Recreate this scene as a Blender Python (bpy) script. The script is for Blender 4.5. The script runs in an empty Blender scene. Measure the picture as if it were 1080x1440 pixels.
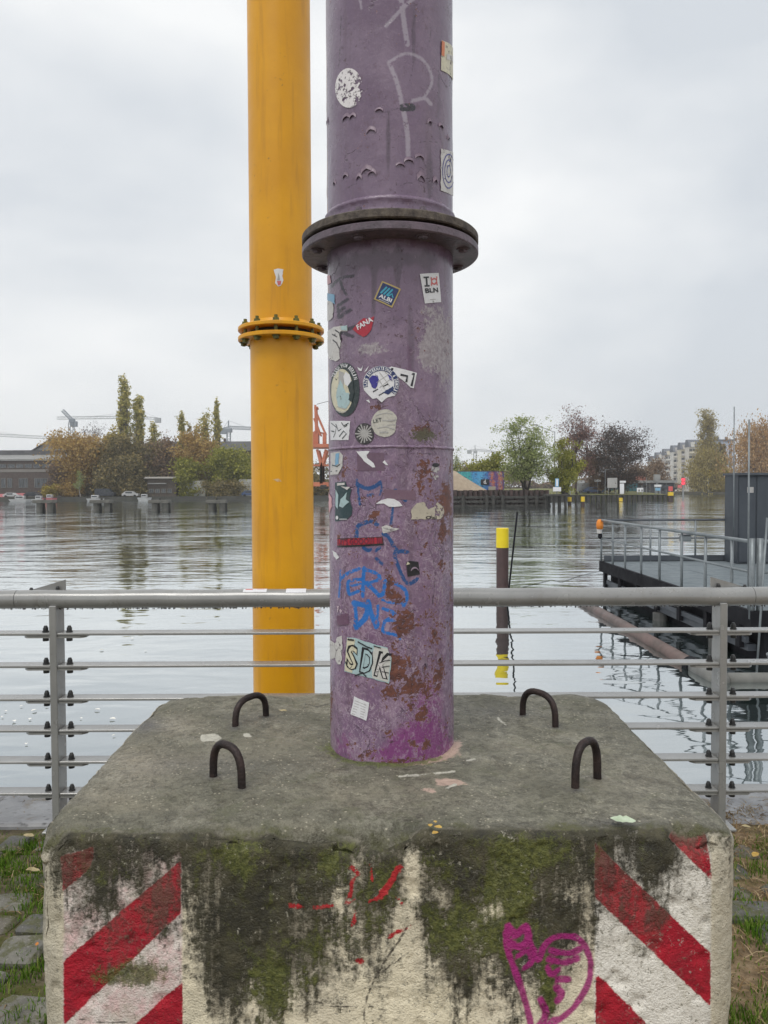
import bpy, bmesh, math, random
import numpy as np
from mathutils import Vector, Matrix

random.seed(7)
rng = np.random.default_rng(7)
scn = bpy.context.scene
COL = scn.collection
R = math.radians

# ------------------------------------------------------------------ camera
F = 1080.0                                   # focal length in photo pixels (photo 1080 x 1440)
CAM = np.array((0.0, 0.0, 1.60))
PITCH = math.atan(32 / 1080.0)
ROLL = 0.0044
_f = np.array((0, math.cos(PITCH), -math.sin(PITCH)))
_u0 = np.array((0, math.sin(PITCH), math.cos(PITCH)))
_r0 = np.array((1.0, 0, 0))
_r = _r0 * math.cos(ROLL) - _u0 * math.sin(ROLL)
_u = _u0 * math.cos(ROLL) + _r0 * math.sin(ROLL)
cam_d = bpy.data.cameras.new('camera')
cam = bpy.data.objects.new('camera', cam_d)
COL.objects.link(cam)
cam_d.sensor_fit = 'VERTICAL'
cam_d.sensor_height = 36.0
cam_d.lens = 27.0
cam_d.clip_start = 0.05
cam_d.clip_end = 6000
cam.matrix_world = Matrix(((_r[0], _u[0], -_f[0], CAM[0]), (_r[1], _u[1], -_f[1], CAM[1]),
                           (_r[2], _u[2], -_f[2], CAM[2]), (0, 0, 0, 1)))
scn.camera = cam

# ------------------------------------------------------------------ sky, sun, exposure
SUN_EL, SUN_AZ = R(61), R(205)               # azimuth measured from +Y clockwise: behind the camera, a little left
w = bpy.data.worlds.new('World')
scn.world = w
w.use_nodes = True
nt = w.node_tree
nt.nodes.clear()
wo = nt.nodes.new('ShaderNodeOutputWorld')
bg = nt.nodes.new('ShaderNodeBackground')
sky = nt.nodes.new('ShaderNodeTexSky')
sky.sky_type = 'NISHITA'
sky.sun_disc = False
sky.sun_elevation = SUN_EL
sky.sun_rotation = SUN_AZ
sky.air_density = 1.0
sky.dust_density = 4.0
tc = nt.nodes.new('ShaderNodeTexCoord')
mp = nt.nodes.new('ShaderNodeMapping')
mp.inputs['Scale'].default_value = (1.0, 1.0, 2.1)
mp.inputs['Location'].default_value = (0.35, 0.2, 0.55)
nz = nt.nodes.new('ShaderNodeTexNoise')
nz.inputs['Scale'].default_value = 1.7
nz.inputs['Detail'].default_value = 5.0
nz.inputs['Roughness'].default_value = 0.47
nz.inputs['Distortion'].default_value = 0.25
rp = nt.nodes.new('ShaderNodeValToRGB')
rp.color_ramp.elements[0].position = 0.38
rp.color_ramp.elements[0].color = (0.650, 0.688, 0.730, 1)
rp.color_ramp.elements[1].position = 0.60
rp.color_ramp.elements[1].color = (0.930, 0.940, 0.940, 1)
sc_ = nt.nodes.new('ShaderNodeMix'); sc_.data_type = 'RGBA'; sc_.blend_type = 'MULTIPLY'
sc_.inputs[0].default_value = 1.0
sc_.inputs[7].default_value = (0.10, 0.10, 0.10, 1)
mx = nt.nodes.new('ShaderNodeMix'); mx.data_type = 'RGBA'
mx.inputs[0].default_value = 0.93            # a closed cloud deck over the clear sky
nt.links.new(tc.outputs['Generated'], mp.inputs['Vector'])
nt.links.new(mp.outputs[0], nz.inputs['Vector'])
nt.links.new(nz.outputs[0], rp.inputs[0])
nt.links.new(sky.outputs[0], sc_.inputs[6])
nt.links.new(sc_.outputs[2], mx.inputs[6])
nt.links.new(rp.outputs[0], mx.inputs[7])
nt.links.new(mx.outputs[2], bg.inputs['Color'])
bg.inputs['Strength'].default_value = 1.0
nt.links.new(bg.outputs[0], wo.inputs[0])

sun_d = bpy.data.lights.new('sun', 'SUN')
sun_d.energy = 1.3
sun_d.angle = R(28)
sun_d.color = (1.0, 0.97, 0.92)
sun = bpy.data.objects.new('sun', sun_d)
COL.objects.link(sun)
_sd = Vector((math.sin(SUN_AZ) * math.cos(SUN_EL), math.cos(SUN_AZ) * math.cos(SUN_EL), math.sin(SUN_EL)))
sun.rotation_euler = _sd.to_track_quat('Z', 'Y').to_euler()
sun.location = (0, -5, 12)

scn.view_settings.view_transform = 'Standard'
scn.view_settings.look = 'None'
scn.view_settings.exposure = 0.15
scn.view_settings.gamma = 1.0
scn.view_settings.use_curve_mapping = False
scn.render.engine = 'CYCLES'
scn.cycles.use_denoising = True
try:
    scn.cycles.denoiser = 'OPENIMAGEDENOISE'
    scn.cycles.denoising_input_passes = 'RGB_ALBEDO_NORMAL'
except Exception:
    pass
scn.cycles.max_bounces = 6
scn.cycles.transparent_max_bounces = 8

# ------------------------------------------------------------------ helpers: measuring
def ray(x, y):
    return _f + _r * ((x - 540) / F) - _u * ((y - 720) / F)
def at(x, y, Y):
    """point seen at photo pixel x,y that stands Y metres ahead"""
    d = ray(x, y)
    return CAM + d * (Y / d[1])
def at_z(x, y, z):
    d = ray(x, y)
    return CAM + d * ((z - CAM[2]) / d[2])
def proj(P):
    P = np.asarray(P, float) - CAM
    z = P @ _f
    return np.stack((540 + F * (P @ _r) / z, 720 - F * (P @ _u) / z), -1)

# value noise
def _hash(i, j, k, s):
    h = (i * 374761393 + j * 668265263 + k * 2147483647 + s * 974711) & 0xffffffff
    h = ((h ^ (h >> 13)) * 1274126177) & 0xffffffff
    return ((h ^ (h >> 16)) & 0xffff) / 65535.0
def vnoise(P, scale=1.0, seed=0):
    P = np.asarray(P, float) * scale
    i = np.floor(P).astype(np.int64)
    f = P - i
    f = f * f * (3 - 2 * f)
    o = 0
    for dx in (0, 1):
        for dy in (0, 1):
            for dz in (0, 1):
                wgt = (f[..., 0] if dx else 1 - f[..., 0]) * (f[..., 1] if dy else 1 - f[..., 1]) * (f[..., 2] if dz else 1 - f[..., 2])
                o = o + wgt * _hash(i[..., 0] + dx, i[..., 1] + dy, i[..., 2] + dz, seed)
    return o * 2 - 1
def fbm(P, scale=1.0, seed=0, octv=4, gain=0.5):
    o, a = 0, 1.0
    for k in range(octv):
        o = o + a * vnoise(P, scale * 2.03 ** k, seed + k * 17)
        a *= gain
    return o
def sd_poly(p, poly):
    """signed distance (negative inside), p (N,2)"""
    poly = np.asarray(poly, float)
    d = np.full(len(p), 1e9); inside = np.zeros(len(p), bool)
    n = len(poly)
    for i in range(n):
        a, b = poly[i], poly[(i + 1) % n]
        e = b - a; v = p - a
        t = np.clip((v @ e) / max(e @ e, 1e-9), 0, 1)
        d = np.minimum(d, np.linalg.norm(v - t[:, None] * e, axis=1))
        c = ((a[1] > p[:, 1]) != (b[1] > p[:, 1])) & (p[:, 0] < (b[0] - a[0]) * (p[:, 1] - a[1]) / (b[1] - a[1] + 1e-12) + a[0])
        inside ^= c
    return np.where(inside, -d, d)
def sd_line(p, pts, wdt):
    pts = np.asarray(pts, float)
    d = np.full(len(p), 1e9)
    for a, b in zip(pts[:-1], pts[1:]):
        e = b - a; v = p - a
        t = np.clip((v @ e) / max(e @ e, 1e-9), 0, 1)
        d = np.minimum(d, np.linalg.norm(v - t[:, None] * e, axis=1))
    return d - wdt / 2
def smooth_pts(pts, m=5):
    pts = np.asarray(pts, float)
    if len(pts) < 3: return pts
    Q = np.vstack((2 * pts[0] - pts[1], pts, 2 * pts[-1] - pts[-2])); o = []
    for i in range(1, len(Q) - 2):
        for k in range(m):
            t = k / m; a, b, c, d = Q[i - 1:i + 3]
            o.append(.5 * (2 * b + (c - a) * t + (2 * a - 5 * b + 4 * c - d) * t * t + (3 * b - a - 3 * c + d) * t ** 3))
    o.append(Q[-2])
    return np.array(o)
def blobs(p, lst):
    """sum of soft ellipses (cx, cy, rx, ry, weight)"""
    o = np.zeros(len(p))
    for cx, cy, rx, ry, wt in lst:
        q = ((p[:, 0] - cx) / rx) ** 2 + ((p[:, 1] - cy) / ry) ** 2
        o += wt * np.exp(-q)
    return o

# ------------------------------------------------------------------ helpers: objects
ROOT = {}
def _tag(o, label=None, cat=None, group=None, kind=None):
    if label: o['label'] = label
    if cat: o['category'] = cat
    if group: o['group'] = group
    if kind: o['kind'] = kind
    return o
def thing(name, label, cat, loc=(0, 0, 0), group=None, kind=None):
    o = bpy.data.objects.new(name, None)
    COL.objects.link(o)
    o.location = loc
    o.empty_display_size = 0.2
    ROOT[o.name] = np.array(loc, float)
    return _tag(o, label, cat, group, kind)
def mesh_of(name, V, Fc, smooth=False):
    me = bpy.data.meshes.new(name)
    me.from_pydata([tuple(map(float, v)) for v in V] if not isinstance(V, np.ndarray) else V.tolist(), [], Fc if isinstance(Fc, list) else Fc.tolist())
    if smooth:
        me.polygons.foreach_set('use_smooth', [True] * len(me.polygons))
    me.update()
    return me
def link(name, me, mat=None, parent=None, loc=None):
    o = bpy.data.objects.new(name, me)
    COL.objects.link(o)
    if mat is not None and len(me.materials) == 0:
        me.materials.append(mat)
    if parent is not None:
        o.parent = parent
    if loc is not None:
        o.location = loc
    return o
class MB:
    """collects shapes into one mesh; coordinates are world coordinates"""
    def __init__(self):
        self.V, self.F = [], []
    def add(self, V, Fc):
        b = len(self.V)
        self.V.extend([tuple(map(float, v)) for v in V])
        self.F.extend([[i + b for i in f] for f in Fc])
        return self
    def box(self, c, s, rz=0.0, bev=0.0):
        cx, cy, cz = c; a, b, h = s[0] / 2, s[1] / 2, s[2] / 2
        co, si = math.cos(rz), math.sin(rz)
        def T(x, y, z): return (cx + x * co - y * si, cy + x * si + y * co, cz + z)
        if bev <= 0:
            V = [T(x, y, z) for z in (-h, h) for x, y in ((-a, -b), (a, -b), (a, b), (-a, b))]
            Fc = [[3, 2, 1, 0], [4, 5, 6, 7], [0, 1, 5, 4], [1, 2, 6, 5], [2, 3, 7, 6], [3, 0, 4, 7]]
            return self.add(V, Fc)
        e = min(bev, a * .9, b * .9, h * .9)
        V = []
        for z, k in ((-h, e), (-h + e, 0), (h - e, 0), (h, e)):
            A, B = a - k, b - k
            V += [T(x, y, z) for x, y in ((-A + e, -B), (A - e, -B), (A, -B + e), (A, B - e), (A - e, B), (-A + e, B), (-A, B - e), (-A, -B + e))]
        Fc = [[7, 6, 5, 4, 3, 2, 1, 0], [24 + i for i in range(8)]]
        for r_ in range(3):
            for i in range(8):
                Fc.append([r_ * 8 + i, r_ * 8 + (i + 1) % 8, r_ * 8 + 8 + (i + 1) % 8, r_ * 8 + 8 + i])
        return self.add(V, Fc)
    def box2(self, lo, hi, bev=0.0):
        lo, hi = np.array(lo, float), np.array(hi, float)
        return self.box((lo + hi) / 2, hi - lo, 0, bev)
    def tube(self, pts, rad, n=8, cap=True):
        pts = [np.array(p, float) for p in pts]
        if not hasattr(rad, '__len__'): rad = [rad] * len(pts)
        V, Fc = [], []
        up = None
        for i, p in enumerate(pts):
            t = pts[min(i + 1, len(pts) - 1)] - pts[max(i - 1, 0)]
            t = t / (np.linalg.norm(t) + 1e-12)
            if up is None:
                up = np.array((0, 0, 1.0)) if abs(t[2]) < .9 else np.array((1.0, 0, 0))
            s = np.cross(t, up); s /= np.linalg.norm(s) + 1e-12
            up = np.cross(s, t)
            for k in range(n):
                a = 2 * math.pi * k / n
                V.append(p + rad[i] * (s * math.cos(a) + up * math.sin(a)))
        for i in range(len(pts) - 1):
            for k in range(n):
                Fc.append([i * n + k, i * n + (k + 1) % n, (i + 1) * n + (k + 1) % n, (i + 1) * n + k])
        if cap:
            Fc.append(list(range(n))[::-1]); Fc.append([(len(pts) - 1) * n + k for k in range(n)])
        return self.add(V, Fc)
    def bar(self, a, b, wx, wz):
        """rectangular bar between two points"""
        a, b = np.array(a, float), np.array(b, float)
        t = b - a; t /= np.linalg.norm(t)
        up = np.array((0, 0, 1.0)) if abs(t[2]) < .9 else np.array((0, 1.0, 0))
        s = np.cross(t, up); s /= np.linalg.norm(s); up = np.cross(s, t)
        V = [p + s * sx * wx / 2 + up * sz * wz / 2 for p in (a, b) for sx, sz in ((-1, -1), (1, -1), (1, 1), (-1, 1))]
        return self.add(V, [[3, 2, 1, 0], [4, 5, 6, 7], [0, 1, 5, 4], [1, 2, 6, 5], [2, 3, 7, 6], [3, 0, 4, 7]])
    def lathe(self, cx, cy, prof, n=48, closed=False):
        """prof: list of (radius, z)"""
        V, Fc = [], []
        for r_, z in prof:
            for k in range(n):
                a = 2 * math.pi * k / n
                V.append((cx + r_ * math.cos(a), cy + r_ * math.sin(a), z))
        m = len(prof)
        for i in range(m if closed else m - 1):
            j = (i + 1) % m
            for k in range(n):
                Fc.append([i * n + k, i * n + (k + 1) % n, j * n + (k + 1) % n, j * n + k])
        return self.add(V, Fc)
    def prism(self, poly, axis, lo, hi):
        """extrude a 2-D polygon; axis 'y': poly in (x,z)"""
        n = len(poly)
        if axis == 'y':
            V = [(x, lo, z) for x, z in poly] + [(x, hi, z) for x, z in poly]
        elif axis == 'x':
            V = [(lo, y, z) for y, z in poly] + [(hi, y, z) for y, z in poly]
        else:
            V = [(x, y, lo) for x, y in poly] + [(x, y, hi) for x, y in poly]
        Fc = [list(range(n))[::-1], [n + i for i in range(n)]] + [[i, (i + 1) % n, n + (i + 1) % n, n + i] for i in range(n)]
        return self.add(V, Fc)
    def build(self, name, mat, parent=None, smooth=False, base=None, **tags):
        if parent is not None:
            top = parent
            while top.parent is not None: top = top.parent
            org = ROOT.get(top.name, np.zeros(3))
        else:
            org = np.zeros(3) if base is None else np.array(base, float)
        V = [(v[0] - org[0], v[1] - org[1], v[2] - org[2]) for v in self.V]
        me = mesh_of(name, V, self.F, smooth)
        o = link(name, me, mat, parent)
        if parent is None:
            o.location = org
            ROOT[o.name] = org
        return _tag(o, **tags)
def smooth_by_angle(o, ang=35):
    bm = bmesh.new(); bm.from_mesh(o.data)
    for f in bm.faces: f.smooth = True
    for e in bm.edges:
        e.smooth = not (len(e.link_faces) == 2 and e.calc_face_angle(0) > R(ang))
    bm.normal_update()
    bm.to_mesh(o.data); bm.free()
    return o
def copy_tree(o, parent=None):
    c = o.copy(); COL.objects.link(c)
    if parent is not None: c.parent = parent
    for ch in list(o.children): copy_tree(ch, c)
    return c
def set_attr(me, name, vals):
    a = me.attributes.new(name, 'FLOAT', 'POINT')
    a.data.foreach_set('value', np.asarray(vals, np.float32))

# ------------------------------------------------------------------ helpers: materials
class NT:
    def __init__(self, name):
        self.m = bpy.data.materials.new(name); self.m.use_nodes = True
        self.t = self.m.node_tree; self.t.nodes.clear()
        self.out = self.t.nodes.new('ShaderNodeOutputMaterial')
        self.geo = self.t.nodes.new('ShaderNodeNewGeometry')
        self.pos = self.geo.outputs['Position']
    def put(self, sock, v):
        if hasattr(v, 'is_linked') or isinstance(v, bpy.types.NodeSocket): self.t.links.new(v, sock)
        elif isinstance(v, (tuple, list)):
            sock.default_value = tuple(v) + ((1,) if sock.type == 'RGBA' and len(v) == 3 else ())
        else: sock.default_value = v
    def noise(self, scale, detail=3.0, rough=0.55, dist=0.0, vec=None, mul=None, out=0):
        n = self.t.nodes.new('ShaderNodeTexNoise')
        v = vec if vec is not None else self.pos
        if mul is not None:
            mm = self.t.nodes.new('ShaderNodeVectorMath'); mm.operation = 'MULTIPLY'
            self.put(mm.inputs[0], v); mm.inputs[1].default_value = mul; v = mm.outputs[0]
        self.put(n.inputs['Vector'], v)
        n.inputs['Scale'].default_value = scale; n.inputs['Detail'].default_value = detail
        n.inputs['Roughness'].default_value = rough; n.inputs['Distortion'].default_value = dist
        return n.outputs[out]
    def warp(self, scale, amt, mul=(1, 1, 1)):
        c = self.noise(scale, 3, .6, out=1)
        a = self.t.nodes.new('ShaderNodeVectorMath'); a.operation = 'MULTIPLY_ADD'
        self.put(a.inputs[0], c); a.inputs[1].default_value = (amt, amt, amt); self.put(a.inputs[2], self.pos)
        b = self.t.nodes.new('ShaderNodeVectorMath'); b.operation = 'MULTIPLY'
        self.put(b.inputs[0], a.outputs[0]); b.inputs[1].default_value = mul
        return b.outputs[0]
    def voro(self, scale, vec=None, feature='F1', mul=None, out=0, rand=1.0):
        n = self.t.nodes.new('ShaderNodeTexVoronoi'); n.feature = feature
        v = vec if vec is not None else self.pos
        if mul is not None:
            mm = self.t.nodes.new('ShaderNodeVectorMath'); mm.operation = 'MULTIPLY'
            self.put(mm.inputs[0], v); mm.inputs[1].default_value = mul; v = mm.outputs[0]
        self.put(n.inputs['Vector'], v); n.inputs['Scale'].default_value = scale
        n.inputs['Randomness'].default_value = rand
        return n.outputs[out]
    def math(self, op, a, b=0.0, c=0.0, clamp=False):
        n = self.t.nodes.new('ShaderNodeMath'); n.operation = op; n.use_clamp = clamp
        self.put(n.inputs[0], a); self.put(n.inputs[1], b)
        if len(n.inputs) > 2: self.put(n.inputs[2], c)
        return n.outputs[0]
    def step(self, v, lo, hi, a=0.0, b=1.0):
        n = self.t.nodes.new('ShaderNodeMapRange'); n.interpolation_type = 'SMOOTHSTEP'
        self.put(n.inputs[0], v); n.inputs[1].default_value = lo; n.inputs[2].default_value = hi
        n.inputs[3].default_value = a; n.inputs[4].default_value = b
        return n.outputs[0]
    def lin(self, v, lo, hi, a=0.0, b=1.0):
        n = self.t.nodes.new('ShaderNodeMapRange')
        self.put(n.inputs[0], v); n.inputs[1].default_value = lo; n.inputs[2].default_value = hi
        n.inputs[3].default_value = a; n.inputs[4].default_value = b
        return n.outputs[0]
    def mix(self, f, a, b, mode='MIX'):
        n = self.t.nodes.new('ShaderNodeMix'); n.data_type = 'RGBA'; n.blend_type = mode
        self.put(n.inputs[0], f); self.put(n.inputs[6], a); self.put(n.inputs[7], b)
        return n.outputs[2]
    def ramp(self, f, stops):
        n = self.t.nodes.new('ShaderNodeValToRGB'); cr = n.color_ramp
        while len(cr.elements) < len(stops): cr.elements.new(0.5)
        for e, (p, c) in zip(cr.elements, stops):
            e.position = p; e.color = tuple(c) + (1,) if len(c) == 3 else c
        self.put(n.inputs[0], f)
        return n.outputs[0]
    def attr(self, name):
        n = self.t.nodes.new('ShaderNodeAttribute'); n.attribute_name = name
        return n.outputs['Fac']
    def xyz(self):
        n = self.t.nodes.new('ShaderNodeSeparateXYZ'); self.put(n.inputs[0], self.pos)
        return n.outputs
    def nrm(self):
        n = self.t.nodes.new('ShaderNodeSeparateXYZ'); self.put(n.inputs[0], self.geo.outputs['Normal'])
        return n.outputs
    def bump(self, h, strength=0.5, dist=0.01, prev=None):
        n = self.t.nodes.new('ShaderNodeBump')
        self.put(n.inputs['Strength'], strength); n.inputs['Distance'].default_value = dist
        self.put(n.inputs['Height'], h)
        if prev is not None: self.put(n.inputs['Normal'], prev)
        return n.outputs[0]
    def pbr(self, col, rough=0.6, metal=0.0, nrm=None, spec=0.5, alpha=None, coat=0.0):
        b = self.t.nodes.new('ShaderNodeBsdfPrincipled')
        self.put(b.inputs['Base Color'], col); self.put(b.inputs['Roughness'], rough); self.put(b.inputs['Metallic'], metal)
        b.inputs['Specular IOR Level'].default_value = spec
        if nrm is not None: self.put(b.inputs['Normal'], nrm)
        if alpha is not None: self.put(b.inputs['Alpha'], alpha)
        if coat: b.inputs['Coat Weight'].default_value = coat; b.inputs['Coat Roughness'].default_value = .15
        self.t.links.new(b.outputs[0], self.out.inputs[0])
        return self.m
MAT = {}
def simple(name, a, b=None, rough=0.6, metal=0.0, scale=8.0, bump=0.0, bscale=None, spec=0.5, mul=None):
    """colour that wanders between a and b, with fine relief"""
    if name in MAT: return MAT[name]
    n = NT(name)
    if b is None: b = tuple(c * 0.78 for c in a)
    f = n.step(n.noise(scale, 4, .6, mul=mul), .3, .7)
    col = n.mix(f, a, b)
    nr = n.bump(n.noise(bscale or scale * 6, 3), .6, bump) if bump else None
    rr = n.lin(n.noise(scale * 2.2, 3, mul=mul), .3, .7, max(rough - .08, .02), min(rough + .1, 1))
    MAT[name] = n.pbr(col, rr, metal, nr, spec)
    return MAT[name]
def foliage(name, stops, rough=0.7, trans=0.25):
    n = NT(name)
    col = n.ramp(n.geo.outputs['Random Per Island'], stops)
    col = n.mix(n.step(n.noise(.35, 2), .35, .65, 0, .30), col, stops[0][1])
    b = n.t.nodes.new('ShaderNodeBsdfDiffuse'); n.put(b.inputs[0], col)
    t = n.t.nodes.new('ShaderNodeBsdfTranslucent'); n.put(t.inputs[0], col)
    m = n.t.nodes.new('ShaderNodeMixShader'); m.inputs[0].default_value = trans
    n.t.links.new(b.outputs[0], m.inputs[1]); n.t.links.new(t.outputs[0], m.inputs[2])
    n.t.links.new(m.outputs[0], n.out.inputs[0])
    return n.m

# ================================================================== SETTING: water, quay
WATER = -1.20
def mat_water():
    n = NT('river_water')
    x, y, z = n.xyz()
    # calm lee beside the quay, ruffled further out
    far = n.step(n.math('ADD', y, n.math('MULTIPLY', n.noise(.07, 2), 16.0)), 19.0, 44.0)
    h1 = n.noise(1.0, 3.0, .5, .35, mul=(.30, .95, 1))
    h2 = n.noise(1.0, 3.0, .55, .3, mul=(1.1, 3.2, 1))
    h3 = n.noise(.16, 2.0, .5, 0, mul=(1, 1, 1))
    swell = n.noise(1.0, 1.0, .4, .5, mul=(.9, 1.6, 1))
    patch = n.step(h3, .34, .66, .30, 1.35)
    hf = n.math('ADD', n.math('MULTIPLY', h1, .066), n.math('MULTIPLY', h2, .018))
    hn = n.math('ADD', n.math('MULTIPLY', swell, .017), n.math('MULTIPLY', h2, .0026))
    h = n.math('ADD', hn, n.math('MULTIPLY', n.math('MULTIPLY', hf, far), patch))
    nr = n.bump(h, 1.0, 1.0)
    fr = n.t.nodes.new('ShaderNodeFresnel'); fr.inputs[0].default_value = 1.33; n.put(fr.inputs['Normal'], nr)
    fac = n.ramp(fr.outputs[0], [(0.0, (.42,) * 3), (.12, (.62,) * 3), (.35, (.86,) * 3), (1.0, (1, 1, 1))])
    d = n.t.nodes.new('ShaderNodeBsdfDiffuse'); d.inputs[0].default_value = (.030, .046, .042, 1)
    g = n.t.nodes.new('ShaderNodeBsdfGlossy'); g.inputs[0].default_value = (.93, .96, .97, 1); g.inputs['Roughness'].default_value = .025
    n.put(g.inputs['Normal'], nr)
    m = n.t.nodes.new('ShaderNodeMixShader'); n.put(m.inputs[0], fac)
    n.t.links.new(d.outputs[0], m.inputs[1]); n.t.links.new(g.outputs[0], m.inputs[2])
    n.t.links.new(m.outputs[0], n.out.inputs[0])
    return n.m
ww = MB(); ww.add([(-940, 4.0, WATER), (940, 4.0, WATER), (940, 690, WATER), (-940, 690, WATER)], [[0, 1, 2, 3]])
ww.build('river', mat_water(), kind='structure', label='wide grey river with ruffled ripples mirroring the overcast sky')

def mat_soil():
    n = NT('soil')
    x, y, z = n.xyz()
    side = n.step(n.math('ADD', x, n.math('MULTIPLY', n.noise(2, 2), .3)), -.2, .5)
    a = n.ramp(n.noise(14, 5, .65), [(.3, (.055, .045, .030)), (.5, (.12, .10, .065)), (.7, (.22, .18, .12))])
    b = n.ramp(n.noise(18, 5, .65), [(.3, (.10, .075, .045)), (.5, (.23, .16, .095)), (.72, (.36, .27, .17))])
    moss = n.step(n.noise(6, 5, .6), .47, .6)
    col = n.mix(side, a, b)
    col = n.mix(n.math('MULTIPLY', moss, n.lin(side, 0, 1, .85, .35)), col, n.mix(n.noise(60, 2), (.05, .06, .012), (.12, .12, .03)))
    nr = n.bump(n.noise(70, 5, .7), .9, .012)
    return n.pbr(col, .9, 0, nr, .25)
def ground_z(P):
    return -.028 + .012 * fbm(P, 2.2, 5, 3) + .006 * fbm(P, 11, 9, 2)
xs = np.concatenate(([-60, -30, -12, -6], np.arange(-3.6, 3.61, .06), [6, 12, 30, 60]))
ys = np.concatenate(([-40, -15, -6, -2], np.arange(0, 4.03, .0575)))
gx, gy = np.meshgrid(xs, ys)
P = np.stack((gx, gy, gx * 0), -1).reshape(-1, 3)
P[:, 2] = ground_z(P)
nx, ny = len(xs), len(ys)
idx = np.arange(nx * ny).reshape(ny, nx)
Fq = np.stack((idx[:-1, :-1], idx[:-1, 1:], idx[1:, 1:], idx[1:, :-1]), -1).reshape(-1, 4)
gr = link('ground', mesh_of('ground', P, Fq, True), mat_soil())
_tag(gr, 'mossy soil between worn paving on the quay', kind='structure')

qw = MB(); qw.box2((-60, 3.70, -4), (60, 4.035, -.09))
qw.build('quay_wall', simple('quay_concrete', (.20, .19, .17), (.30, .29, .26), .85, scale=3, bump=.01), kind='structure', label='concrete quay wall below the railing')

# paving stones: individual setts and slabs, worn and tilted
M_STONE = []
for i, (a, b) in enumerate((((.13, .125, .115), (.075, .074, .070)), ((.165, .148, .120), (.095, .085, .068)), ((.155, .112, .085), (.09, .066, .052)), ((.20, .19, .16), (.12, .115, .10)))):
    n = NT('paving_stone_%d' % i)
    col = n.mix(n.step(n.noise(9, 5, .65), .3, .7), a, b)
    col = n.mix(n.step(n.noise(13, 5, .72), .46, .60, 0, .88), col, n.mix(n.noise(50, 3), (.050, .056, .016), (.11, .105, .04)))
    col = n.mix(n.step(n.noise(120, 2), .62, .7, 0, .35), col, (.42, .40, .35))
    M_STONE.append(n.pbr(col, n.lin(n.noise(7, 2), .3, .7, .42, .8), 0, n.bump(n.noise(55, 5, .65), .8, .006), .5))
pave = thing('pavement', 'uneven grey stone paving with mossy joints beside the concrete block', None, (0, 3, 0), kind='structure')
def stone(cor, ztop, tilt, mat, bev=.014):
    cor = np.array(cor); c = cor.mean(0)
    V = []
    n = len(cor)
    for k, (sh, z) in enumerate(((1.0, -.09), (1.0, ztop - bev), (1 - bev / .075, ztop))):
        for q in cor:
            d = q - c
            if k == 2:
                L = np.linalg.norm(d); d = d * max(.3, (L - bev * 1.3) / L)
            V.append((c[0] + d[0], c[1] + d[1], z + (tilt[0] * d[0] + tilt[1] * d[1] if k else 0)))
    V.append((c[0], c[1], ztop + .003))
    Fc = []
    for r_ in range(2):
        for i in range(n):
            Fc.append([r_ * n + i, r_ * n + (i + 1) % n, r_ * n + n + (i + 1) % n, r_ * n + n + i])
    for i in range(n): Fc.append([2 * n + i, 2 * n + (i + 1) % n, 3 * n])
    return MB().add(V, Fc).build('paving_stone', mat, pave, smooth=False)
def pave_patch(x0, x1, y0, y1, keep, sx, sy, seed):
    r_ = random.Random(seed)
    y = y0; row = 0
    while y < y1:
        dy = sy * r_.uniform(.8, 1.35)
        x = x0 + r_.uniform(-.5, 0) * sx
        while x < x1:
            dx = sx * r_.uniform(.7, 1.5)
            if r_.random() < keep:
                g = .011 + r_.random() * .010
                j = lambda: r_.uniform(-.012, .012)
                cor = []
                for (a, b) in ((x + g, y + g), (x + dx - g, y + g), (x + dx - g, y + dy - g), (x + g, y + dy - g)):
                    cor.append((a + j(), b + j()))
                # cut corners so that no stone is a perfect quad
                C8 = []
                for i in range(4):
                    p, q, s = np.array(cor[i]), np.array(cor[i - 1]), np.array(cor[(i + 1) % 4])
                    e = r_.uniform(.010, .028)
                    C8.append(p + (q - p) / np.linalg.norm(q - p) * e); C8.append(p + (s - p) / np.linalg.norm(s - p) * e)
                stone(C8, r_.uniform(-.024, -.004), (r_.uniform(-.05, .05), r_.uniform(-.05, .05)), M_STONE[r_.choice((0, 0, 1, 1, 2, 3))])
            x += dx
        y += dy
pave_patch(-2.5, -.80, 1.3, 3.45, .80, .20, .17, 3)
pave_patch(.80, 2.5, 1.3, 3.45, .55, .22, .17, 11)
# coping stones along the edge
cope = thing('coping', 'pale wet coping stones along the quay edge', None, (0, 3.88, 0), kind='structure')
n = NT('coping_stone')
col = n.mix(n.step(n.noise(5, 5, .6), .3, .7), (.26, .26, .27), (.40, .40, .405))
col = n.mix(n.step(n.voro(15, vec=n.warp(12, .06, (1, 1.6, 1))), .05, .30, .85, 0), col, (.09, .09, .09))
col = n.mix(n.step(n.noise(3.2, 5, .7), .56, .66, 0, .9), col, (.16, .12, .07))
M_COPE = n.pbr(col, n.lin(n.noise(4, 2), .3, .7, .18, .5), 0, n.bump(n.noise(40, 4), .6, .006), .5)
x = -9.3
while x < 9:
    L = 1.05 + .1 * math.sin(x * 3)
    MB().box2((x + .006, 3.66, -.14), (x + L - .006, 4.06, -.012 + .006 * math.sin(x * 5)), .012).build('coping_stone', M_COPE, cope)
    x += L

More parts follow.
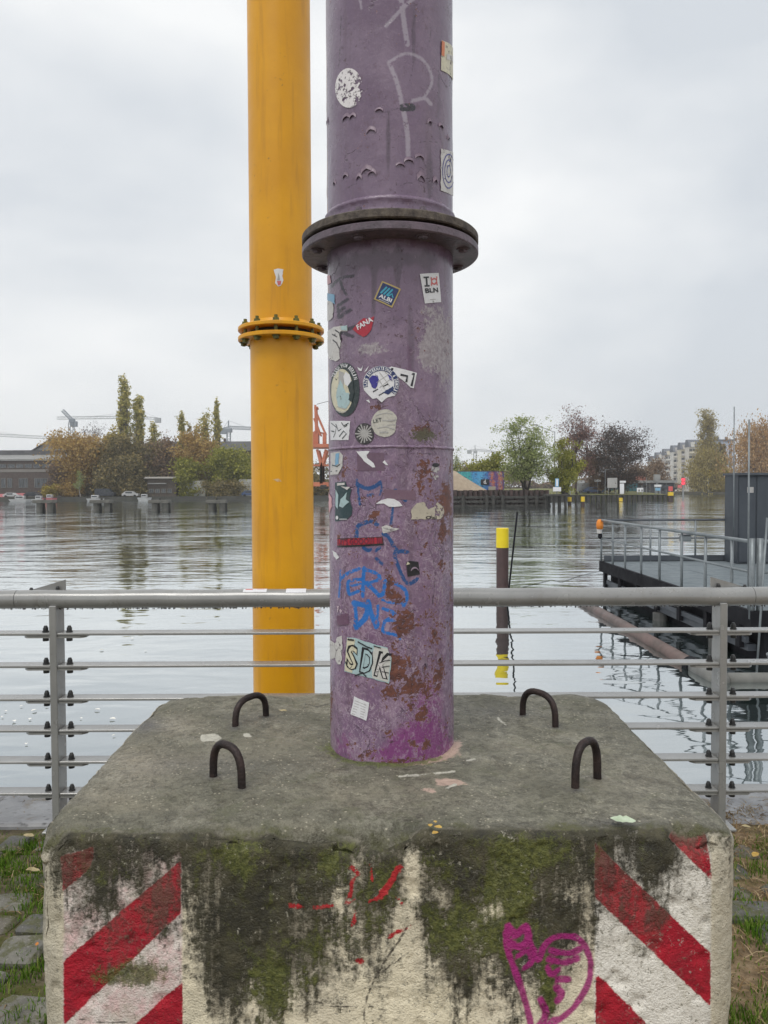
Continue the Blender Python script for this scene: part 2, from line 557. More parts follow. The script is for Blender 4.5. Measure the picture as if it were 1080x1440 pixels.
# grass, straw and leaf litter
def blades(spots, n_per, hmin, hmax, spread, wid, seed, flat=False):
    r_ = np.random.default_rng(seed)
    S = np.repeat(np.array(spots), n_per, axis=0)
    N = len(S)
    off = r_.normal(0, 1, (N, 2)) * spread
    base = np.column_stack((S[:, 0] + off[:, 0], S[:, 1] + off[:, 1], np.zeros(N)))
    base[:, 2] = ground_z(base) - .004
    h = r_.uniform(hmin, hmax, N) * np.clip(1.2 - np.hypot(off[:, 0], off[:, 1]) / (spread * 2.5), .35, 1.2)
    a = r_.uniform(0, 2 * np.pi, N); lean = r_.uniform(.15, .8, N)
    if flat: lean = r_.uniform(3, 9, N)
    d = np.column_stack((np.cos(a), np.sin(a), np.zeros(N))); s = np.column_stack((-np.sin(a), np.cos(a), np.zeros(N)))
    up = np.array((0, 0, 1.0))
    k = np.sqrt(1 + lean ** 2)
    tip = base + (up * (h / k)[:, None]) + d * (h * lean / k)[:, None]
    mid = base + (up * (h * .62 / k * (1.15 if not flat else 1.6))[:, None]) + d * (h * lean * .40 / k)[:, None]
    if flat:
        base[:, 2] += .012; mid[:, 2] += .012; tip[:, 2] += .008
    ww_ = (wid * r_.uniform(.6, 1.3, N))[:, None]
    V = np.concatenate((base - s * ww_, base + s * ww_, mid + s * ww_ * .8, mid - s * ww_ * .8, tip), 0)
    i = np.arange(N)
    Fq_ = [list(t) for t in np.column_stack((i, i + N, i + 2 * N, i + 3 * N))] + [list(t) for t in np.column_stack((i + 3 * N, i + 2 * N, i + 4 * N))]
    return V, Fq_
M_GRASS = foliage('grass', [(0, (.065, .135, .016)), (.5, (.12, .225, .028)), (.85, (.21, .30, .055)), (1, (.36, .32, .13))], trans=.3)
M_STRAW = foliage('straw', [(0, (.16, .10, .05)), (.5, (.34, .24, .13)), (1, (.52, .42, .26))], trans=.15)
rq = random.Random(9)
gl = [(-1.66, 3.28), (-1.58, 3.22), (-1.72, 3.34), (-1.60, 3.40), (-1.42, 3.02), (-1.38, 2.93), (-1.46, 3.10), (-1.50, 3.30), (-1.25, 2.62), (-1.20, 2.55), (-1.32, 2.70), (-1.12, 2.20), (-1.28, 2.46), (-1.05, 2.35), (-1.56, 2.80), (-1.2, 2.05), (-1.7, 2.6), (-2.0, 3.1)]
g2 = [(1.62, 2.92), (1.56, 2.85), (1.68, 2.98), (1.50, 2.80), (1.48, 2.62), (1.40, 2.55), (1.56, 2.66), (1.32, 2.36), (1.26, 2.30), (1.18, 2.14), (1.12, 2.06), (1.22, 2.10), (1.30, 2.20), (1.72, 3.36), (1.78, 3.42), (1.55, 3.2), (1.9, 2.7), (1.42, 2.42), (2.0, 3.0)]
gl += [(rq.uniform(-1.9, -.82), rq.uniform(1.9, 3.5)) for _ in range(60)]
g2 += [(rq.uniform(.82, 2.0), rq.uniform(1.9, 3.5)) for _ in range(80)]
V1, F1 = blades(gl, 130, .02, .060, .055, .0022, 1)
V2, F2 = blades(g2, 150, .02, .068, .06, .0022, 2)
rj = np.random.default_rng(5)
sp3 = [(x, y) for x, y in zip(rj.uniform(-2.4, 2.4, 320), rj.uniform(1.4, 3.6, 320)) if abs(x) > .85]
V3, F3 = blades(sp3, 9, .01, .04, .04, .0018, 3)
def joinVF(parts):
    V, Fc = [], []
    b = 0
    for v, f in parts:
        V.append(v); Fc += [[i + b for i in q] for q in f]; b += len(v)
    return np.concatenate(V), Fc
V, Fc = joinVF(((V1, F1), (V2, F2), (V3, F3)))
_tag(link('grass', mesh_of('grass', V, Fc), M_GRASS), 'short green grass tufts growing between the paving stones', 'grass', kind='stuff')
sp = [(x, y) for x, y in zip(rj.uniform(.8, 2.6, 260), rj.uniform(3.35, 4.0, 260))]
sp += [(x, y) for x, y in zip(rj.uniform(.85, 2.4, 170), rj.uniform(1.5, 3.4, 170))]
sp += [(x, y) for x, y in zip(rj.uniform(-2.4, -1.75, 50), rj.uniform(3.75, 4.0, 50))]
sp += [(x, y) for x, y in zip(rj.uniform(-2.4, -.85, 60), rj.uniform(1.5, 3.6, 60))]
V, Fc = blades(sp, 16, .03, .10, .05, .0022, 8, flat=True)
_tag(link('straw', mesh_of('straw', V, Fc), M_STRAW), 'dry brown straw and litter scattered along the quay edge', 'litter', kind='stuff')

# ================================================================== CONCRETE BLOCK
BX, BY0, BY1, BZ = .73, 1.555, 2.635, .90
BC = np.array((0, (BY0 + BY1) / 2, BZ / 2)); BH = np.array((BX, (BY1 - BY0) / 2, BZ / 2))
def rounded_block(step=.0062, r=.03):
    Vs, Fs = [], []
    b = 0
    def ax(h):
        m = max(2, int(round(2 * h / step)))
        return np.linspace(-h, h, m + 1)
    for a, s in ((1, -1), (2, 1), (0, -1), (0, 1), (1, 1)):
        o = [i for i in range(3) if i != a]
        u, v = np.meshgrid(ax(BH[o[0]]), ax(BH[o[1]]))
        P = np.zeros(u.shape + (3,)); P[..., o[0]] = u; P[..., o[1]] = v; P[..., a] = s * BH[a]
        I = np.arange(u.size).reshape(u.shape) + b
        q = np.stack((I[:-1, :-1], I[:-1, 1:], I[1:, 1:], I[1:, :-1]), -1).reshape(-1, 4)
        flip = (s > 0) if a == 1 else (s < 0)
        if flip: q = q[:, ::-1]
        Vs.append(P.reshape(-1, 3)); Fs.append(q); b += u.size
    V = np.concatenate(Vs); Fq_ = np.concatenate(Fs)
    key = np.round(V * 1e5).astype(np.int64)
    _, first, inv = np.unique(key, axis=0, return_index=True, return_inverse=True)
    V = V[first]; Fq_ = inv.reshape(-1)[Fq_]
    return V, Fq_
V, Fq = rounded_block()
# corner treatment: vertical edges chamfered wide, the top edge tighter
rv, rt = .052, .026
inn = V.copy()
inn[:, 0] = np.clip(V[:, 0], -BH[0] + rv, BH[0] - rv); inn[:, 1] = np.clip(V[:, 1], -BH[1] + rv, BH[1] - rv)
dxy = V[:, :2] - inn[:, :2]; L = np.linalg.norm(dxy, axis=1)
onside = np.maximum(np.abs(dxy[:, 0]), np.abs(dxy[:, 1])) > rv * .999
q = V.copy()
sel = L > 1e-9
lim = np.minimum(1.0, rv / np.maximum(L, 1e-9))
q[sel, :2] = inn[sel, :2] + dxy[sel] * lim[sel][:, None]
edge_in = np.maximum(0, np.minimum(BH[0] - np.abs(V[:, 0]), BH[1] - np.abs(V[:, 1])))
top_in = BH[2] - V[:, 2]
# rounding of the top rim
for m_ in (0,):
    a = np.clip(rt - edge_in, 0, rt); b_ = np.clip(rt - top_in, 0, rt)
    hyp = np.maximum(np.hypot(a, b_), 1e-9)
    k = np.minimum(1, rt / hyp)
    outw = q[:, :2] / np.maximum(np.linalg.norm(q[:, :2], axis=1), 1e-9)[:, None]
    nrm2 = np.zeros_like(q[:, :2])
    big = np.abs(V[:, 0]) / BH[0] > np.abs(V[:, 1]) / BH[1]
    nrm2[big, 0] = np.sign(V[big, 0]); nrm2[~big, 1] = np.sign(V[~big, 1])
    q[:, :2] -= nrm2 * ((1 - k) * a)[:, None]
    q[:, 2] -= (1 - k) * b_
W = q + BC
front = np.clip((-(V[:, 1]) - BH[1] + .03) / .03, 0, 1)
topn = np.clip((V[:, 2] - BH[2] + .012) / .012, 0, 1)
# the block is not square: a touch wider at the back left
tt = (W[:, 1] - BY0) / (BY1 - BY0)
W[:, 0] += np.where(W[:, 0] < 0, -.030 * tt, .010 * tt) * np.abs(W[:, 0]) / BX
W[:, 0] += np.where(W[:, 0] < 0, .012, 0) * np.abs(W[:, 0]) / BX * (BZ - W[:, 2]) / .4 * (W[:, 2] > .3)
rim = np.exp(-(edge_in / .035) ** 2) * np.exp(-(top_in / .035) ** 2)
vert = np.exp(-(np.clip(np.hypot(BH[0] - np.abs(V[:, 0]), BH[1] - np.abs(V[:, 1])), 0, 1) / .06) ** 2)
nb = fbm(W, 5, 21, 3); nm = fbm(W, 22, 33, 3); nf = fbm(W, 75, 41, 3)
chip = np.clip(fbm(W, 7, 55, 3) - .02, 0, 1) * (.22 + .9 * np.exp(-((V[:, 1] + BH[1]) / .08) ** 2))
out = np.zeros_like(W); out[:, :2] = nrm2; out[topn > .5] = (0, 0, 1)
d = .0035 * nb + .0016 * nm + .0009 * nf
d = d - np.clip(rim, 0, 1) * (.030 * chip + .004 * np.abs(nm)) - vert * (.010 * chip + .003 * nm)
pit = np.clip(fbm(W, 38, 71, 2) - .55, 0, 1)
d -= pit * .012 * (1 - topn * .5)
W = W + out * d[:, None]
W[:, 2] -= np.clip(rim, 0, 1) * (.034 * chip + .004) + .016 * vert * np.exp(-(top_in / .05) ** 2)
W[:, 2] += topn * (.006 * fbm(W, 2.6, 81, 2) - .004 * np.clip(fbm(W, 7, 85, 2), 0, 1))
W[:, 2] = np.maximum(W[:, 2], -.02)
block = thing('concrete_block', 'weathered concrete ballast block with red and white stripes and mossy front', 'block', (0, BC[1], 0))
me = mesh_of('body', W - np.array((0, BC[1], 0)), Fq, True)
px = proj(np.column_stack((W[:, 0], np.full(len(W), BY0), W[:, 2])))
SD = lambda lst: np.min([sd_poly(px, p) for p in lst], axis=0)
set_attr(me, 'front', front); set_attr(me, 'topn', topn)
set_attr(me, 'red', SD([[(84, 1205), (133, 1190), (127, 1222), (88, 1254)], [(255, 1209), (255, 1283), (90, 1441), (89, 1352)], [(257, 1380), (257, 1520), (100, 1520)],
                        [(836, 1184), (999, 1340), (999, 1415), (836, 1262)], [(942, 1181), (950, 1173), (996, 1171), (1000, 1237)], [(838, 1368), (1000, 1530), (838, 1530)],
                        [(90, 1500), (90, 1700), (257, 1600), (257, 1540)], [(836, 1560), (999, 1700), (999, 1780), (836, 1640)]]))
set_attr(me, 'panelL', sd_poly(px, [(88, 1186), (257, 1186), (257, 1800), (88, 1800)]))
set_attr(me, 'panelR', sd_poly(px, [(836, 1170), (1000, 1168), (1000, 1800), (836, 1800)]))
heart = [sd_line(px, smooth_pts(p), w_) for p, w_ in (
    ([(742, 1312), (747, 1330), (757, 1350), (765, 1332), (780, 1319), (800, 1317), (817, 1324), (829, 1345), (831, 1368), (824, 1392), (808, 1415), (786, 1433), (760, 1448), (748, 1452)], 8),
    ([(712, 1312), (714, 1336), (723, 1362), (734, 1392), (742, 1420), (748, 1450)], 9),
    ([(714, 1303), (726, 1316), (739, 1304), (743, 1322), (730, 1332), (718, 1326)], 10),
    ([(728, 1345), (742, 1338), (748, 1352), (738, 1362)], 7),
    ([(776, 1338), (800, 1342), (815, 1336)], 9), ([(772, 1350), (794, 1355), (812, 1349)], 9), ([(770, 1362), (776, 1371), (786, 1365)], 8),
    ([(786, 1378), (800, 1379)], 9), ([(783, 1390), (790, 1398), (784, 1408)], 10), ([(760, 1405), (768, 1428), (756, 1444)], 9))]
set_attr(me, 'heart', np.min(heart, axis=0))
marks = [sd_line(px, p, w_) for p, w_ in (
    ([(408, 1272), (424, 1276)], 6), ([(440, 1276), (468, 1273)], 5), ([(488, 1268), (498, 1266)], 5), ([(533, 1262), (546, 1246), (562, 1220)], 9), ([(520, 1268), (532, 1262)], 5),
    ([(503, 1352), (507, 1353)], 8), ([(548, 1318), (556, 1312), (576, 1303)], 5), ([(495, 1220), (503, 1228)], 6), ([(520, 1215), (524, 1240)], 3), ([(496, 1236), (492, 1262)], 5), ([(558, 1262), (566, 1270)], 4), ([(500, 1282), (496, 1300)], 4))]
set_attr(me, 'marks', np.min(marks, axis=0))
cr = [sd_line(px, p, w_) for p, w_ in (
    ([(574, 1300), (560, 1325), (545, 1345), (528, 1372), (516, 1402), (512, 1425), (516, 1445)], 4.2), ([(528, 1372), (560, 1350), (575, 1338)], 3.4), ([(540, 1420), (512, 1412), (470, 1416), (440, 1408), (395, 1424), (380, 1432)], 3.2),
    ([(110, 1432), (150, 1438), (180, 1436)], 3.4))]
set_attr(me, 'crack', np.min(cr, axis=0))
cx_ = np.array([40, 80, 120, 180, 250, 275, 300, 340, 375, 410, 450, 500, 545, 575, 605, 640, 690, 740, 790, 830, 870, 920, 955, 1000, 1060])
cy_ = np.array([1180, 1265, 1285, 1270, 1250, 1330, 1415, 1440, 1420, 1395, 1370, 1355, 1345, 1265, 1365, 1385, 1375, 1370, 1350, 1300, 1240, 1285, 1245, 1205, 1190])
Yb = np.interp(px[:, 0], cx_, cy_) + 26 * fbm(np.column_stack((px[:, 0] / 60, px[:, 1] / 160, px[:, 0] * 0)), 1, 91, 3)
mossb = np.clip((Yb + 34 - px[:, 1]) / 105.0, -1.0, 1.0)
mossb += blobs(px, [(580, 1222, 14, 42, -1.3), (692, 1282, 24, 20, -1.1), (625, 1262, 16, 16, -.7), (480, 1262, 20, 30, -.9), (505, 1215, 14, 30, -.5), (555, 1290, 16, 26, -.5), (270, 1300, 22, 60, -.4), (800, 1255, 26, 30, -.7), (430, 1300, 14, 20, -.4),
                    (330, 1345, 16, 60, .8), (340, 1240, 30, 50, .4), (720, 1330, 16, 40, .5), (770, 1400, 14, 40, .7), (660, 1380, 18, 36, .35), (580, 1400, 16, 24, .3), (180, 1370, 50, 20, .75), (215, 1300, 40, 30, .25), (930, 1292, 16, 16, .9), (925, 1195, 30, 22, .5), (230, 1222, 26, 26, -.6), (640, 1225, 14, 40, .3), (480, 1408, 30, 14, .5), (385, 1360, 26, 40, .45), (920, 1428, 30, 12, .3)])
set_attr(me, 'moss', np.clip(mossb, -1.5, 1.5))
green = blobs(px, [(720, 1240, 30, 60, 1.0), (640, 1300, 60, 60, .5), (380, 1400, 40, 50, .8), (180, 1375, 60, 20, 1.0), (210, 1345, 40, 30, .6), (520, 1290, 60, 60, .5), (770, 1400, 20, 60, 1), (600, 1220, 40, 30, .4), (760, 1200, 60, 20, .6), (440, 1350, 40, 50, .5), (330, 1210, 50, 24, .5), (480, 1215, 60, 26, .45), (690, 1320, 50, 40, .45), (140, 1240, 40, 30, .3)])
set_attr(me, 'green', np.clip(green, 0, 1))
# the top: moss ring and light cement round the pipe foot, pale bird marks
set_attr(me, 'rimf', np.exp(-((V[:, 1] + BH[1]) / .020) ** 2) * topn)
set_attr(me, 'lip', np.exp(-((V[:, 1] + BH[1]) / .045) ** 2) * topn)
PR, PY = .170, 2.11
PX = float(at(550, 700, PY)[0])
pt = proj(W)
rr_ = np.hypot(W[:, 0] - PX, W[:, 1] - PY); an = np.arctan2(W[:, 1] - PY, W[:, 0] - PX)
ringw = np.exp(-((rr_ - PR) / .032) ** 2)
left_front = np.clip(np.cos(an + 1.95), 0, 1); right_front = np.clip(np.cos(an + .75), 0, 1) ** 2
set_attr(me, 'ringmoss', topn * ringw * np.clip(left_front * 1.4, 0, 1))
set_attr(me, 'ringcem', topn * (np.exp(-((rr_ - PR) / .03) ** 2) * right_front + blobs(pt, [(630, 1100, 22, 6, .9), (600, 1112, 14, 4, .6)])))
pale = np.min([sd_line(pt, p, w_) for p, w_ in (([(286, 1037), (306, 1037)], 9), ([(345, 1034), (352, 1035)], 4), ([(560, 1092), (640, 1085)], 2.5), ([(655, 1070), (668, 1068)], 3), ([(640, 1104), (628, 1108)], 3.5), ([(700, 1010), (712, 1020)], 2))], axis=0)
set_attr(me, 'pale', np.where(topn > .5, pale, 50))
tcr = np.min([sd_line(pt, p, 3.0) for p in ([(462, 990), (446, 994), (430, 990), (428, 1001), (440, 1012), (462, 1014)], [(655, 988), (660, 1003), (663, 1018)], [(560, 1170), (580, 1160), (600, 1172)], [(820, 1150), (860, 1158), (905, 1164)])], axis=0)
set_attr(me, 'tcrack', np.where(topn > .5, tcr, 50))
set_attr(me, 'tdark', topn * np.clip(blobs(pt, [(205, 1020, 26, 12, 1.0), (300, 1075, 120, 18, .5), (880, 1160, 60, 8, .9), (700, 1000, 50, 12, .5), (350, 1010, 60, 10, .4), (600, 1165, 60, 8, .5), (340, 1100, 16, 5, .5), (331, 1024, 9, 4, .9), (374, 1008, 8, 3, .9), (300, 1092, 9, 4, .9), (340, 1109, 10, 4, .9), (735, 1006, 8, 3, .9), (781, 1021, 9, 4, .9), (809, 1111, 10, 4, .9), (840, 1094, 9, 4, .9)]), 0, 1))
set_attr(me, 'tlite', topn * np.clip(blobs(pt, [(190, 1075, 60, 28, .8), (250, 1020, 40, 16, .6), (560, 1120, 160, 22, .3), (900, 1100, 60, 30, .25), (150, 1120, 60, 20, .4)]), 0, 1))

def mat_block():
    n = NT('block_concrete')
    x, y, z = n.xyz()
    fine = n.noise(95, 4, .7); mid = n.noise(24, 5, .65); coarse = n.noise(6, 4, .6)
    grit = n.noise(260, 2, .6)
    # ---- top: rain-darkened olive grey concrete
    top = n.ramp(n.math('ADD', n.math('MULTIPLY', mid, .5), n.math('MULTIPLY', n.math('ADD', fine, grit), .25)), [(.38, (.068, .062, .042)), (.5, (.172, .162, .120)), (.62, (.35, .33, .26))])
    top = n.mix(n.step(coarse, .40, .60, 0, .55), top, (.125, .122, .088))
    top = n.mix(n.step(n.noise(3.6, 4, .65, .4), .50, .64, 0, .42), top, (.27, .245, .18))
    top = n.mix(n.step(n.noise(13, 5, .7, .3), .54, .66, 0, .5), top, (.105, .110, .060))
    top = n.mix(n.math('MULTIPLY', n.attr('tlite'), n.lin(fine, .3, .7, .2, .9)), top, (.40, .345, .265))
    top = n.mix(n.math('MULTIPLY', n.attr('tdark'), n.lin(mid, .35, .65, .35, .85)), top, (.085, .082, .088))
    spk = n.voro(70)
    top = n.mix(n.math('MULTIPLY', n.step(spk, .12, .24, .85, 0), n.step(n.noise(9, 2), .44, .58)), top, (.46, .42, .32))
    top = n.mix(n.step(n.noise(110, 4, .75), .585, .68, 0, .65), top, (.070, .066, .048))
    top = n.mix(n.step(n.math('ADD', n.attr('ringcem'), n.math('MULTIPLY', n.math('SUBTRACT', mid, .5), 1.6)), .35, .6), top, (.50, .36, .29))
    top = n.mix(n.step(n.math('ADD', n.attr('ringmoss'), n.math('ADD', n.math('MULTIPLY', n.math('SUBTRACT', fine, .5), 2.2), n.math('MULTIPLY', n.math('SUBTRACT', mid, .5), 1.6))), .38, .85, 0, .85), top, n.mix(n.step(fine, .35, .65), (.070, .078, .022), (.150, .175, .055)))
    top = n.mix(n.step(n.math('SUBTRACT', n.math('MULTIPLY', n.math('SUBTRACT', mid, .5), 9.0), n.attr('pale')), -.6, .6), top, (.52, .50, .42))
    top = n.mix(n.step(n.math('SUBTRACT', n.math('MULTIPLY', n.math('SUBTRACT', mid, .5), 4.0), n.attr('tcrack')), .0, 1.4, 0, .75), top, (.04, .038, .03))
    lipm = n.step(n.math('ADD', n.attr('lip'), n.math('ADD', n.math('MULTIPLY', n.math('SUBTRACT', mid, .5), 1.6), n.math('MULTIPLY', n.math('SUBTRACT', fine, .5), 1.4))), .45, .95)
    top = n.mix(n.math('MULTIPLY', lipm, .8), top, n.mix(n.step(coarse, .4, .6), (.050, .046, .026), (.085, .085, .032)))
    # ---- front: lime paint over concrete
    conc = n.ramp(mid, [(.28, (.17, .155, .12)), (.5, (.30, .28, .23)), (.72, (.44, .42, .36))])
    cream = n.mix(n.step(coarse, .35, .65), (.86, .77, .57), (.74, .66, .50))
    pl = n.step(n.math('MULTIPLY', n.attr('panelL'), -1.0), -2.0, 3.0)
    pr_ = n.step(n.math('MULTIPLY', n.attr('panelR'), -1.0), -2.0, 3.0)
    cream = n.mix(pl, cream, n.mix(n.step(mid, .35, .62), (.72, .50, .48), (.78, .70, .64)))
    cream = n.mix(pr_, cream, (.84, .80, .72))
    edge = n.step(n.noise(13, 4, .6, mul=(1, 1, .5)), .36, .60)
    paintm = n.step(n.math('ADD', n.math('MULTIPLY', n.math('SUBTRACT', fine, .5), 1.5), n.math('MULTIPLY', n.math('SUBTRACT', mid, .5), 1.2)), -.42, -.22)
    inside = n.step(n.math('ABSOLUTE', x), .640, .690, 1.0, .45)
    fr = n.mix(n.math('MULTIPLY', paintm, inside), conc, cream)
    fr = n.mix(n.step(n.noise(60, 5, .75), .54, .68, 0, .5), fr, (.36, .33, .25))
    fr = n.mix(n.step(n.noise(9, 5, .7), .50, .66, 0, .42), fr, (.46, .42, .32))
    # red bands and scrawls, edges slightly fuzzy from the stencil
    wob = n.math('MULTIPLY', n.math('SUBTRACT', n.noise(120, 3, .6), .5), 5.0)
    redc = n.mix(n.step(mid, .35, .65), (.44, .012, .028), (.33, .012, .026))
    wear = n.step(n.math('ADD', n.noise(60, 5, .75), n.math('MULTIPLY', n.step(coarse, .45, .62), .07)), .64, .74, 1.0, .30)
    redm = n.step(n.math('SUBTRACT', wob, n.attr('red')), -1.4, 1.4)
    fr = n.mix(n.math('MULTIPLY', redm, wear), fr, redc)
    mk = n.step(n.math('SUBTRACT', n.math('MULTIPLY', n.math('SUBTRACT', fine, .5), 12.0), n.attr('marks')), -1.2, 1.2)
    # ---- algae and soot running down from the rim
    streak = n.noise(19, 4, .62, .3, mul=(1.0, 1.0, .16))
    strk2 = n.noise(46, 4, .65, .3, mul=(1.0, 1.0, .13))
    mott = n.noise(26, 5, .72)
    c0 = lambda v: n.math('SUBTRACT', v, .5)
    mo = n.attr('moss')
    g = n.math('ADD', mo, n.math('ADD', n.math('MULTIPLY', c0(streak), 2.0), n.math('MULTIPLY', c0(mott), 1.8)))
    soft = n.step(n.math('ADD', g, n.math('MULTIPLY', c0(fine), 1.2)), -.30, .75)
    fr = n.mix(n.math('MULTIPLY', soft, n.lin(redm, 0, 1, .80, .38)), fr, n.mix(n.step(strk2, .38, .62), (.125, .110, .080), (.285, .265, .215)))
    g2 = n.math('ADD', n.math('ADD', mo, -.14), n.math('ADD', n.math('MULTIPLY', c0(strk2), 3.2), n.math('MULTIPLY', c0(mott), 1.9)))
    g2 = n.math('ADD', g2, n.math('ADD', n.math('MULTIPLY', c0(fine), 2.2), n.math('MULTIPLY', c0(streak), 1.3)))
    gm = n.step(g2, -.12, .80)
    gcol = n.ramp(n.noise(21, 4, .65), [(.30, (.018, .017, .012)), (.5, (.045, .041, .024)), (.72, (.090, .080, .046))])
    fr = n.mix(n.math('MULTIPLY', gm, n.lin(redm, 0, 1, .96, .60)), fr, gcol)
    gg = n.math('ADD', n.math('MULTIPLY', n.attr('green'), 1.15), n.math('ADD', n.math('MULTIPLY', c0(mott), 2.2), n.math('ADD', n.math('MULTIPLY', c0(strk2), 1.0), n.math('MULTIPLY', c0(grit), .8))))
    gg = n.math('ADD', gg, n.math('MULTIPLY', mo, .31))
    gmask = n.step(gg, .50, 1.05)
    fr = n.mix(n.math('MULTIPLY', gmask, .85), fr, n.mix(n.step(fine, .35, .65), (.058, .068, .016), (.155, .165, .042)))
    lich = n.math('MULTIPLY', n.step(n.noise(75, 5, .75), .585, .66), n.step(n.noise(11, 3, .6), .44, .58))
    fr = n.mix(n.math('MULTIPLY', lich, n.math('MULTIPLY', soft, .7)), fr, (.50, .47, .38))
    spck = n.step(n.noise(120, 4, .72), .61, .68)
    fr = n.mix(n.math('MULTIPLY', spck, .55), fr, (.07, .065, .045))
    fr = n.mix(mk, fr, (.50, .030, .035))
    hm = n.step(n.math('SUBTRACT', n.math('MULTIPLY', n.math('SUBTRACT', mid, .5), 6.0), n.attr('heart')), -2.0, 1.6)
    fr = n.mix(n.math('MULTIPLY', hm, n.step(n.noise(45, 4, .7), .62, .74, .92, .3)), fr, n.mix(coarse, (.44, .018, .21), (.30, .014, .15)))
    fr = n.mix(n.step(n.math('SUBTRACT', n.math('MULTIPLY', n.math('SUBTRACT', fine, .5), 3.0), n.attr('crack')), -.4, 1.3, 0, .85), fr, (.06, .052, .04))
    # ---- sides and bevels: bare concrete with runs of dirt
    side = n.mix(n.step(g, .2, .7, 0, .55), n.mix(n.step(streak, .4, .6), conc, (.55, .50, .40)), (.06, .058, .04))
    col = n.mix(n.step(n.attr('front'), .15, .60), side, fr)
    tm = n.step(n.math('ADD', n.math('SUBTRACT', n.attr('topn'), n.math('MULTIPLY', n.attr('rimf'), 1.25)), n.math('ADD', n.math('MULTIPLY', c0(mid), 1.5), n.math('MULTIPLY', c0(fine), 1.2))), .15, .75)
    col = n.mix(tm, col, top)
    h = n.math('ADD', n.math('MULTIPLY', fine, .5), n.math('ADD', n.math('MULTIPLY', grit, .25), n.math('MULTIPLY', mid, .28)))
    h = n.math('ADD', h, n.math('MULTIPLY', gm, .25))
    nr = n.bump(h, .85, .014)
    rough = n.lin(n.math('ADD', coarse, n.math('MULTIPLY', tm, -.16)), .25, .70, .38, .95)
    return n.pbr(col, rough, 0, nr, .35)
body = link('body', me, mat_block(), block)

M_REBAR = simple('dark_rusty_steel', (.026, .021, .021), (.060, .040, .036), .55, .55, scale=30, bump=.003, bscale=160)
def loop(pl, pr, yt):
    """lifting loop: feet at photo pixels pl and pr on the block top, crown at pixel row yt"""
    a, b = at_z(pl[0], pl[1], BZ), at_z(pr[0], pr[1], BZ)
    c = (a + b) / 2
    hz = at((pl[0] + pr[0]) / 2, yt, c[1])[2] - BZ
    r_ = .0098
    hz -= r_
    pts = [a + (0, 0, -.05)]
    half = (b - a) / 2
    for k in range(0, 17):
        t = math.pi * k / 16
        e = np.array((0, 0, max(hz * math.sin(t) ** .62, 0)))
        pts.append(c - half * (abs(math.cos(t)) ** .8 * np.sign(math.cos(t))) + e)
    pts.append(b + (0, 0, -.05))
    o = MB().tube(pts, r_, 12).build('lifting_loop', M_REBAR, block, smooth=True)
    return o
loop((331, 1022), (374, 1006), 975)
loop((300, 1090), (340, 1106), 1042)
loop((735, 1004), (781, 1019), 969)
loop((809, 1108), (840, 1092), 1037)

# small things lying on the block
def leaf_mesh(L, wd, seed, curl=.18):
    r_ = random.Random(seed); V, Fc = [], []
    m = 9
    for i in range(m):
        t = i / (m - 1)
        ww_ = wd * math.sin(math.pi * min(1, t * .93 + .05)) ** .8 * (1 + .12 * r_.uniform(-1, 1))
        z = curl * L * (t - .5) ** 2 + .05 * L * r_.random()
        V += [(-ww_ / 2, (t - .5) * L, z + .18 * ww_), (0, (t - .5) * L, z), (ww_ / 2, (t - .5) * L, z + .22 * ww_)]
    for i in range(m - 1):
        for k in (0, 1):
            Fc.append([i * 3 + k, i * 3 + k + 1, i * 3 + k + 4, i * 3 + k + 3])
    V += [(-.004 * L, -.5 * L, 0), (.004 * L, -.5 * L, 0), (.03 * L, -.72 * L, .03 * L), (.022 * L, -.72 * L, .03 * L)]
    b = m * 3
    Fc.append([b, b + 1, b + 2, b + 3])
    return mesh_of('leaf', V, Fc, True)
M_PALE = simple('pale_green_leaf', (.52, .60, .45), (.40, .48, .33), .5, scale=60)
M_YEL = simple('yellow_leaf', (.56, .38, .10), (.44, .26, .05), .55, scale=60)
M_ORA = simple('orange_leaf', (.55, .20, .03), (.40, .13, .02), .55, scale=60)
M_TAN = simple('tan_leaf', (.50, .42, .24), (.36, .29, .15), .6, scale=60)
def leaf(p, L, wd, mat, rz, label, seed, group=None, name='fallen_leaf', tilt=0.0):
    o = link(name, leaf_mesh(L, wd, seed), mat, None, tuple(p))
    o.rotation_euler = (tilt, 0, rz)
    return _tag(o, label, 'leaf', group)
leaf(at_z(876, 1156, BZ + .008), .05, .03, M_PALE, 1.25, 'pale green leaf on the front right edge of the block', 1)
leaf(at_z(398, 1000, BZ + .006), .024, .014, M_TAN, 1.5, 'small pale leaf between lifting loop and purple pipe', 2)
for k, (x, y, s) in enumerate(((605, 1161, .010), (616, 1164, .013), (612, 1172, .012), (612, 1156, .008))):
    leaf(at_z(x, y, BZ + .006), s * 1.25, s, M_YEL, k * 1.1, 'tiny yellow leaf scrap near the front edge of the block', 10 + k, 'yellow leaf scraps on the block')
leaf(at_z(98, 1178, .01), .055, .05, M_ORA, .6, 'orange fallen leaf in the grass left of the block', 20, tilt=-.5)
leaf(at_z(190, 1172 + 0, .0) * 0 + at_z(40, 1176, .012), .06, .03, M_TAN, 1.2, 'tan fallen leaf below the left railing post', 21)
leaf(at_z(46, 1225, .02), .055, .035, M_TAN, 2.1, 'pale crumpled leaf beside the upper left corner of the block', 22, tilt=.3)
leaf(at_z(52, 1328, .015), .022, .012, M_ORA, .3, 'small orange leaf on the paving left of the block', 23)
leaf(at_z(1049, 1163, .012), .04, .025, M_TAN, .9, 'pale leaf in the straw right of the block', 24)
leaf(at_z(1062, 1203, .012), .05, .03, M_YEL, 2.4, 'yellowed leaf on the paving right of the block', 25)

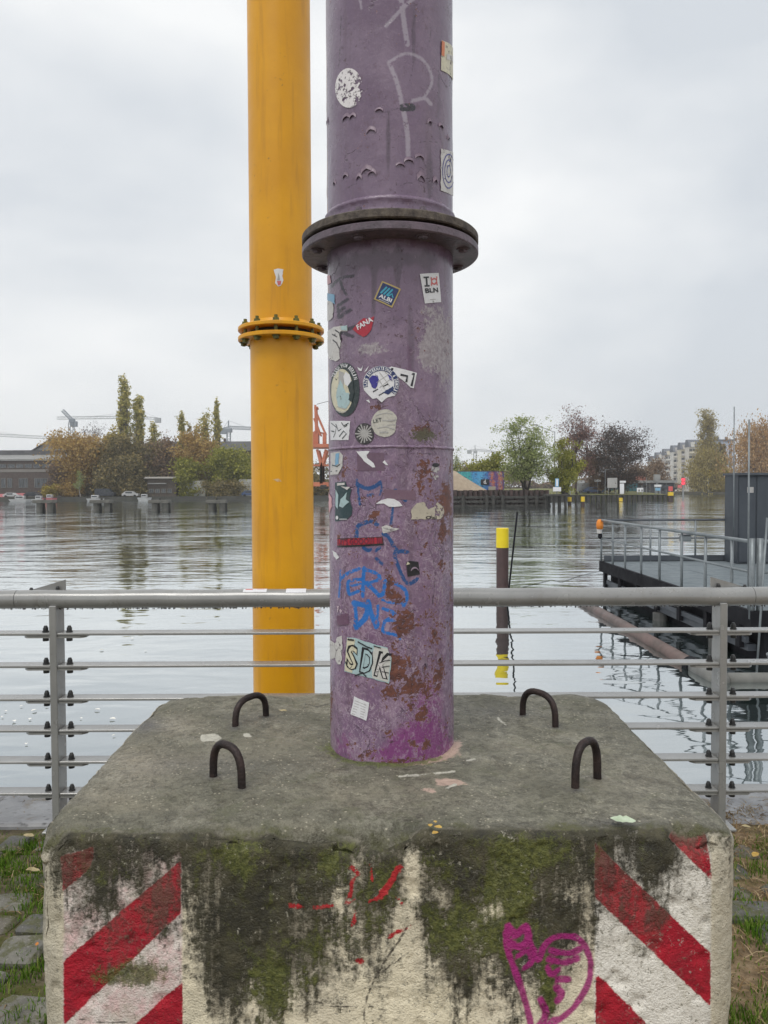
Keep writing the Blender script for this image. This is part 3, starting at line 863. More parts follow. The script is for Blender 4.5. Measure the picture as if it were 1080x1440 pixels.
# ================================================================== PIPES
def pipe_hit(x, y, cx=None, cy=PY, r=PR):
    """unwrapped coordinates (s, z) of the pixel on the purple pipe"""
    cx = PX if cx is None else cx
    d = ray(x, y)
    ox, oy = CAM[0] - cx, CAM[1] - cy
    A = d[0] ** 2 + d[1] ** 2; B = ox * d[0] + oy * d[1]; C = ox * ox + oy * oy - r * r
    disc = B * B - A * C
    t = (-B - math.sqrt(max(disc, 0))) / A
    p = CAM + d * t
    th = math.atan2(p[0] - cx, -(p[1] - cy))
    return np.array((th * r, p[2]))
def wrap(s, z, off, cx=None, cy=PY, r=PR):
    cx = PX if cx is None else cx
    th = np.asarray(s) / r
    return np.stack((cx + (r + off) * np.sin(th), cy - (r + off) * np.cos(th), np.asarray(z) + 0 * th), -1)
Z_LO, Z_LT = BZ - .02, 2.2275
Z_UB, Z_UT = 2.2785, 6.0
def pipe_mesh(z0, z1, step, dense):
    ns = 300 if dense else 96
    zz = np.arange(z0, z1 + step * .5, step)
    th = np.linspace(0, 2 * np.pi, ns, endpoint=False)
    T, Z = np.meshgrid(th, zz)
    P = np.stack((PX + PR * np.sin(T), PY - PR * np.cos(T), Z), -1).reshape(-1, 3)
    I = np.arange(T.size).reshape(T.shape); J = np.roll(I, -1, axis=1)
    Fq_ = np.stack((I[:-1], J[:-1], J[1:], I[1:]), -1).reshape(-1, 4)
    nrm = np.stack((np.sin(T), -np.cos(T), T * 0), -1).reshape(-1, 3)
    return P, Fq_, nrm
zc = lambda l, sc_, ox, oy: [(ox + a / sc_, oy + b / sc_) for a, b in l]
ST = {}
k6 = lambda l: zc(l, 7.448, 455, 770)
ST['blue'] = [(k6(p), w_ / 7.448) for p, w_ in (
    ([(180, 240), (170, 400), (160, 520)], 18), ([(375, 222), (260, 265), (180, 325)], 34), ([(400, 330), (275, 350), (255, 380), (262, 470), (285, 490), (400, 440)], 34),
    ([(262, 405), (330, 395), (392, 375)], 24), ([(425, 215), (415, 360), (410, 510)], 38), ([(430, 225), (545, 268), (592, 322), (500, 362), (430, 372)], 34), ([(430, 365), (510, 430), (585, 505)], 42),
    ([(585, 505), (625, 480), (648, 350)], 42), ([(648, 362), (740, 372), (850, 440), (874, 530), (838, 612)], 36), ([(618, 548), (700, 578), (830, 580)], 28),
    ([(318, 580), (342, 700), (332, 840)], 36), ([(318, 580), (400, 600), (462, 620), (430, 742), (345, 835)], 56), ([(400, 780), (440, 740)], 60),
    ([(468, 565), (500, 690), (555, 830)], 50), ([(552, 830), (570, 610)], 30), ([(620, 640), (738, 680), (720, 720), (640, 775)], 34), ([(640, 770), (740, 770), (800, 890), (802, 960)], 32), ([(640, 775), (620, 880), (720, 905), (800, 935)], 32), ([(540, 770), (560, 800)], 60))]
k4 = lambda l: zc(l, 8.724, 455, 625)
ST['navy'] = [(k4(p), w_ / 8.724) for p, w_ in (
    ([(405, 430), (425, 560), (445, 740)], 30), ([(415, 495), (520, 535), (600, 530), (690, 470)], 48), ([(700, 450), (712, 540), (690, 620)], 26), ([(545, 625), (600, 618)], 40),
    ([(770, 590), (840, 600), (880, 560)], 44), ([(840, 620), (950, 650), (1010, 690)], 40), ([(850, 770), (830, 980)], 34),
    ([(405, 1130), (415, 1010), (500, 965), (590, 945), (660, 985)], 50), ([(490, 1265), (540, 1300), (580, 1290)], 46), ([(640, 1310), (690, 1265)], 36),
    ([(730, 1100), (790, 1130), (850, 1230), (905, 1310)], 46), ([(880, 1330), (960, 1310), (1030, 1320)], 48), ([(870, 1360), (910, 1480), (960, 1600), (1020, 1700), (1080, 1700), (1150, 1650)], 44), ([(650, 1400), (720, 1470)], 40))]
ST['dark'] = [(p, w_) for p, w_ in (
    ([(466, 403), (474, 395), (484, 390), (497, 388)], 4.2), ([(478, 392), (482, 405), (487, 414)], 4), ([(475, 430), (481, 426), (489, 421)], 4.5), ([(475, 429), (476, 447)], 4), ([(478, 437), (484, 433)], 5), ([(478, 446), (486, 440), (493, 436)], 5),
    ([(490, 463), (501, 459)], 5.5), ([(474, 465), (484, 469), (496, 473)], 5), ([(476, 466), (479, 478)], 4))]
ST['grey'] = [(p, w_) for p, w_ in (
    ([(562, -20), (568, 30), (573, 62)], 7), ([(543, 36), (562, 16), (586, -6)], 5), ([(547, 88), (558, 115), (566, 150)], 6), ([(568, 158), (573, 190), (574, 218)], 6.5), ([(546, 88), (570, 75), (592, 82), (605, 100), (607, 118), (597, 136)], 4), ([(580, 142), (597, 138), (606, 146)], 5), ([(478, -5), (504, -2), (508, 12)], 3))]
ST['crkp'] = [(p, 2.4) for p in ([(530, 157), (545, 157), (556, 154), (566, 150)], [(546, 158), (547, 190), (546, 240)], [(486, 170), (490, 165), (499, 163)], [(513, 246), (517, 239), (526, 240), (528, 246)], [(563, 234), (574, 226), (580, 221), (592, 222), (599, 236)], [(584, 20), (579, 50), (581, 90), (576, 115)], [(480, 20), (478, 70), (476, 96)],
    [(600, 24), (606, 40), (604, 60)], [(607, 172), (617, 178), (619, 196)], [(577, 202), (600, 199), (616, 200)], [(489, 265), (500, 258), (512, 266)], [(560, 262), (575, 257), (584, 260)], [(524, 373), (526, 410), (522, 440)], [(560, 368), (559, 390)], [(484, 400), (506, 404), (508, 420), (505, 440), (509, 456)], [(553, 438), (554, 449), (562, 452)], [(540, 552), (536, 600)], [(496, 575), (501, 600)], [(578, 560), (590, 585), (604, 640)],
    [(583, 470), (590, 480), (580, 486)], [(560, 640), (590, 637), (622, 640)], [(585, 660), (600, 700), (598, 712)], [(600, 760), (612, 800), (608, 850)], [(488, 790), (480, 830), (484, 860)], [(600, 930), (596, 960), (606, 990)], [(500, 1020), (520, 1040), (512, 1060)])]
ST['tape'] = [([(567, 151), (579, 151)], 11)]
RUST = [(565, 876, 15, 22, .9), (553, 935, 16, 24, .85), (578, 968, 20, 18, .75), (545, 975, 10, 10, .6), (548, 820, 7, 22, .7), (556, 842, 12, 10, .7), (625, 705, 6, 22, 1.1), (623, 748, 6, 16, 1.0), (620, 790, 4, 12, .6), (619, 935, 5, 14, .6), (592, 660, 14, 26, .45), (528, 722, 8, 8, .9), (482, 668, 6, 8, .8), (476, 754, 5, 6, .6), (590, 605, 20, 12, .8), (586, 480, 14, 30, .45), (487, 405, 10, 34, .3), (532, 574, 16, 8, .7), (540, 1030, 12, 12, .55), (465, 1000, 3, 40, .8), (600, 1048, 8, 6, .6), (580, 1045, 5, 6, .5), (590, 1005, 12, 8, .55), (634, 860, 3, 60, .5), (464, 900, 3, 80, .4), (490, 655, 16, 16, .4), (610, 860, 10, 40, .25), (520, 720, 30, 40, .25), (600, 900, 30, 60, .2), (550, 1070, 80, 9, .55), (630, 480, 5, 60, .25), (604, 700, 22, 60, .28), (614, 600, 16, 50, .25), (560, 800, 50, 60, .16), (540, 960, 60, 60, .20), (600, 1000, 36, 50, .22), (500, 790, 30, 40, .15), (616, 960, 8, 20, .4), (612, 900, 8, 14, .4), (633, 700, 4, 90, .45), (497, 1045, 12, 10, .4), (520, 1055, 16, 8, .4)]
PASTE = [(612, 475, 20, 38, 1.0), (628, 500, 14, 50, .8), (600, 500, 14, 22, .7), (520, 490, 24, 12, .8), (478, 495, 12, 30, .4), (610, 560, 24, 40, .15), (605, 780, 24, 70, .35), (620, 880, 18, 80, .35), (605, 435, 16, 10, .4), (480, 830, 14, 50, .2)]
MAGE = [(590, 1050, 55, 30, 1.0), (600, 985, 36, 50, .7), (480, 1040, 25, 30, .5), (560, 1070, 90, 16, .5), (605, 520, 12, 60, .3), (577, 500, 8, 70, .55), (530, 655, 28, 22, .5)]
DRIP_SHADE = [(526, 395, 4, 50, 1.0), (560, 378, 4, 34, 1.0), (578, 500, 7, 80, .7), (546, 210, 4, 60, .8), (617, 130, 5, 70, .7), (582, 60, 4, 60, .6), (497, 400, 10, 30, .5), (605, 250, 6, 40, .8), (545, 365, 90, 14, .9), (478, 380, 20, 14, .6), (600, 400, 10, 60, .4), (510, 500, 6, 60, .5)]  # dark drips, plus the shade below the flange painted as a wide band
MOSSP = [(596, 612, 22, 10, 1.0), (510, 1082, 40, 5, .5)]
def paint_attrs(me, P, nrm):
    vis = np.einsum('ij,ij->i', nrm, CAM - P) > 0
    p = proj(P)
    for k in ('blue', 'navy', 'dark', 'grey', 'tape', 'crkp'):
        dd = np.min([sd_line(p, smooth_pts(a, 3), w_) for a, w_ in ST[k]], axis=0)
        set_attr(me, k, np.where(vis, dd, 60))
    bgr = .12 + .0 * P[:, 2]
    for k, l in (('rust', RUST), ('paste', PASTE), ('mage', MAGE), ('mossp', MOSSP), ('drip_shade', DRIP_SHADE)):
        v = blobs(p, l)
        if k == 'rust': v = v * .86 + .15 * np.clip((p[:, 1] - 560) / 120, 0, 1) * np.clip((p[:, 0] - 480) / 120, .35, 1)
        set_attr(me, k, np.where(vis, np.clip(v, 0, 1.3), bgr))
def mat_purple():
    n = NT('purple_pipe_paint')
    x, y, z = n.xyz()
    fine = n.noise(120, 4, .7); mid = n.noise(34, 5, .65, .3); coarse = n.noise(7, 4, .6); run = n.noise(26, 3, .6, .2, mul=(1, 1, .12))
    low = n.step(z, 2.25, 1.3)
    c_ = lambda v: n.math('SUBTRACT', v, .5)
    base = n.mix(n.step(coarse, .35, .65), (.150, .098, .156), (.188, .132, .194))
    base = n.mix(n.math('MULTIPLY', low, n.step(mid, .3, .7, .3, .9)), base, (.226, .132, .228))
    base = n.mix(n.step(run, .55, .68, 0, .5), base, (.135, .088, .125))
    base = n.mix(n.step(n.math('ADD', n.attr('mage'), n.math('MULTIPLY', n.math('SUBTRACT', mid, .5), .9)), .35, .7, 0, .8), base, (.215, .040, .180))
    # paler chalked and scratched film
    scr = n.noise(80, 4, .7, 1.2, mul=(1, 1, .6))
    base = n.mix(n.math('MULTIPLY', n.step(scr, .50, .66), n.math('ADD', n.math('MULTIPLY', low, .45), .07)), base, (.46, .36, .44))
    base = n.mix(n.math('MULTIPLY', n.step(n.noise(11, 5, .7, .5), .48, .66), n.math('ADD', n.math('MULTIPLY', low, .42), .10)), base, (.37, .262, .345))
    hair = n.step(n.math('ABSOLUTE', c_(n.noise(30, 3, .6, 2.5))), .0, .022, 1, 0)
    base = n.mix(n.math('MULTIPLY', n.math('MULTIPLY', hair, n.step(n.noise(6, 2), .45, .6)), n.math('ADD', n.math('MULTIPLY', low, .60), .06)), base, (.56, .47, .54))
    base = n.mix(n.step(n.noise(42, 5, .72), .565, .66, 0, .62), base, (.125, .075, .108))
    pst = n.step(n.math('ADD', n.attr('paste'), n.math('ADD', n.math('MULTIPLY', n.math('SUBTRACT', mid, .5), 1.4), n.math('MULTIPLY', n.math('SUBTRACT', fine, .5), 1.4))), .38, .75)
    base = n.mix(n.math('MULTIPLY', pst, .8), base, n.mix(n.step(fine, .35, .7), (.27, .235, .25), (.46, .43, .44)))
    # cracks in the old paint film
    vc = n.voro(13, feature='DISTANCE_TO_EDGE', vec=n.warp(22, .055, (1, 1, .7)))
    crk = n.math('MULTIPLY', n.step(vc, .0, .016, 1, 0), n.step(n.noise(6.5, 3, .6), .52, .62))
    base = n.mix(n.math('MULTIPLY', crk, .55), base, (.06, .04, .055))
    base = n.mix(n.step(n.math('SUBTRACT', n.math('MULTIPLY', n.math('SUBTRACT', n.noise(110, 3, .7), .5), 4.0), n.attr('crkp')), .1, 1.3, 0, .8), base, (.055, .035, .05))
    base = n.mix(n.step(n.math('ADD', n.attr('drip_shade'), n.math('ADD', n.math('MULTIPLY', n.math('SUBTRACT', run, .5), 1.4), n.math('MULTIPLY', n.math('SUBTRACT', mid, .5), .8))), .30, .75, 0, .72), base, (.085, .058, .085))
    # markers and spray
    fz = n.math('MULTIPLY', n.math('SUBTRACT', n.noise(170, 3, .7), .5), 3.6)
    drop = n.step(n.noise(75, 4, .72), .57, .64, 1.0, .0)
    for nm, c, k, sharp in (('grey', (.48, .44, .50), .50, 1.4), ('dark', (.030, .024, .038), .92, .8), ('navy', (.006, .070, .225), .95, .6), ('blue', (.012, .16, .52), .95, .6), ('tape', (.03, .028, .035), .95, .5)):
        m = n.step(n.math('SUBTRACT', fz, n.attr(nm)), -sharp, sharp)
        base = n.mix(n.math('MULTIPLY', n.math('MULTIPLY', m, drop), k), base, c)
    # rust where the film has gone
    rb = n.math('ADD', n.attr('rust'), n.math('ADD', n.math('MULTIPLY', n.math('SUBTRACT', mid, .5), 2.2), n.math('MULTIPLY', n.math('SUBTRACT', fine, .5), 2.0)))
    rm = n.step(rb, .58, .64)
    rim = n.math('MULTIPLY', n.step(rb, .47, .55), n.math('SUBTRACT', 1.0, rm))
    rc = n.ramp(n.noise(60, 4, .7), [(.3, (.050, .028, .030)), (.5, (.135, .048, .036)), (.75, (.215, .080, .048))])
    base = n.mix(n.math('MULTIPLY', rim, .45), base, (.42, .32, .40))
    col = n.mix(rm, base, rc)
    spk = n.math('MULTIPLY', n.step(n.noise(95, 4, .7, .6), .615, .66), n.step(n.math('ADD', n.noise(9, 3), n.math('MULTIPLY', low, .07)), .50, .62))
    col = n.mix(n.math('MULTIPLY', spk, .75), col, (.075, .036, .042))
    mm = n.step(n.math('ADD', n.attr('mossp'), n.math('MULTIPLY', n.math('SUBTRACT', fine, .5), 2.2)), .4, .7)
    col = n.mix(mm, col, n.mix(fine, (.03, .03, .018), (.15, .13, .08)))
    h = n.math('ADD', n.math('MULTIPLY', n.math('SUBTRACT', 1.0, rm), .6), n.math('ADD', n.math('MULTIPLY', mid, .45), n.math('MULTIPLY', fine, .16)))
    h = n.math('SUBTRACT', h, n.math('MULTIPLY', crk, .5))
    h = n.math('SUBTRACT', h, n.math('MULTIPLY', spk, .4))
    nr = n.bump(h, .7, .004)
    ro = n.math('ADD', n.lin(coarse, .3, .7, .18, .34), n.math('MULTIPLY', n.math('ADD', rm, pst), .30))
    return n.pbr(col, ro, 0, nr, .6)
M_PURP = mat_purple()
ppipe = thing('purple_pipe', 'thick peeling purple steel pipe covered in stickers, standing on the concrete block', 'pipe', (PX, PY, BZ))
org = np.array((PX, PY, BZ))
def purple_section(name, z0, z1, step, dense=True):
    P, Fq_, nrm = pipe_mesh(z0, z1, step, dense)
    A = np.arctan2(nrm[:, 0], -nrm[:, 1])
    S3 = np.column_stack((P[:, 0], P[:, 1], P[:, 2]))
    d = .0006 * fbm(S3, 16, 3, 3) + .0010 * np.clip(fbm(S3, 30, 8, 2) - .35, 0, 1)
    Pn = P + nrm * d[:, None]
    me_ = mesh_of(name, Pn - org, Fq_, True)
    paint_attrs(me_, P, nrm)
    return link(name, me_, M_PURP, ppipe)
Z_SEAM = float(at(550, 628, PY - PR)[2])
purple_section('lower_pipe_section', Z_LO, Z_LT, .0042)
purple_section('upper_pipe_section', Z_UB, 3.0, .0042)
purple_section('pipe_riser', 3.0, Z_UT, .25, False)
# weld seams
def seam(m):
    o = m.build('weld_seam', M_PURP, ppipe, smooth=True)
    P_ = np.array(m.V); N_ = P_ - np.array((PX, PY, 0)); N_[:, 2] = 0; N_ /= np.linalg.norm(N_, axis=1)[:, None]
    paint_attrs(o.data, P_, N_)
sm = MB().lathe(PX, PY, [(PR - .002, Z_SEAM - .005), (PR + .0022, Z_SEAM - .003), (PR + .003, Z_SEAM), (PR + .0014, Z_SEAM + .003), (PR - .002, Z_SEAM + .005)], 140)
sm.V = [(PX + (x - PX) * (1 + .002 * random.uniform(-1, 1)), PY + (y - PY) * (1 + .002 * random.uniform(-1, 1)), z + random.uniform(-.0012, .0012)) for x, y, z in sm.V]
seam(sm)
sm = MB().lathe(PX, PY, [(PR - .002, Z_UB + .058), (PR + .004, Z_UB + .055), (PR + .0075, Z_UB + .050), (PR + .0075, Z_UB + .045), (PR + .004, Z_UB + .040), (PR + .006, Z_UB + .022), (PR + .010, Z_UB + .008), (PR + .016, Z_UB - .0005)], 140)
sm.V = [(x + random.uniform(-.0008, .0008), y + random.uniform(-.0008, .0008), z + random.uniform(-.0012, .0012)) for x, y, z in sm.V]
seam(sm)
# flange pair with a gap
n = NT('purple_flange_paint')
c = n.mix(n.step(n.noise(22, 4, .65), .35, .65), (.150, .112, .140), (.095, .075, .092))
c = n.mix(n.step(n.noise(40, 4, .7), .58, .68, 0, .8), c, (.05, .042, .045))
c = n.mix(n.step(n.noise(11, 3, .6), .58, .68, 0, .5), c, (.24, .17, .20))
M_FL = n.pbr(c, .5, 0, n.bump(n.noise(70, 4, .7), .7, .004), .5)
n = NT('rusty_flange_edge')
c = n.ramp(n.noise(48, 5, .7), [(.3, (.045, .036, .034)), (.5, (.10, .082, .070)), (.72, (.17, .145, .115))])
M_FR = n.pbr(c, .75, .1, n.bump(n.noise(90, 4, .7), .8, .004), .4)
FRR = .2385
def flange(name, cx, cy, r0, r1, z0, z1, mat, parent, n_=96, rnd=.003):
    o = MB().lathe(cx, cy, [(r0, z0), (r1 - rnd, z0), (r1, z0 + rnd), (r1, z1 - rnd), (r1 - rnd, z1), (r0, z1)], n_, closed=True).build(name, mat, parent)
    return smooth_by_angle(o, 40)
flange('flange', PX, PY, PR - .01, FRR, 2.2270, 2.2485, M_FL, ppipe)
flange('flange', PX, PY, PR - .01, FRR, 2.2560, 2.2790, M_FR, ppipe)
flange('gasket', PX, PY, PR - .01, FRR - .022, 2.2485, 2.2560, simple('black_rubber', (.012, .012, .013), None, .8), ppipe)
def bolt_mesh(z0, z1, hz, rad, hr):
    """stud through a flange joint: hexagon head below, nut and thread end above"""
    b = MB()
    b.tube([(0, 0, z0 - hz * 1.2), (0, 0, z1 + hz * 1.9)], rad, 10)
    b.tube([(0, 0, z0 - hz), (0, 0, z0)], hr, 6)
    b.tube([(0, 0, z1), (0, 0, z1 + hz)], hr, 6)
    b.tube([(0, 0, z1), (0, 0, z1 + .003)], hr * 1.35, 12)
    b.tube([(0, 0, z0 - .003), (0, 0, z0)], hr * 1.35, 12)
    return mesh_of('bolt', b.V, b.F)
bm_ = bolt_mesh(2.2270 - BZ, 2.2790 - BZ, .009, .008, .0135)
bm_.materials.append(M_FL)
for k in range(8):
    a = math.pi / 8 + k * math.pi / 4
    link('bolt', bm_, None, ppipe, ((FRR - .032) * math.cos(a), (FRR - .032) * math.sin(a), 0))

# loose curls of paint standing off the film
M_FLAKE = simple('paint_flake', (.24, .17, .22), (.15, .10, .14), .45, scale=60)
def flake(x, y, wpx, hpx):
    s, z = pipe_hit(x, y)
    ws, hs = wpx * 1.45 / 1080 * 1.95, hpx / 1080 * 1.95
    V, Fc = [], []
    m = 7
    for i in range(m):
        t = i / (m - 1) * 2 - 1
        zt = z + hs * (.9 - t * t) + random.uniform(-.1, .1) * hs
        for j, (dz, of) in enumerate(((hs * .9, .0015), (0, .004), (-hs * .25, .0085 - .004 * t * t))):
            V.append(wrap(s + t * ws / 2, zt + dz - hs * .4, of * .5))
    for i in range(m - 1):
        for j in (0, 1): Fc.append([i * 3 + j, i * 3 + 3 + j, i * 3 + 4 + j, i * 3 + 1 + j])
    return MB().add(V, Fc).build('paint_flake', M_FLAKE, ppipe, smooth=True)
for x, y, a, b in ((487, 166, 11, 5), (496, 164, 8, 4), (522, 184, 10, 5), (516, 240, 12, 6), (523, 243, 9, 5), (486, 248, 8, 4), (505, 250, 7, 5), (592, 250, 9, 7), (612, 255, 7, 6), (575, 226, 10, 4), (590, 221, 10, 4), (563, 232, 9, 3), (620, 178, 9, 4), (471, 258, 6, 5), (496, 288, 14, 5), (545, 292, 15, 5), (620, 290, 9, 4), (604, 172, 6, 4), (533, 155, 8, 3), (630, 195, 6, 5), (461, 172, 4, 6), (604, 920, 9, 6), (596, 935, 8, 9), (617, 926, 7, 7), (583, 800, 8, 4)):
    flake(x, y, a, b)

# ------------------------------------------------------------------ stickers on the purple pipe
def flat_patch(poly, ds=.008):
    """triangulated patch of a 2-D polygon, cut into narrow strips so that it can bend"""
    bm = bmesh.new()
    vs = [bm.verts.new((p[0], p[1], 0)) for p in poly]
    f = bm.faces.new(vs)
    bmesh.ops.triangulate(bm, faces=[f])
    xs_ = [p[0] for p in poly]
    s = math.floor(min(xs_) / ds) * ds + ds
    while s < max(xs_):
        bmesh.ops.bisect_plane(bm, geom=bm.verts[:] + bm.edges[:] + bm.faces[:], plane_co=(s, 0, 0), plane_no=(1, 0, 0))
        s += ds
    bm.verts.ensure_lookup_table(); bm.verts.index_update()
    V = np.array([v.co[:2] for v in bm.verts]); Fc = [[v.index for v in q.verts] for q in bm.faces]
    bm.free()
    # outward orientation: s to the right, z up, seen from outside -> counter-clockwise
    out = []
    for q in Fc:
        a, b, c = V[q[0]], V[q[1]], V[q[2]]
        out.append(q if (b[0] - a[0]) * (c[1] - a[1]) - (b[1] - a[1]) * (c[0] - a[0]) > 0 else q[::-1])
    return V, out
def rag(poly, amp, step=3.0, seed=0):
    """torn outline"""
    r_ = random.Random(seed); o = []
    for i in range(len(poly)):
        a, b = np.array(poly[i], float), np.array(poly[(i + 1) % len(poly)], float)
        m = max(1, int(np.linalg.norm(b - a) / step))
        for k in range(m):
            p = a + (b - a) * k / m
            o.append((p[0] + r_.uniform(-amp, amp) * (k > 0 or .5), p[1] + r_.uniform(-amp, amp) * (k > 0 or .5)))
    return o
def ell(cx, cy, rx, ry, m=28, a0=0, a1=360):
    full = abs(a1 - a0) >= 360
    return [(cx + rx * math.cos(R(a0 + (a1 - a0) * k / (m if full else m - 1))), cy - ry * math.sin(R(a0 + (a1 - a0) * k / (m if full else m - 1)))) for k in range(m)]
def _mk(Vs, Fc, off, mat, parent, name, H=wrap):
    return MB().add(H(Vs[:, 0], Vs[:, 1], off), Fc).build(name, mat, parent)
def sticker(poly, mat, parent=None, off=.0016, name='sticker', label=None):
    U = [pipe_hit(*p) for p in poly]
    V, Fc = flat_patch(U)
    o = _mk(V, Fc, off, mat, parent or ppipe, name)
    if label: o['label'] = label
    return o
def line_on(parent, pts, wpx, mat, off=.0024, name='print'):
    """a printed line, pixel polyline"""
    U = np.array([pipe_hit(*p) for p in pts]); wd = wpx * 1.95 / 1080 / 2
    V, Fc = [], []
    for i, p in enumerate(U):
        t = U[min(i + 1, len(U) - 1)] - U[max(i - 1, 0)]; t /= np.linalg.norm(t) + 1e-9
        nn = np.array((-t[1], t[0]))
        V += [p + nn * wd, p - nn * wd]
    for i in range(len(U) - 1): Fc.append([i * 2, i * 2 + 1, i * 2 + 3, i * 2 + 2])
    return _mk(np.array(V), Fc, off, mat, parent, name)
def lines_on(parent, lst, mat, off=.0024, name='print'):
    V, Fc = [], []
    for pts, wpx in lst:
        U = np.array([pipe_hit(*p) for p in pts]); wd = wpx * 1.95 / 1080 / 2; b = len(V)
        for i, p in enumerate(U):
            t = U[min(i + 1, len(U) - 1)] - U[max(i - 1, 0)]; t /= np.linalg.norm(t) + 1e-9
            nn = np.array((-t[1], t[0])); V += [p + nn * wd, p - nn * wd]
        for i in range(len(U) - 1): Fc.append([b + i * 2, b + i * 2 + 1, b + i * 2 + 3, b + i * 2 + 2])
    return _mk(np.array(V), Fc, off, mat, parent, name)
_TX = {}
def text_vf(body, bold=.0):
    k = (body, bold)
    if k not in _TX:
        cu = bpy.data.curves.new('lettering', 'FONT'); cu.body = body; cu.size = 1; cu.offset = bold; cu.resolution_u = 2
        ob = bpy.data.objects.new('lettering', cu); me_ = ob.to_mesh()
        V = np.array([v.co[:2] for v in me_.vertices]); Fc = [list(p.vertices) for p in me_.polygons]
        ob.to_mesh_clear(); bpy.data.objects.remove(ob); bpy.data.curves.remove(cu)
        V = V - V.min(0); _TX[k] = (V, Fc, V.max(0))
    return _TX[k]
def text_on(parent, body, pl, pr, hpx, mat, bold=.012, off=.0026, name='lettering', shear=0.0):
    """text whose baseline runs from pixel pl to pixel pr"""
    V, Fc, S = text_vf(body, bold)
    a, b = pipe_hit(*pl), pipe_hit(*pr)
    ex = (b - a) / S[0]; t = (b - a) / np.linalg.norm(b - a); ey = np.array((-t[1], t[0])) * (hpx * 1.95 / 1080 / S[1])
    U = a + (V[:, :1] + shear * V[:, 1:]) * ex + V[:, 1:] * ey
    return _mk(U, Fc, off, mat, parent, name)
def arc_text(parent, body, c, rx, ry, a0, a1, hpx, mat, bold=.015, off=.0026):
    """letters on an ellipse in pixels, clockwise from angle a0 to a1 (degrees, 90 = top)"""
    Vs, Fs = [], []
    m = len(body); b = 0
    for i, ch in enumerate(body):
        if ch == ' ': continue
        V, Fc, S = text_vf(ch, bold)
        a = R(a0 + (a1 - a0) * (i + .5) / m)
        p = np.array((c[0] + rx * math.cos(a), c[1] - ry * math.sin(a)))
        t = np.array((rx * math.sin(a), ry * math.cos(a))); L = np.linalg.norm(t); t /= L
        nn = np.array((t[1], -t[0]))
        adv = L * abs(R(a1 - a0)) / m * .82
        Q = p + (V[:, :1] / max(S[0], .25) - .5) * t * min(adv, hpx * .9) + V[:, 1:] / .72 * nn * hpx - nn * hpx * .5
        U = np.array([pipe_hit(*q) for q in Q])
        Vs.append(U); Fs += [[k + b for k in f] for f in Fc]; b += len(U)
    return _mk(np.concatenate(Vs), Fs, off, mat, parent, 'lettering')
def paper(name, c, dirt=.25, holes=None, rough=.45, dcol=(.25, .22, .22)):
    """printed vinyl or paper, dirty, optionally worn through"""
    n = NT(name)
    mid = n.noise(70, 5, .7); cz = n.noise(14, 3, .6)
    col = n.mix(n.step(mid, .45, .75, 0, dirt), c, dcol)
    col = n.mix(n.step(cz, .4, .7, 0, dirt * .8), col, tuple(x * .72 for x in c))
    al = None
    if holes is not None:
        al = n.step(n.math('ADD', n.noise(85, 5, .72), n.math('MULTIPLY', n.math('SUBTRACT', cz, .5), .5)), holes - .015, holes + .015)
    return n.pbr(col, rough, 0, n.bump(n.noise(60, 3), .5, .002), .5, al)
WH = paper('white_vinyl', (.74, .74, .76)); WHD = paper('dirty_white_vinyl', (.60, .58, .56), .5, .37); WORN = paper('worn_white_vinyl', (.78, .74, .75), .2, .47)
BEI = paper('worn_beige_paper', (.55, .50, .40), .5, .44); CRM = paper('cream_vinyl', (.66, .62, .46), .45, .36); GRY = paper('grey_paper', (.42, .41, .40), .45)
BLK = paper('black_print', (.020, .021, .026), .12, rough=.35, dcol=(.10, .09, .10)); DTL = paper('dark_teal_print', (.025, .055, .065), .2); TEA = paper('pale_teal_print', (.40, .54, .56), .3, .34)
RED = paper('red_vinyl', (.42, .022, .045), .2); CRI = paper('crimson_vinyl', (.30, .02, .065), .25); PNK = paper('pink_vinyl', (.70, .38, .42), .2); GLD = paper('gold_print', (.48, .36, .13), .25)
NVY = paper('navy_print', (.018, .035, .13), .12); BLU = paper('royal_blue_print', (.035, .03, .26), .15); CYA = paper('cyan_print', (.05, .36, .50), .1); ORG = paper('orange_print', (.66, .20, .08), .2)
PUR = paper('plum_vinyl', (.150, .075, .130), .2); SKY = paper('sky_blue_print', (.20, .42, .62), .3); RED2 = paper('faded_red_print', (.60, .14, .14), .2)
DGR = paper('charcoal_print', (.030, .045, .048), .15)

s = sticker(ell(491, 124, 19, 28), WORN, label='oval worn white sticker high on the purple pipe')
s = sticker([(620.5, 57), (638, 69), (638.6, 115), (619.5, 99)], CRM, label='cream and orange sticker at the right edge of the upper pipe')
sticker([(620.5, 57), (624.5, 60), (624, 80), (620, 78)], ORG, s, .0024, 'print'); sticker([(627, 76), (636, 80), (636, 88), (627, 84)], WHD, s, .0024, 'print')
s = sticker(rag([(619.5, 209), (637, 214), (638.3, 276), (619, 268)], .5, 5, 1), WHD, label='white sticker with blue rings at the right edge of the upper pipe')
for rx, ry in ((8.5, 24), (5.5, 16), (2.5, 8)):
    lines_on(s, [(ell(630, 241, rx, ry, 18), 1.6)], BLU)
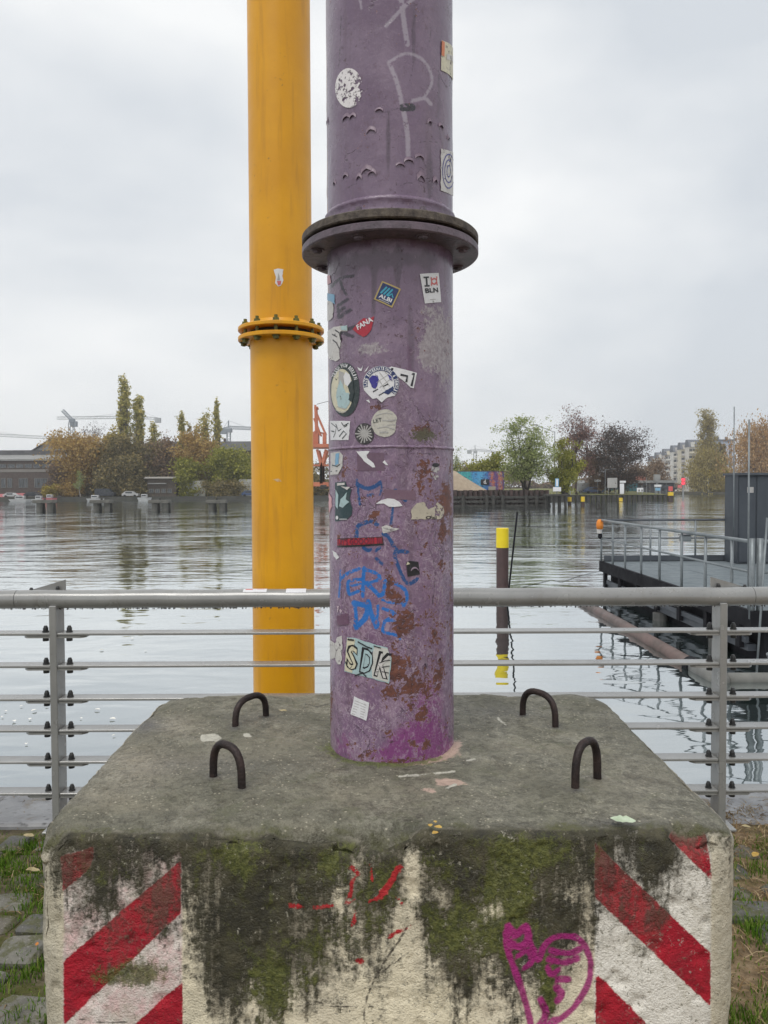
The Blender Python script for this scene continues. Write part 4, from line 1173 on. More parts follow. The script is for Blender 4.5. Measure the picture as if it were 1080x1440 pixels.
# square blue sticker with gold rim
q = np.array([(537.4, 395.2), (563.7, 406.5), (551.5, 433), (526, 421)]); qc = q.mean(0)
s = sticker(q.tolist(), GLD, label='square navy sticker with gold rim reading ALBI')
sticker((qc + (q - qc) * .86).tolist(), NVY, s, .0022, 'print')
uu = (q[1] - q[0]) / np.linalg.norm(q[1] - q[0]); vv = (q[3] - q[0]) / np.linalg.norm(q[3] - q[0])
tp = lambda a, b: tuple(qc + uu * a + vv * b)
lines_on(s, [([tp(-9 + i * 4.4, 2.5), tp(-4.5 + i * 4.4, -9)], 2.4) for i in range(3)] + [([tp(2, 2.5), tp(6, -3), tp(9, 1.5)], 2.0)], CYA, .0028)
text_on(s, 'ALBI', tp(-9.5, 9), tp(9.5, 9), 5.6, WH, .03, .0028)
lines_on(s, [([tp(-8, 11), tp(8, 11)], .8)], WHD, .0028)
# I (bear) BLN
s = sticker([(590, 385.5), (616.3, 384), (619.8, 425), (597, 427)], WH, label='white sticker reading I BLN with a red mark')
lines_on(s, [([(595, 390.5), (602.5, 390)], 2.2), ([(598.8, 390), (599.8, 402)], 2.8), ([(596.4, 402.5), (603.5, 402)], 2.2)], BLK)
lines_on(s, [([(605.5, 390), (606.5, 396), (606, 402)], 2.2), ([(613.5, 389), (613, 395), (614, 401.5)], 2.2), ([(606.5, 394), (609.5, 391.5), (613, 393.5)], 2.0), ([(606.5, 398), (610, 400), (613.5, 397)], 2.4)], RED2)
text_on(s, 'BLN', (597.8, 412.5), (615.5, 411.2), 6.6, BLK, .03)
lines_on(s, [([(604, 421.5), (612, 421)], .7), ([(607.5, 424), (609.8, 424)], 2)], GRY)
# red torn sticker
s = sticker(rag([(496.5, 463), (506, 452), (511, 447.5), (518, 449), (526.5, 445), (524, 456), (522, 464), (516, 472), (511, 474), (504, 470)], .5, 3, 3), RED, label='torn red sticker with white letters FANA')
text_on(s, 'FANA', (504, 464.5), (525.5, 452), 7.5, WH, .03)
# large oval sticker
s = sticker(ell(485.5, 548, 20.5, 38, 40), DGR, label='large oval dark sticker lettered FROM BERLIN with torn pale picture')
sticker(rag(ell(482, 550, 15.2, 31, 40), .4, 3, 5), CRM, s, .0022, 'print')
sticker(rag([(475, 548), (480, 534), (487, 552), (492, 553), (493, 566), (488, 575), (477, 572), (474, 560)], .5, 3, 6), TEA, s, .0028, 'print')
sticker(rag([(484, 530), (487, 523), (493, 527), (495, 537), (491, 545), (486, 541)], .4, 3, 7), WH, s, .0028, 'print')
sticker(rag([(490, 543), (497, 534), (499, 552), (496, 566), (491, 562), (493, 553)], .4, 3, 8), DGR, s, .0030, 'print')
sticker(rag([(478, 521), (485, 524), (484, 546), (480, 549), (477, 538)], .5, 3, 9), GRY, s, .0026, 'print')
arc_text(s, 'TRASH FROM BERLIN', (485.2, 548), 17.6, 34.0, 150, 24, 5.4, WH, .02)
lines_on(s, [([(473, 576), (479, 580), (488, 579)], 1.2), ([(476, 572), (486, 576)], 1.2)], GRY, .0032)
# round blue globe sticker, torn below
cut = [(511.5, 535), (510, 546), (517, 556), (524, 561), (530, 560), (536, 565), (541, 562), (545, 557), (556, 559)]
ring = ell(536, 540, 25.2, 25.2, 26, 200, -42)
s = sticker(ring + [(552, 557), (545, 559), (541, 562), (537, 566), (530, 560), (524, 561), (517, 554), (512.5, 549)], WH, label='round blue and white globe sticker lettered INTERNATIONAL')
lines_on(s, [(ell(536, 540, 21.6, 21.6, 30, 192, -38), 6.2)], NVY, .0022)
arc_text(s, 'LAZE INTERNATIONAL & DEMOLIT', (536, 540), 21.6, 21.6, 190, -38, 4.8, WH, .03)
sticker(rag([(519, 533), (524, 528), (531, 528), (533, 534), (531, 543), (528, 547), (523, 544), (521, 538)], .5, 2.5, 12), BLU, s, .0024, 'print')
lines_on(s, [([(528, 526), (541, 547)], .7), ([(534, 524), (548, 543)], .7), ([(541, 522), (552, 536)], .7), ([(530, 538), (546, 527)], .7), ([(534, 545), (551, 532)], .7)], GRY, .0026)
sticker(rag([(538, 552), (548, 546), (553, 543), (552, 550), (546, 555)], .6, 2.5, 14), NVY, s, .0024, 'print'); sticker(rag([(545, 526), (550, 530), (552, 536), (548, 534)], .5, 2.5, 15), BLU, s, .0024, 'print')
lines_on(s, [([(525, 551), (546, 540)], 1.6), ([(533, 556), (550, 547)], 1.4)], BLK, .0026)
# angular black and white
s = sticker([(547, 517), (550.5, 515.5), (586, 524.5), (581.5, 546), (577, 545), (571, 539), (566, 534.5), (562, 532)], WH, label='white sticker with nested black angles right of the globe sticker')
lines_on(s, [([(550, 519), (582, 526.3), (578.3, 543)], 3.4), ([(563, 527), (572.5, 529), (571, 537.5)], 3.0)], BLK)
# paper ball, black flower, scribble
s = sticker(rag(ell(541, 595, 18.5, 19.5, 30, 20, 320), .8, 3, 17), paper('crumpled_pale_paper', (.55, .53, .47), .6), label='round pale torn paper sticker above the weld seam')
lines_on(s, [([(538, 591), (549, 592), (558, 590)], 1.6), ([(531, 602), (543, 600), (555, 604)], 1.4), ([(534, 608), (546, 608)], 2), ([(530, 584), (541, 581), (552, 582)], 1.2), ([(544, 598), (557, 597)], 1.2)], GRY)
text_on(s, 'LET', (525.5, 595), (537.5, 592.5), 5, DGR, .01)
s = sticker(ell(513, 610, 13.5, 15, 22), paper('faded_black_vinyl', (.035, .033, .036), .4, .36), label='round black sticker with grey burst just above the weld seam')
lines_on(s, [([(513, 610), (513 + (10 + (k % 3) * 1.6) * math.cos(k * .3927), 610 + (11 + (k % 3) * 1.6) * math.sin(k * .3927))], 2.0) for k in range(16)], GRY)
s = sticker(rag([(465, 592), (493, 592), (491, 618.5), (465.5, 619)], .4, 4, 18), WH, label='white square sticker with black scribble at left of the weld seam')
lines_on(s, [([(467, 595), (474, 601), (472, 610), (470, 615)], 1.2), ([(473, 596), (477, 606), (489, 598)], 1.4), ([(478, 614), (484, 606), (488, 610), (482, 617)], 1.6), ([(481, 594), (484, 599), (491, 595)], 1.4), ([(467, 606), (471, 607)], 1.6)], DGR)
# torn bits on the left edge
sticker(rag([(460.3, 412), (471, 414), (471.5, 428), (467, 425), (460.3, 422)], .5, 3, 20), SKY, label='torn sky blue scrap at the left edge of the pipe')
sticker(rag([(460.2, 424), (467, 423), (470, 432), (468.5, 446), (463, 452), (460.3, 452)], .6, 3, 21), WHD, label='dirty torn white scrap at the left edge of the pipe')
sticker(rag([(460.6, 388), (465, 387), (466, 398), (461, 401)], .5, 3, 22), PNK, label='small pink scrap under the flange')
s = sticker(rag([(461, 466), (470, 460), (489, 457.5), (489, 466), (479, 466), (480, 480), (478, 495), (470, 503), (463, 505), (460.8, 490)], .6, 3, 23), WHD, label='large torn white sticker remnant at the left edge')
lines_on(s, [([(472, 464), (478, 468), (480, 478)], 1.8), ([(469, 478), (474, 482), (478, 490)], 1.8), ([(468, 470), (475, 474)], 1.4)], BLK)
sticker([(480, 459), (489, 457.8), (488.7, 465), (481, 464)], TEA, s, .0024, 'print')
sticker(rag([(470, 492), (478, 496), (479, 504), (473, 508), (465, 506)], .6, 3, 24), WHD, label='small white torn scrap above the oval sticker')
sticker(rag([(503, 516), (508, 519), (511, 513), (509, 522), (505, 521)], .3, 3, 25), WH); sticker(rag([(512, 524), (519, 514.5), (516, 521)], .3, 3, 26), WH); sticker(rag([(515, 563), (519, 562), (521, 567), (519, 566)], .3, 3, 27), WH)
# below the seam
s = sticker(rag([(466, 637), (478, 635), (483, 640), (482.5, 655), (476, 667), (465, 668)], .4, 4, 28), WHD, label='white and blue torn sticker just below the weld seam')
sticker(rag([(473, 638), (478, 637), (477, 652), (472, 655)], .4, 3, 29), SKY, s, .0024, 'print'); lines_on(s, [([(468, 654), (475, 656), (479, 653)], 1.5), ([(466, 663), (475, 662)], 1.6)], DTL)
s = sticker(rag([(472, 678.5), (486.5, 677), (488, 684), (495, 688), (492, 700), (496, 714), (495, 724), (488, 731), (472, 733)], .4, 4, 30), DTL, label='dark teal poster sticker with pale palm leaves')
sticker(rag([(473, 688), (477, 696), (476, 716), (473, 712)], .3, 3, 31), TEA, s, .0024, 'print'); sticker(rag([(478, 712), (480, 702), (489, 692), (487, 702), (492, 706), (483, 714)], .3, 3, 32), TEA, s, .0024, 'print')
sticker([(475, 679.5), (485.5, 678.8), (485.5, 682), (475, 683)], WHD, s, .0024, 'print'); sticker(rag([(480, 684), (493, 685), (489, 689)], .3, 3, 33), WHD, s, .0026, 'print')
lines_on(s, [([(478, 730), (489, 730)], .9)], WH, .0026); sticker(ell(475, 728, 1.8, 2.8, 12), WH, s, .0026, 'print')
sticker(rag([(501.5, 634.5), (520, 634.5), (516, 640), (517, 644), (526, 652), (528, 657), (524, 657.5), (514, 650), (506, 641)], .5, 3, 34), WH, label='torn white scrap shaped like a T below the weld seam')
sticker(rag([(538, 650), (541, 647), (546, 654), (543, 654)], .3, 3, 35), WH)
sticker([(528.5, 708.5), (536, 703.5), (545, 700.8), (554, 701.6), (562, 706), (566, 711.5), (555, 712.8), (547, 712.5), (540, 708)], WH, label='white crescent sticker remnant in the middle of the pipe')
s = sticker(rag([(578, 730), (578.5, 716), (586, 707), (596, 706), (602, 716), (609, 713), (615, 706), (623, 714), (624, 730)], .7, 3, 36), BEI, label='mouldy beige paper remnant at right of the pipe')
text_on(s, 'Oxi', (598, 730), (613, 729.6), 4.5, BLK, .02)
s = sticker(rag([(536.5, 741), (543, 738), (552, 742), (562, 743.5), (556, 746), (539, 750)], .4, 3, 37), WHD, label='small grey lettered scrap under the crescent')
lines_on(s, [([(539, 742), (546, 744), (555, 743.5)], 1.0), ([(539, 746.5), (548, 747), (555, 745.5)], 1.0)], GRY)
s = sticker([(475, 757), (538, 754.5), (540, 766.5), (475, 769.5)], BLK, label='crimson sticker with bubble letters LET\'S GOOO')
sticker([(475.6, 758), (537, 755.4), (538, 764), (475.6, 767)], RED, s, .0022, 'print')
text_on(s, "LET'S GOOO!!! III", (477, 766.5), (537, 763.8), 8.8, BLK, .03, .0026); text_on(s, "LET'S GOOO!!! III", (477.4, 766), (536.6, 763.2), 7.0, CRI, -.008, .0032)
s = sticker([(571, 791.5), (576, 788.5), (588, 790), (590, 807.5), (573, 811)], BLK, label='black square sticker right of the blue graffiti'); sticker([(571, 794.5), (573, 789.5), (576.5, 793)], CRM, s, .0024, 'print')
sticker([(474, 866), (490, 862), (491.5, 878), (475, 880)], PUR, label='plum coloured square sticker left of the blue letters')
sticker(rag([(474, 852), (488, 849), (489, 862), (476, 866)], .8, 3, 38), paper('flaked_pink_vinyl', (.66, .52, .58), .2, .56))
# big letters sticker
s = sticker(rag([(489, 896), (500, 897), (530, 907), (545, 910.5), (550.5, 925), (547, 961), (520, 953), (484.5, 944)], .5, 5, 39), TEA, label='large pale teal sticker with black outlined letters SDK')
sticker([(489, 897), (500, 899), (497, 920), (496, 946), (485.5, 943), (487, 920)], CRM, s, .0020, 'print'); sticker([(527, 908), (545, 912), (549.5, 926), (546, 959), (524, 953), (522, 930)], paper('silver_print', (.58, .58, .54), .3), s, .0020, 'print')
for ch, pl_, pr_, hh, m_ in (('S', (487.5, 940), (503.5, 944), 37, CRM), ('D', (505.5, 945), (523, 949.5), 37, TEA), ('K', (525.5, 950), (545.5, 955.5), 37, WHD)):
    text_on(s, ch, pl_, pr_, hh, BLK, .055, .0026)
    text_on(s, ch, (pl_[0] + 2, pl_[1] - 1.6), (pr_[0] - 2.4, pr_[1] - 1.8), hh - 5, m_, .012, .0032)
lines_on(s, [([(504, 902), (516, 909), (524, 912)], 1.8), ([(534, 932), (541, 929), (549, 928)], 1.2), ([(537, 938), (548, 936)], 1.2), ([(537, 944), (547, 946)], 1.2), ([(500, 950), (510, 946), (516, 951)], 1.8), ([(490, 899), (499, 900)], 2.2), ([(526, 908), (536, 911)], 1.4), ([(487, 930), (490, 938)], 1.8)], BLK, .0036)
s = sticker(rag([(464.5, 899), (472, 905), (475, 896), (481, 894), (482, 914), (480, 934), (476, 934), (472, 925), (465, 926)], .8, 3, 40), WHD, label='torn white scrap at left beside the lettered sticker')
lines_on(s, [([(468, 906), (474, 914), (479, 908)], .9), ([(474, 914), (472, 924)], .9)], GRY)
s = sticker(rag([(498.5, 979), (519.5, 988), (515.5, 1013.5), (493.5, 1004)], .4, 6, 41), WH, label='pale paper sticker with faint print near the pipe foot')
lines_on(s, [([(500 - i * .9, 985 + i * 3.6), (515.5 - i * .7, 991.5 + i * 3.4)], .8) for i in range(6)], GRY)
s = sticker(rag(ell(612, 664, 6.5, 11, 16), .8, 3, 42), paper('worn_grey_vinyl', (.50, .48, .48), .5, .50)); sticker(ell(612, 654, 5, 3, 10), BLK, s, .0024, 'print')
sticker(rag([(463, 692), (467, 700), (467.5, 712), (463.3, 722)], .4, 3, 43), PNK, label='pink scrap at the left edge beside the teal poster')
sticker(rag([(468, 774), (473, 777), (478, 784), (474, 787), (470, 782)], .5, 3, 44), WH)
sticker([(502, 636), (540, 637), (541, 662), (503, 662)], paper('plum_paint_patch', (.150, .090, .135), .15), off=.0008, name='paint_patch')
sticker([(540, 688), (584, 690), (585, 703), (541, 702)], paper('mauve_paint_patch', (.185, .110, .155), .2), off=.0007, name='paint_patch')

# ------------------------------------------------------------------ yellow pipe
YR, YY = .170, 4.26
YX = float(at(397.5, 700, YY)[0])
n = NT('yellow_pipe_paint')
c = n.mix(n.step(n.noise(3.2, 4, .55), .3, .7), (.78, .370, .005), (.69, .315, .006))
c = n.mix(n.step(n.noise(20, 3, .6, mul=(1, 1, .08)), .54, .70, 0, .32), c, (.46, .20, .02))
c = n.mix(n.step(n.noise(60, 4, .7), .68, .76, 0, .4), c, (.36, .18, .04))
c = n.mix(n.math('MULTIPLY', n.step(n.noise(38, 4, .7), .63, .72), n.step(n.noise(2.2, 2), .5, .62)), c, (.40, .19, .03))
M_YEL_P = n.pbr(c, n.lin(n.noise(6, 3), .3, .7, .34, .5), 0, n.bump(n.noise(45, 3), .4, .002), .45)
ypipe = thing('yellow_pipe', 'tall yellow steel pipe with bolted flange behind the railing', 'pipe', (YX, YY, WATER - .6))
zf = [float(at(397, y_, YY - .234)[2]) for y_ in (469.5, 463.5, 455, 449.5)]
MB().lathe(YX, YY, [(YR, WATER - .6), (YR, zf[0])], 72).build('lower_pipe_section', M_YEL_P, ypipe, smooth=True)
MB().lathe(YX, YY, [(YR, zf[3]), (YR, 4.6), (YR, 7.5)], 72).build('upper_pipe_section', M_YEL_P, ypipe, smooth=True)
MB().lathe(YX, YY, [(YR - .004, zf[0] - .01), (YR - .004, zf[3] + .01)], 48).build('gasket', simple('dark_gasket', (.035, .03, .028), None, .8), ypipe, smooth=True)
flange('flange', YX, YY, YR - .008, .235, zf[0], zf[1], M_YEL_P, ypipe)
flange('flange', YX, YY, YR - .008, .235, zf[2], zf[3], M_YEL_P, ypipe)
o = MB().lathe(YX, YY, [(YR, zf[3] + .028), (YR + .004, zf[3] + .022), (YR + .010, zf[3] + .006), (YR + .014, zf[3] - .0005)], 72).build('weld_collar', M_YEL_P, ypipe, smooth=True)
M_YB = simple('yellow_green_zinc', (.17, .16, .03), (.08, .08, .025), .5, .3, scale=30)
z0 = WATER - .6
yb = bolt_mesh(zf[0] - z0, zf[3] - z0, .017, .0095, .0175); yb.materials.append(M_YB)
for k in range(12):
    a = -math.pi / 2 + k * math.pi / 6
    link('bolt', yb, None, ypipe, (.207 * math.cos(a), .207 * math.sin(a), 0))
Hy = lambda s_, z_, off: wrap(s_, z_, off, YX, YY, YR)
def ysticker(poly, mat, parent, off=.0015, name='sticker'):
    V, Fc = flat_patch([pipe_hit(*p, cx=YX, cy=YY, r=YR) for p in poly])
    return _mk(V, Fc, off, mat, parent, name, Hy)
s = ysticker(rag([(385, 379.5), (391, 377.5), (398.5, 379), (397, 388), (398.5, 394), (395, 401.5), (391, 403), (387, 398), (388, 390)], .3, 3, 50), WH, ypipe)
s['label'] = 'small white sticker with grey tower and red base on the yellow pipe'
ysticker(rag([(389.5, 395), (395.5, 395), (394.5, 400.5), (391, 401.5)], .3, 3, 51), RED2, s, .0026, 'print'); ysticker([(390, 394), (391.5, 384), (393, 388), (393.5, 394)], GRY, s, .0026, 'print')
ysticker(rag([(384, 674.5), (391, 673), (396, 677), (388, 677.5)], .4, 3, 52), paper('worn_yellow_scrap', (.72, .50, .28), .3, .45), ypipe)

# ================================================================== RAILING
RY = 3.615
n = NT('grey_railing_paint')
c = n.mix(n.step(n.noise(5, 4, .55), .3, .7), (.30, .30, .29), (.25, .25, .243))
c = n.mix(n.step(n.noise(70, 4, .7), .58, .70, 0, .5), c, (.15, .145, .13))
c = n.mix(n.step(n.noise(14, 4, .65, mul=(1, 1, .3)), .52, .70, 0, .4), c, (.22, .21, .19))
M_RAIL = n.pbr(c, n.lin(n.noise(9, 3), .3, .7, .16, .30), .10, n.bump(n.noise(50, 3), .25, .001), .9)
M_BOLT = simple('dark_bolt_steel', (.035, .037, .040), (.07, .07, .07), .45, .5, scale=40)
rail = thing('quay_railing', 'grey steel railing with round handrail and six flat bars', 'railing', (0, RY, 0))
HZ = float(at(540, 840.5, RY)[2]); HR = .0435
xl = float(at(80, 900, RY)[0]); xr = float(at(1012, 900, RY)[0])
xj0, xj1 = float(at(25, 842, RY)[0]), float(at(1057, 838, RY)[0])
BAY = xr - xl
for a, b in ((xj0 - BAY * 1.1, xj0 - .0012), (xj0 + .0012, xj1 - .0012), (xj1 + .0012, xj1 + BAY * 1.1)):
    m = 26
    o = MB().tube([(a + (b - a) * k / m, RY, HZ + .0012 * math.sin(k * 1.7)) for k in range(m + 1)], HR, 28).build('handrail', M_RAIL, rail)
    smooth_by_angle(o, 50)
for xj in (xj0, xj1):
    MB().tube([(xj - .012, RY, HZ), (xj + .012, RY, HZ)], HR - .003, 28).build('joint_sleeve', M_BOLT, rail, smooth=True)
yb_ = [892, 937.5, 984, 1028, 1072.5, 1117]
RF, RB = RY - .040, RY + .042
posts = [xl - BAY, xl, xr, xr + BAY]
bolt = MB()
bolt.tube([(0, 0, -.034), (0, 0, .020)], .0095, 12)
bolt.tube([(0, 0, -.034), (0, 0, -.020)], .014, 10)
bolt.tube([(0, 0, .012), (0, 0, .028)], .0120, 12)
bolt.tube([(0, 0, .028), (0, 0, .038)], [.0105, .007], 12)
bolt.tube([(0, 0, .009), (0, 0, .013)], .0155, 14)
bolt_me = mesh_of('bolt', bolt.V, bolt.F); bolt_me.materials.append(M_BOLT)
for pi, xp in enumerate(posts):
    sgn = 1 if pi < 2 else -1
    MB().box2((xp - .017, RY - .046, -.06), (xp + .017, RY + .050, HZ - HR * .6), .003).build('post', M_RAIL, rail)
    MB().box((xp, RY, -.006), (.12, .13, .012), 0, .003).build('base_plate', M_RAIL, rail)
    # wedge plate carrying the handrail at its joint
    e = -sgn
    g = MB().prism([(xp + sgn * .030, HZ - .02), (xp + sgn * .030, HZ + .088), (xp + e * .145, HZ + .036), (xp + e * .145, HZ - .02)], 'y', RY + .032, RY + .042).build('gusset_plate', M_RAIL, rail)
    for dx, zz in ((0.0, HZ + .040), (e * .125, HZ + .034)):
        b = link('bolt', bolt_me, None, g, (xp + dx, .018, zz - .004)); b.scale = (.75, .75, .6)
for j, yy in enumerate(yb_):
    zb = float(at(540, yy, RF)[2]); zt = zb + .0115
    xs_ = [posts[0] - .6] + posts + [posts[-1] + .6]
    for i in range(len(posts) - 1):
        a, b = posts[i] + .017, posts[i + 1] - .017
        sag = random.uniform(-.002, .002)
        o = MB().box2((a, RF, zb), (b, RB, zt), .0022).build('rail', M_RAIL, rail)
    for pi, xp in enumerate(posts):
        for sg in (-1, 1):
            br = MB().prism([(xp + sg * .0145, RF + .004), (xp + sg * .125, RF + .004), (xp + sg * .145, RF + .024), (xp + sg * .145, RB - .012), (xp + sg * .0145, RB - .004)], 'z', zb - .0125, zb - .0025).build('bracket', M_RAIL, rail)
            link('bolt', bolt_me, None, br, (xp + sg * (.062 if sg > 0 else .050), (RF + RB) / 2 - RY - .006, zt - .008))
# beads of rain under the handrail
V, Fc = [], []
mb = MB()
for k in range(420):
    xx = random.uniform(xj0 - .6, xj1 + .6); rr = random.uniform(.0022, .0052); yy = RY + random.uniform(-.012, .006)
    zz = HZ - HR - rr * .35
    ring = [(xx + rr * math.cos(a), yy + rr * math.sin(a), zz) for a in (0, 1.257, 2.513, 3.77, 5.03)]
    mb.add(ring + [(xx, yy, zz - rr * 1.2), (xx, yy, zz + rr * .9)], [[i, (i + 1) % 5, 6] for i in range(5)] + [[(i + 1) % 5, i, 5] for i in range(5)])
nd = NT('rain_drop'); M_DROP = nd.pbr((.10, .10, .10), .06, 0, None, .8)
o = mb.build('water_drops', M_DROP, rail, smooth=True); o['kind'] = 'stuff'
# stickers on top of the handrail
def rail_sticker(x0, x1, mat, a0=-8, a1=42):
    X0, X1 = float(at(x0, 830, RY)[0]), float(at(x1, 830, RY)[0])
    V, Fc = [], []
    for i in range(7):
        a = R(a0 + (a1 - a0) * i / 6)
        for X in (X0, X1): V.append((X, RY - (HR + .0012) * math.sin(a), HZ + (HR + .0012) * math.cos(a)))
    for i in range(6): Fc.append([i * 2, i * 2 + 1, i * 2 + 3, i * 2 + 2])
    return MB().add(V, Fc).build('sticker', mat, rail)
rail_sticker(343, 376, WH); rail_sticker(346, 356, RED2, 2, 20); rail_sticker(403, 431, WH, -5, 48); rail_sticker(362, 372, PNK, 2, 14)

# ================================================================== FAR BANKS
Lb, Rb = 205.0, 118.0                        # distance of the left and right banks
M_EARTH = simple('bank_earth', (.075, .066, .045), (.045, .045, .030), .9, scale=.6, bump=.05, bscale=3)
M_LAWN = simple('bank_lawn', (.125, .155, .040), (.19, .165, .065), .9, scale=.5, bump=.03, bscale=8)
M_QUAY = simple('far_quay_stone', (.040, .040, .034), (.060, .058, .048), .85, scale=.8, bump=.03)
zl = -.20
def land(name, poly, z0, z1, mat, label):
    return MB().prism(poly, 'z', z0, z1).build(name, mat, kind='structure', label=label)
xA = float(at(560, 700, Lb)[0])
land('left_bank', [(-900, Lb), (xA, Lb), (xA + 40, 330), (xA + 200, 690), (-900, 690)], WATER - 2, zl, M_EARTH, 'far left river bank under the trees')
MB().box2((-300, Lb - .6, WATER - 1), (xA, Lb - .003, zl + .15)).build('left_bank_wall', M_QUAY, kind='structure', label='low stone embankment along the left bank')
zr = 1.30
xq0, xq1 = float(at(600, 690, Rb)[0]), float(at(770, 690, Rb)[0])
land('right_bank', [(xq0 - 3, Rb), (xq1, Rb), (xq1 + 2.5, Rb + 50), (xq1 - 6, 300), (xA + 60, 689), (xq0 - 3, 689), (xq0 - 12, 300)], WATER - 2, zr, M_EARTH, 'raised quay ground on the right bank')
pw = 168.0
zp = .10
xp0, xp1 = float(at(770, 700, pw)[0]), float(at(948, 700, pw)[0])
land('lawn_spit', [(xp0 - 4, pw), (xp1, pw), (xp1 - 1, pw + 30), (xp1 - 2, 250), (xp0 - 20, 250)], WATER - 2, zp, M_LAWN, 'grassy spit of land behind the sheet pile wall')
zlawn = lambda Y: zp + max(0, Y - 168) * .032 if Y < 215 else zp + 1.5
lm_ = MB()
Vl, Fl = [], []
for j, Y_ in enumerate((168.02, 172, 178, 186, 196, 210, 240)):
    for i in range(13):
        Vl.append((xp0 - 4 + (xp1 - 1.2 - xp0 + 4) * i / 12, Y_, zlawn(Y_) + .02 + .05 * math.sin(i * 2.1 + j)))
for j in range(6):
    for i in range(12): Fl.append([j * 13 + i, j * 13 + i + 1, j * 13 + i + 14, j * 13 + i + 13])
lm_.add(Vl, Fl).build('lawn', M_LAWN, None, True, kind='structure', label='green lawn rising behind the low sheet pile edge')
fb = 330.0
land('far_right_bank', [(float(at(930, 690, fb)[0]), fb), (260, fb - 20), (400, 300), (900, 300), (900, 690), (20, 690), (40, 430)], WATER - 2, -.1, M_EARTH, 'far right bank with willows')
land('far_shore', [(-900, 690.5), (900, 690.5), (900, 720), (-900, 720)], WATER - 2, 3, M_EARTH, 'distant shore closing the river')

# ------------------------------------------------------------------ trees
def bark(name, c): return simple(name, c, tuple(x * .6 for x in c), .9, scale=2, bump=.02, bscale=12)
BARK_D = bark('dark_bark', (.055, .045, .040)); BARK_G = bark('grey_bark', (.10, .09, .075)); BARK_R = bark('reddish_bark', (.085, .058, .055))
F_PALE = foliage('pale_green_leaves', [(0, (0.202, 0.253, 0.082)), (.5, (0.327, 0.372, 0.138)), (1, (0.513, 0.535, 0.259))], trans=.4)
F_YG = foliage('yellow_green_leaves', [(0, (0.155, 0.171, 0.032)), (.5, (0.296, 0.297, 0.056)), (1, (0.482, 0.446, 0.114))], trans=.35)
F_PURP = foliage('russet_leaves', [(0, (0.128, 0.083, 0.078)), (.6, (0.224, 0.128, 0.113)), (1, (0.359, 0.194, 0.135))], trans=.2)
F_BROWN = foliage('brown_twig_leaves', [(0, (0.066, 0.054, 0.050)), (.6, (0.108, 0.082, 0.072)), (1, (0.180, 0.120, 0.090))], trans=.15)
F_ORANGE = foliage('orange_leaves', [(0, (0.277, 0.175, 0.064)), (.5, (0.454, 0.299, 0.105)), (1, (0.605, 0.457, 0.190))], trans=.35)
F_OLIVE = foliage('dark_olive_leaves', [(0, (0.121, 0.110, 0.057)), (.5, (0.230, 0.192, 0.088)), (1, (0.405, 0.311, 0.143))], trans=.25)
F_POP = foliage('poplar_leaves', [(0, (0.290, 0.293, 0.098)), (.5, (0.474, 0.428, 0.142)), (1, (0.764, 0.630, 0.238))], trans=.35)
F_GOLD = foliage('golden_leaves', [(0, (0.243, 0.186, 0.043)), (.5, (0.415, 0.329, 0.086)), (1, (0.572, 0.486, 0.143))], trans=.35)
F_WIL = foliage('willow_leaves', [(0, (0.227, 0.186, 0.065)), (.5, (0.373, 0.300, 0.106)), (1, (0.535, 0.438, 0.179))], trans=.35)
F_WILB = foliage('brown_willow_leaves', [(0, (0.299, 0.172, 0.075)), (.5, (0.448, 0.276, 0.128)), (1, (0.598, 0.419, 0.224))], trans=.3)
F_MURK = foliage('murky_brown_leaves', [(0, (0.145, 0.105, 0.079)), (.5, (0.239, 0.167, 0.110)), (1, (0.352, 0.247, 0.152))], trans=.2)
